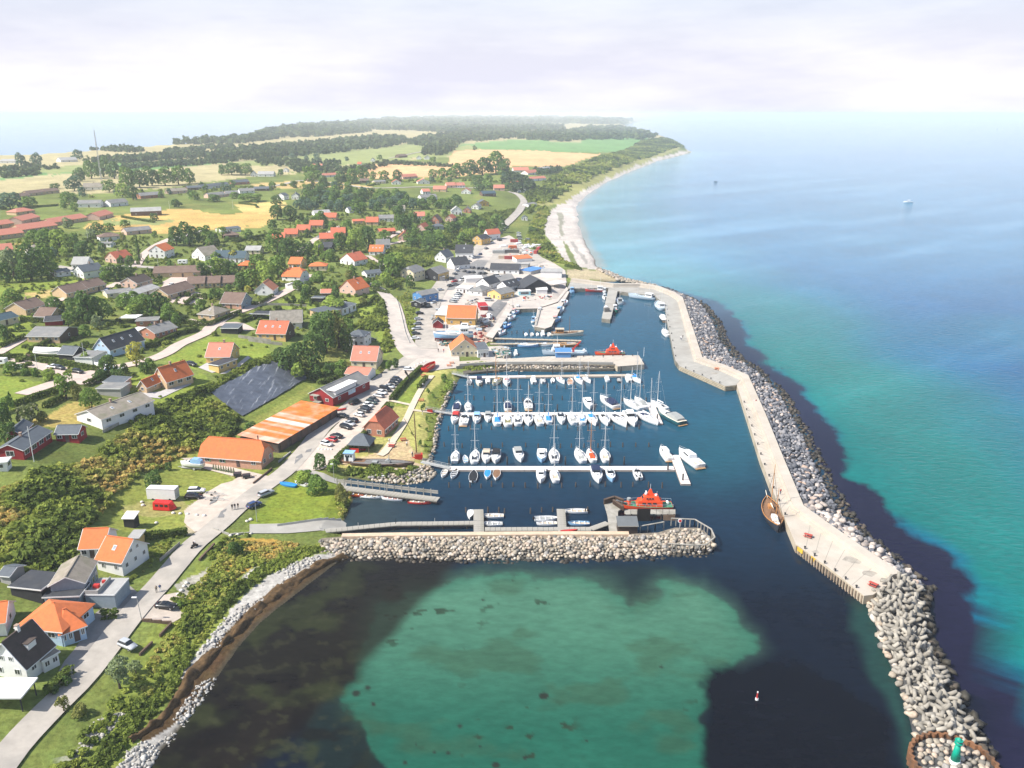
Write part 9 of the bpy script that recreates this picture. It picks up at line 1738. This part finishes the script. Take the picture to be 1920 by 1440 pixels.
# ------------------------------------------------------------------ yard goods: containers, boats ashore, heaps
def container(u,v,hd,m,label,L=6.0,h_=2.6):
 p=G(u,v);t_=thing('container',(p.x,p.y,p.z+0.1),R(hd),label,'container');b=MB().box((0,0,h_/2),(L,2.4,h_))
 obj('body',b.mesh('body',m),t_);b=MB()
 for i in range(10):b.box((-L/2+L*(i+0.5)/10,-1.22,h_/2),(L/20,0.05,h_*0.9))
 obj('corrugation',b.mesh('corrugation',m),t_);MB().box((L/2+0.03,0,h_/2),(0.05,2.2,h_*0.92)).to('door',m,t_)
RED2=mat('container_red',(0.36,0.05,0.045),0.6,0.12)
container(1005,476,75,RED2,'dark red container, nearer of two at the boat yard edge');container(1010,470,75,RED2,'dark red container, farther of two at the boat yard edge');container(964,455,5,RED2,'dark red container at the top of the boat yard');container(961,467,10,mat('container_orange',(0.6,0.16,0.06),0.6,0.12),'orange container in the middle of the boat yard');container(955,487,0,RED2,'dark red container behind the long fish shop',7)
container(935,476,0,PAL['grey'],'long pale grey container with curved roof in the boat yard',9);container(958,475,0,mat('dark_container',(0.10,0.095,0.09),0.7,0.15),'long dark container beside the pale grey one',12);container(945,486,0,PAL['beige'],'beige container beside the dark red one behind the fish shop',8)
for i,(u,v,hd)in enumerate([(975,462,30),(985,466,60),(978,470,10),(990,461,80),(998,463,40),(1006,462,20),(1014,463,70),(972,458,50),(982,474,120),(945,463,20),(950,470,150)]):boat('m' if i%2 else 'o',u,v,6+i%3,hd,'white boat standing ashore in the boat yard, %s of eleven'%ORD[i],'boats ashore in the boat yard',z=1,**({'cover':True}if i%2 else{'inside':'grey'}))
for i,(u,v,hd,L,lb)in enumerate([(917,597,70,7,'white boat ashore right of the dark red store, farther'),(908,606,40,6,'white boat ashore right of the dark red store, nearer'),(872,616,175,9,'white boat ashore behind the slipway cutter')]):boat('m',u,v,L,hd,lb,'boats ashore at the shipyard',z=1,house=True)
def heap(name,poly,n,cols,smin,smax,label_kind='stuff'):
 P=[tuple(G(u,v).xy)for u,v in poly];b=MB();xs=[p[0]for p in P];ys=[p[1]for p in P];k=0
 while k<n:
  x,y=RU(min(xs),max(xs)),RU(min(ys),max(ys))
  if not inpoly(np.array([x]),np.array([y]),P)[0]:continue
  s_=RU(smin,smax);z=max(H(x,y),0.8);b.box((x,y,z+s_*0.35),(s_*RU(0.7,2.0),s_*RU(0.5,1.2),s_*RU(0.4,1.0)),RN()*3,random.randrange(len(cols)),RU(-.3,.3));k+=1
 tag(b.build(name,cols),kind='stuff')
GC=[PAL['grey'],PAL['dark'],PAL['brown'],PAL['greyb'],PAL['beige'],WOODG]
heap('fishing_gear',[(922,657),(955,653),(957,672),(925,674)],110,[WOODG,PAL['grey'],PAL['greyb'],PAL['green'],PAL['beige']],0.5,1.2);heap('timber_stack',[(896,598),(922,588),(925,604),(905,622),(893,622)],90,GC+[PAL['rust']],0.6,1.5);heap('shipyard_clutter',[(812,622),(835,630),(868,650),(845,655),(818,645)],70,GC+[PAL['rust'],PAL['green']],0.5,1.3);heap('shipyard_clutter',[(806,600),(820,580),(838,575),(826,585),(812,608)],45,GC,0.5,1.3)
heap('yard_goods',[(940,478),(1000,480),(1005,470),(960,462),(938,470)],70,GC+[PAL['orange'],PAL['white']],0.7,1.8);heap('stored_masts',[(985,458),(1015,460),(1012,466),(985,464)],50,[WHT,PAL['grey']],0.5,1.6);heap('yard_goods',[(1000,500),(1025,498),(1022,506),(1003,508)],30,GC,0.6,1.5);heap('garden_goods',[(876,564),(895,562),(893,572),(874,574)],24,GC,0.5,1.2)
heap('slip_rails',[(886,626),(926,630),(924,642),(890,648)],36,[PAL['rust'],PAL['beige']],0.6,1.4);heap('quay_crates',[(985,556),(1035,556),(1038,562),(975,566)],26,GC+[PAL['red'],PAL['blue']],0.5,1.1)
patch('net_yard',[(905,652),(958,650),(958,676),(900,676)],M_YARD,4,2)
# ------------------------------------------------------------------ poles, lamps, masts
def pole(name,cat,u,v,h_,label,r_=0.08,m=None,lean=0.0,arm=0.0,group=None,z=None):
 p=G(u,v)if z is None else at(u,v,z);m=m or GALV;t_=thing(name,tuple(p),0,label,cat,group);MB().tube((0,0,-0.3),(lean,0,h_),r_,r_*0.6,8).to('pole',m,t_)
 if arm:MB().box((lean-arm/2,0,h_+0.05),(arm,0.3,0.16)).to('lamp_head',M_WHITE,t_)
 return t_
pole('street_lamp','street lamp',266,1163,5.2,'tall street lamp at the corner of the pale parking pad',0.09,None,-0.3,1.0);pole('street_lamp','street lamp',627,904,5.5,'street lamp beside the head of the boarded pier',0.08,None,0,0.8);pole('street_lamp','street lamp',722,921,4.6,'lamp standing on the boarded pier',0.07,None,0,0.7,None,1.2)
pole('flagpole','flagpole',64,866,10,'white flagpole before the red summer house',0.11,M_WHITE);pole('pole','pole',482,978,5,'grey pole at the corner of the triangular lawn',0.09);pole('street_lamp','street lamp',893,522,9,'white lamp mast in the car park',0.12,M_WHITE);pole('street_lamp','street lamp',961,583,8,'lamp mast at the edge of the inner basin',0.1,None,0,1.0)
for i,(u,v,h_)in enumerate([(298,508,8),(72,701,7),(160,682,8),(165,450,8),(260,358,9),(318,392,7),(437,392,8),(148,354,10),(565,508,6),(713,516,6),(1207,668,4),(988,388,6),(865,352,8),(745,362,7),(600,345,6),(418,362,8)]):pole('flagpole','flagpole',u,v,h_,'thin pale pole in the town, %s from the left'%ORD[sorted([298,72,160,165,260,318,437,148,565,713,1207,988,865,745,600,418]).index(u)],0.1,M_WHITE,0,0,'poles in the town')
p=G(192,350);t_=thing('radio_mast',tuple(p),0,'tall lattice radio mast rising before the dark wood at left','radio mast');Hm=62.0;b=MB();w0=1.0
for k in range(3):
 a=2.09*k;b.tube((w0*cos(a),w0*sin(a),0),(w0*.5*cos(a),w0*.5*sin(a),Hm),0.16,0.12,4)
for j in range(26):
 z0,z1=Hm*j/26,Hm*(j+1)/26;f0,f1=w0*(1-0.5*j/26),w0*(1-0.5*(j+1)/26)
 for k in range(3):a,c=2.09*k,2.09*(k+1);b.tube((f0*cos(a),f0*sin(a),z0),(f1*cos(c),f1*sin(c),z1),0.08,n=3,cap=False)
obj('lattice',b.mesh('lattice',GALV),t_);MB().tube((0,0,Hm),(0,0,Hm+6),0.12).box((0.6,0,Hm*0.72),(0.5,0.5,3)).box((-0.6,0,Hm*0.76),(0.5,0.5,3)).box((0.6,0.3,Hm*0.3),(0.5,0.5,1.5)).to('antenna',M_WHITE,t_)
p=G(781,849);t_=thing('ship_mast',tuple(p),0,'tall brown ship mast with a slanting spar standing on the park lawn','mast');MB().tube((0,0,-0.4),(-0.3,0,13.5),0.2,0.12,8).to('mast',PAL['brown'],t_);MB().tube((-0.1,0,4.5),(-3.4,0.5,11.0),0.11,0.07,6).to('spar',PAL['brown'],t_);MB().tube((-0.28,0,13),(0.2,4,0),0.03,n=3).tube((-0.28,0,13),(0.4,-4,0),0.03,n=3).to('stay',BLK,t_)
p=G(766,722);t_=thing('feather_flag',tuple(p),0,'black feather flag leaning beside the white car near the hedge','flag');MB().tube((-0.9,0,0),(1.0,0,5.5),0.05,n=5).to('pole',BLK,t_);MB().add([(-1.4,0,5.2),(-0.8,0.05,5.8),(0.9,0,2.6),(0.5,0.05,2.2),(-1.4,0.05,5.2),(-0.8,0.1,5.8),(0.9,0.05,2.6),(0.5,0.1,2.2)],[(0,3,2,1),(4,5,6,7)]).to('cloth',BLK,t_)
def picnic(u,v,hd,label,col='red',z=None):
 p=G(u,v)if z is None else at(u,v,z);t_=thing('picnic_table',tuple(p),R(hd),label,'picnic table','picnic tables');m=mat('picnic_'+col,{'red':(0.42,0.07,0.05),'orange':(0.60,0.20,0.09)}[col],0.75,0.15,1.5)
 MB().box((0,0,0.75),(1.9,0.8,0.08)).to('table_top',m,t_)
 for s_ in(-1,1):MB().box((0,s_*0.72,0.45),(1.9,0.28,0.06)).to('bench',m,t_);MB().box((s_*0.7,0,0.4),(0.1,1.6,0.1)).box((s_*0.7,0,0.2),(0.1,0.7,0.55)).to('leg',m,t_)
picnic(756,826,20,'red picnic table on the lawn above the pavilion bench');picnic(734,838,-5,'red picnic table right of the pavilion, with a child beside it');picnic(794,706,10,'red picnic table below the boat-shaped shelter','red');picnic(790,752,10,'red picnic table in the middle of the park lawn');picnic(842,687,10,'red picnic table near the mole shrubs','orange');picnic(847,682,10,'second picnic table near the mole shrubs','orange')
picnic(1515,1007,-35,'red picnic table on the breakwater end platform, nearer the ketch','red',2.1);picnic(1637,1099,-50,'red picnic table beside the tetrapods','red',2.1);picnic(1344,693,-25,'orange red picnic table on the bend of the breakwater','orange',2.1)
p=G(785,860);t_=thing('rubbish_shelter',tuple(p),R(10),'red boarded bin shelter at the near pontoon gangway','bin shelter');MB().box((0,0,0.8),(2.4,1.6,1.6)).to('panel',MATS['red_paint'],t_);MB().box((-0.3,0.1,1.65),(1.9,1.4,0.1)).to('lid',PAL['brown'],t_);MB().box((-2.2,0,0.4),(1.8,0.6,0.3)).to('bench_end',MATS['red_paint'],t_)
p=G(806,773);t_=thing('rubbish_shelter',tuple(p),R(5),'red boarded bin shelter at the middle pontoon gangway','bin shelter');MB().box((0,0,0.6),(1.9,1.2,1.2)).to('panel',MATS['red_paint'],t_);MB().box((0,0,1.25),(2.0,1.3,0.08)).to('lid',PAL['brown'],t_)
st_m=hull_mesh('marker_stone',ROUND[0],mat('white_boulder',(0.62,0.58,0.53),0.9,0.1),True)
for i,(u,v,s_)in enumerate([(325,963,.55),(338,964,.5),(352,965,.5),(369,967,.55),(383,968,.6)]):o=obj('marker_stone',st_m,None,G(u,v)+Vector((0,0,0.2)),0,s_);tag(o,'pale boulder, %s from the left in the row beside the gravel'%ORD[i],'boulder','boulders in a row beside the gravel')
for i,(u,v)in enumerate([(598,843),(604,844),(610,844),(616,844),(621,844)]):o=obj('marker_stone',st_m,None,G(u,v)+Vector((0,0,0.2)),0,0.55);tag(o,'whitewashed stone, %s from the left at the near end of the car row'%ORD[i],'boulder','white stones ending the car row')
for i,(u,v)in enumerate([(773,690),(778,686),(784,683),(790,681),(796,679)]):o=obj('marker_stone',st_m,None,G(u,v)+Vector((0,0,0.2)),0,0.6);tag(o,'whitewashed stone, %s from the left at the turning place'%ORD[i],'boulder','white stones at the turning place')
for i,(u,v,s_)in enumerate([(470,975,.6),(463,978,.5),(432,1005,.5),(445,1003,.6),(460,1002,.5),(470,1001,.55),(293,981,.5),(285,905,.6),(266,942,.5),(268,948,.6),(345,1100,.5),(340,1108,.55),(334,1115,.5),(350,1094,.5)]):o=obj('marker_stone',st_m,None,G(u,v)+Vector((0,0,0.15)),0,s_);tag(o,'pale loose boulder at the verge of the coast road, %s'%(ORD[i]+' of fourteen'),'boulder','boulders at the road verge')
def lowwall(pts,label,h_=0.8,w=0.3,m=None,name='low_wall',cat='wall'):
 P=path_px(pts,1.5,False);b=MB();o0=P[0];z0=H(o0.x,o0.y);t_=thing(name,(o0.x,o0.y,z0),0,label,cat);m=m or WA['brown']
 for a,c in zip(P[:-1],P[1:]):
  d=c-a;q=(a+c)/2-o0;MB().box((q.x,q.y,H((a.x+c.x)/2,(a.y+c.y)/2)-z0+h_/2-0.1),(d.length-0.03,w,h_+0.2),math.atan2(d.y,d.x)).to('board',m,t_)
lowwall([(267,1165),(322,1171)],'dark timber edging below the pale parking pad',0.7);lowwall([(322,1172),(300,1195)],'dark timber edging right of the small grass plot',0.7);lowwall([(286,1207),(262,1230)],'dark timber edging below the silver car',0.6);lowwall([(475,908),(510,880)],'dark retaining wall in front of the brick house',0.6);lowwall([(522,868),(545,850)],'stone kerb wall beside the storage shed corner',0.6,0.3,M_CONC);lowwall([(400,992),(430,1004),(470,1001)],'low wall between the road bend and the ochre grass',0.5,0.3,M_CONC);lowwall([(374,1052),(395,1030),(402,1022)],'stone edging of the shore path',0.6,0.4,WA['brown']);lowwall([(338,1022),(300,1054)],'grey post fence along the garden of the white house',0.9,0.08,WOODG,'fence','fence')
lowwall([(193,812),(240,788),(292,768)],'thin pale fence along the top of the thicket',0.9,0.08,WOODG,'fence','fence');lowwall([(466,640),(502,645),(530,648)],'grey board fence before the three-skylight house',1.3,0.1,WOODG,'fence','fence');lowwall([(447,633),(508,642)],'grey board fence beside the slate garage',1.3,0.1,WOODG,'fence','fence');lowwall([(484,575),(500,572),(575,575)],'grey fence below the round lawn',1.2,0.1,WOODG,'fence','fence');lowwall([(855,692),(900,687)],'grey plank wall along the mole road',1.2,0.2,WOODG,'fence','fence');lowwall([(742,560),(752,590),(760,625),(768,645)],'thin wire fence along the outer side of the road curve',0.9,0.06,GALV,'fence','fence');lowwall([(49,670),(66,674)],'dark board gate at the end of the hedge by the gravel lot',1.5,0.1,WA['brown'],'fence','fence');lowwall([(520,988),(640,978)],'thin rail along the upper side of the slipway',0.8,0.06,GALV,'rail','rail')
# ------------------------------------------------------------------ people
def person_mesh(stride):
 me=bpy.data.meshes.new('person');v=[(0,0,0.95),(0,0,1.2),(0,0,1.45),(0,0,1.53),(0,0,1.68),(0.10,0.02,0.9),(0.11,0.12*stride,0.5),(0.11,-0.05*stride+0.02,0.06),(0.11,-0.05*stride-0.12,0.03),(-0.10,-0.02,0.9),(-0.11,-0.10*stride,0.5),(-0.11,-0.28*stride,0.06),(-0.11,-0.28*stride-0.13,0.03),(0.19,0,1.40),(0.24,0.05*stride,1.15),(0.25,-0.1*stride-0.04,0.92),(-0.19,0,1.40),(-0.24,-0.05*stride,1.15),(-0.25,0.1*stride-0.04,0.92)]
 e=[(0,1),(1,2),(2,3),(3,4),(0,5),(5,6),(6,7),(7,8),(0,9),(9,10),(10,11),(11,12),(2,13),(13,14),(14,15),(2,16),(16,17),(17,18)]
 r_=[0.15,0.14,0.15,0.055,0.105,0.1,0.065,0.045,0.04,0.1,0.065,0.045,0.04,0.065,0.048,0.038,0.065,0.048,0.038]
 me.from_pydata(v,e,[]);o=bpy.data.objects.new('person',me);COL.objects.link(o);m=o.modifiers.new('s','SKIN')
 for i,sv in enumerate(me.skin_vertices[0].data):sv.radius=(r_[i],r_[i]);sv.use_root=(i==0)
 o.modifiers.new('d','SUBSURF').levels=1
 dg=bpy.context.evaluated_depsgraph_get();dg.update();nm=bpy.data.meshes.new_from_object(o.evaluated_get(dg));bpy.data.objects.remove(o);nm.name='person';return nm
PM=[person_mesh(1.0),person_mesh(0.2)];SKIN=mat('skin',(0.50,0.32,0.24),0.7,0.05);HAIR=mat('hair',(0.06,0.04,0.03),0.9)
CLO={k:mat('cloth_'+k,c,0.9,0.1)for k,c in{'dark':(0.025,0.025,0.03),'white':(0.7,0.7,0.7),'blue':(0.05,0.1,0.25),'red':(0.45,0.05,0.05),'jeans':(0.06,0.08,0.14),'beige':(0.4,0.33,0.25)}.items()}
PCACHE={}
def person(u,v,top,legs,hd,label,pose=0,z=None):
 k=(pose,top,legs)
 if k not in PCACHE:
  me=PM[pose].copy();me.materials.clear()
  for m in(SKIN,CLO[top],CLO[legs],HAIR):me.materials.append(m)
  for p_ in me.polygons:
   c=p_.center;p_.material_index=3 if c.z>1.72 or(c.z>1.6 and c.y>0.03)else 0 if c.z>1.5 or(abs(c.x)>0.215 and c.z<1.15)else 1 if c.z>0.96 else 2
   p_.use_smooth=True
  PCACHE[k]=me
 p=G(u,v)if z is None else at(u,v,z);o=obj('person',PCACHE[k],None,(p.x,p.y,p.z+lift(p.x,p.y,1)),R(hd));tag(o,label,'person','people out walking')
person(436,957,'dark','dark',20,'person in black, left of three walking on the coast road');person(441,956,'dark','jeans',0,'person in black and jeans, middle of three on the coast road');person(447,955,'dark','dark',-20,'person in black, right of three walking on the coast road');person(294,1112,'beige','dark',30,'person in beige jacket on the road beside the grey house');person(301,1110,'blue','white',30,'person in blue and white on the road beside the grey house')
person(793,727,'white','jeans',0,'person in white on the upper park path');person(795,729,'dark','jeans',40,'person in dark clothes on the upper park path');person(792,779,'dark','white',90,'person beside the red bin shelter at the middle gangway',1);person(763,838,'white','dark',0,'person standing on the dry park lawn',1);person(774,858,'dark','jeans',60,'person standing near the old hulk',1);person(730,832,'white','beige',0,'child standing at the red picnic table',1);person(773,857,'white','dark',20,'person beside the red bin shelter at the near gangway',1)
person(822,661,'dark','dark',0,'person in dark clothes at the harbour cafe corner');person(832,662,'red','jeans',0,'person in red top at the harbour cafe corner');person(1417,758,'red','dark',20,'person in red walking along the wave wall',0,2.1);person(1463,928,'red','jeans',20,'person in red beside the ketch on the quay',1,2.1);person(1131,672,'dark','dark',0,'person in dark clothes on the stone mole',1,2.2);person(818,575,'beige','jeans',0,'person crossing the harbour street',0);person(838,532,'dark','beige',0,'person standing before the inn',1);person(1021,560,'red','dark',0,'person before the white market tent',1)
for k in range(6):person(1276+2*k,638+RU(-3,3),random.choice(('dark','white','red')),random.choice(('dark','jeans')),RU(0,360),'angler on the wide breakwater quay, %s from the left'%ORD[k],1,2.1)if k<3 else None
def moto(u,v,hd,label):
 p=G(u,v);t_=thing('motorcycle',(p.x,p.y,p.z+lift(p.x,p.y,1)),R(hd),label,'motorcycle')
 for s_ in(-1,1):MB().tube((s_*0.7,-0.07,0.32),(s_*0.7,0.07,0.32),0.32,n=10).to('wheel',TYRE,t_)
 MB().box((0,0,0.55),(1.0,0.3,0.4)).box((-0.35,0,0.82),(0.7,0.3,0.12)).tube((0.7,0,0.32),(0.45,0,1.0),0.05).tube((0.45,-0.35,1.02),(0.45,0.35,1.02),0.03).to('frame',CARM['black'],t_)
moto(365,1028,55,'black motorcycle with two riders on the coast road');person(364,1027.5,'dark','dark',-35,'front rider in black on the motorcycle',1);person(366,1025.5,'white','dark',-35,'second rider in pale top on the motorcycle',1)
finish_labels()
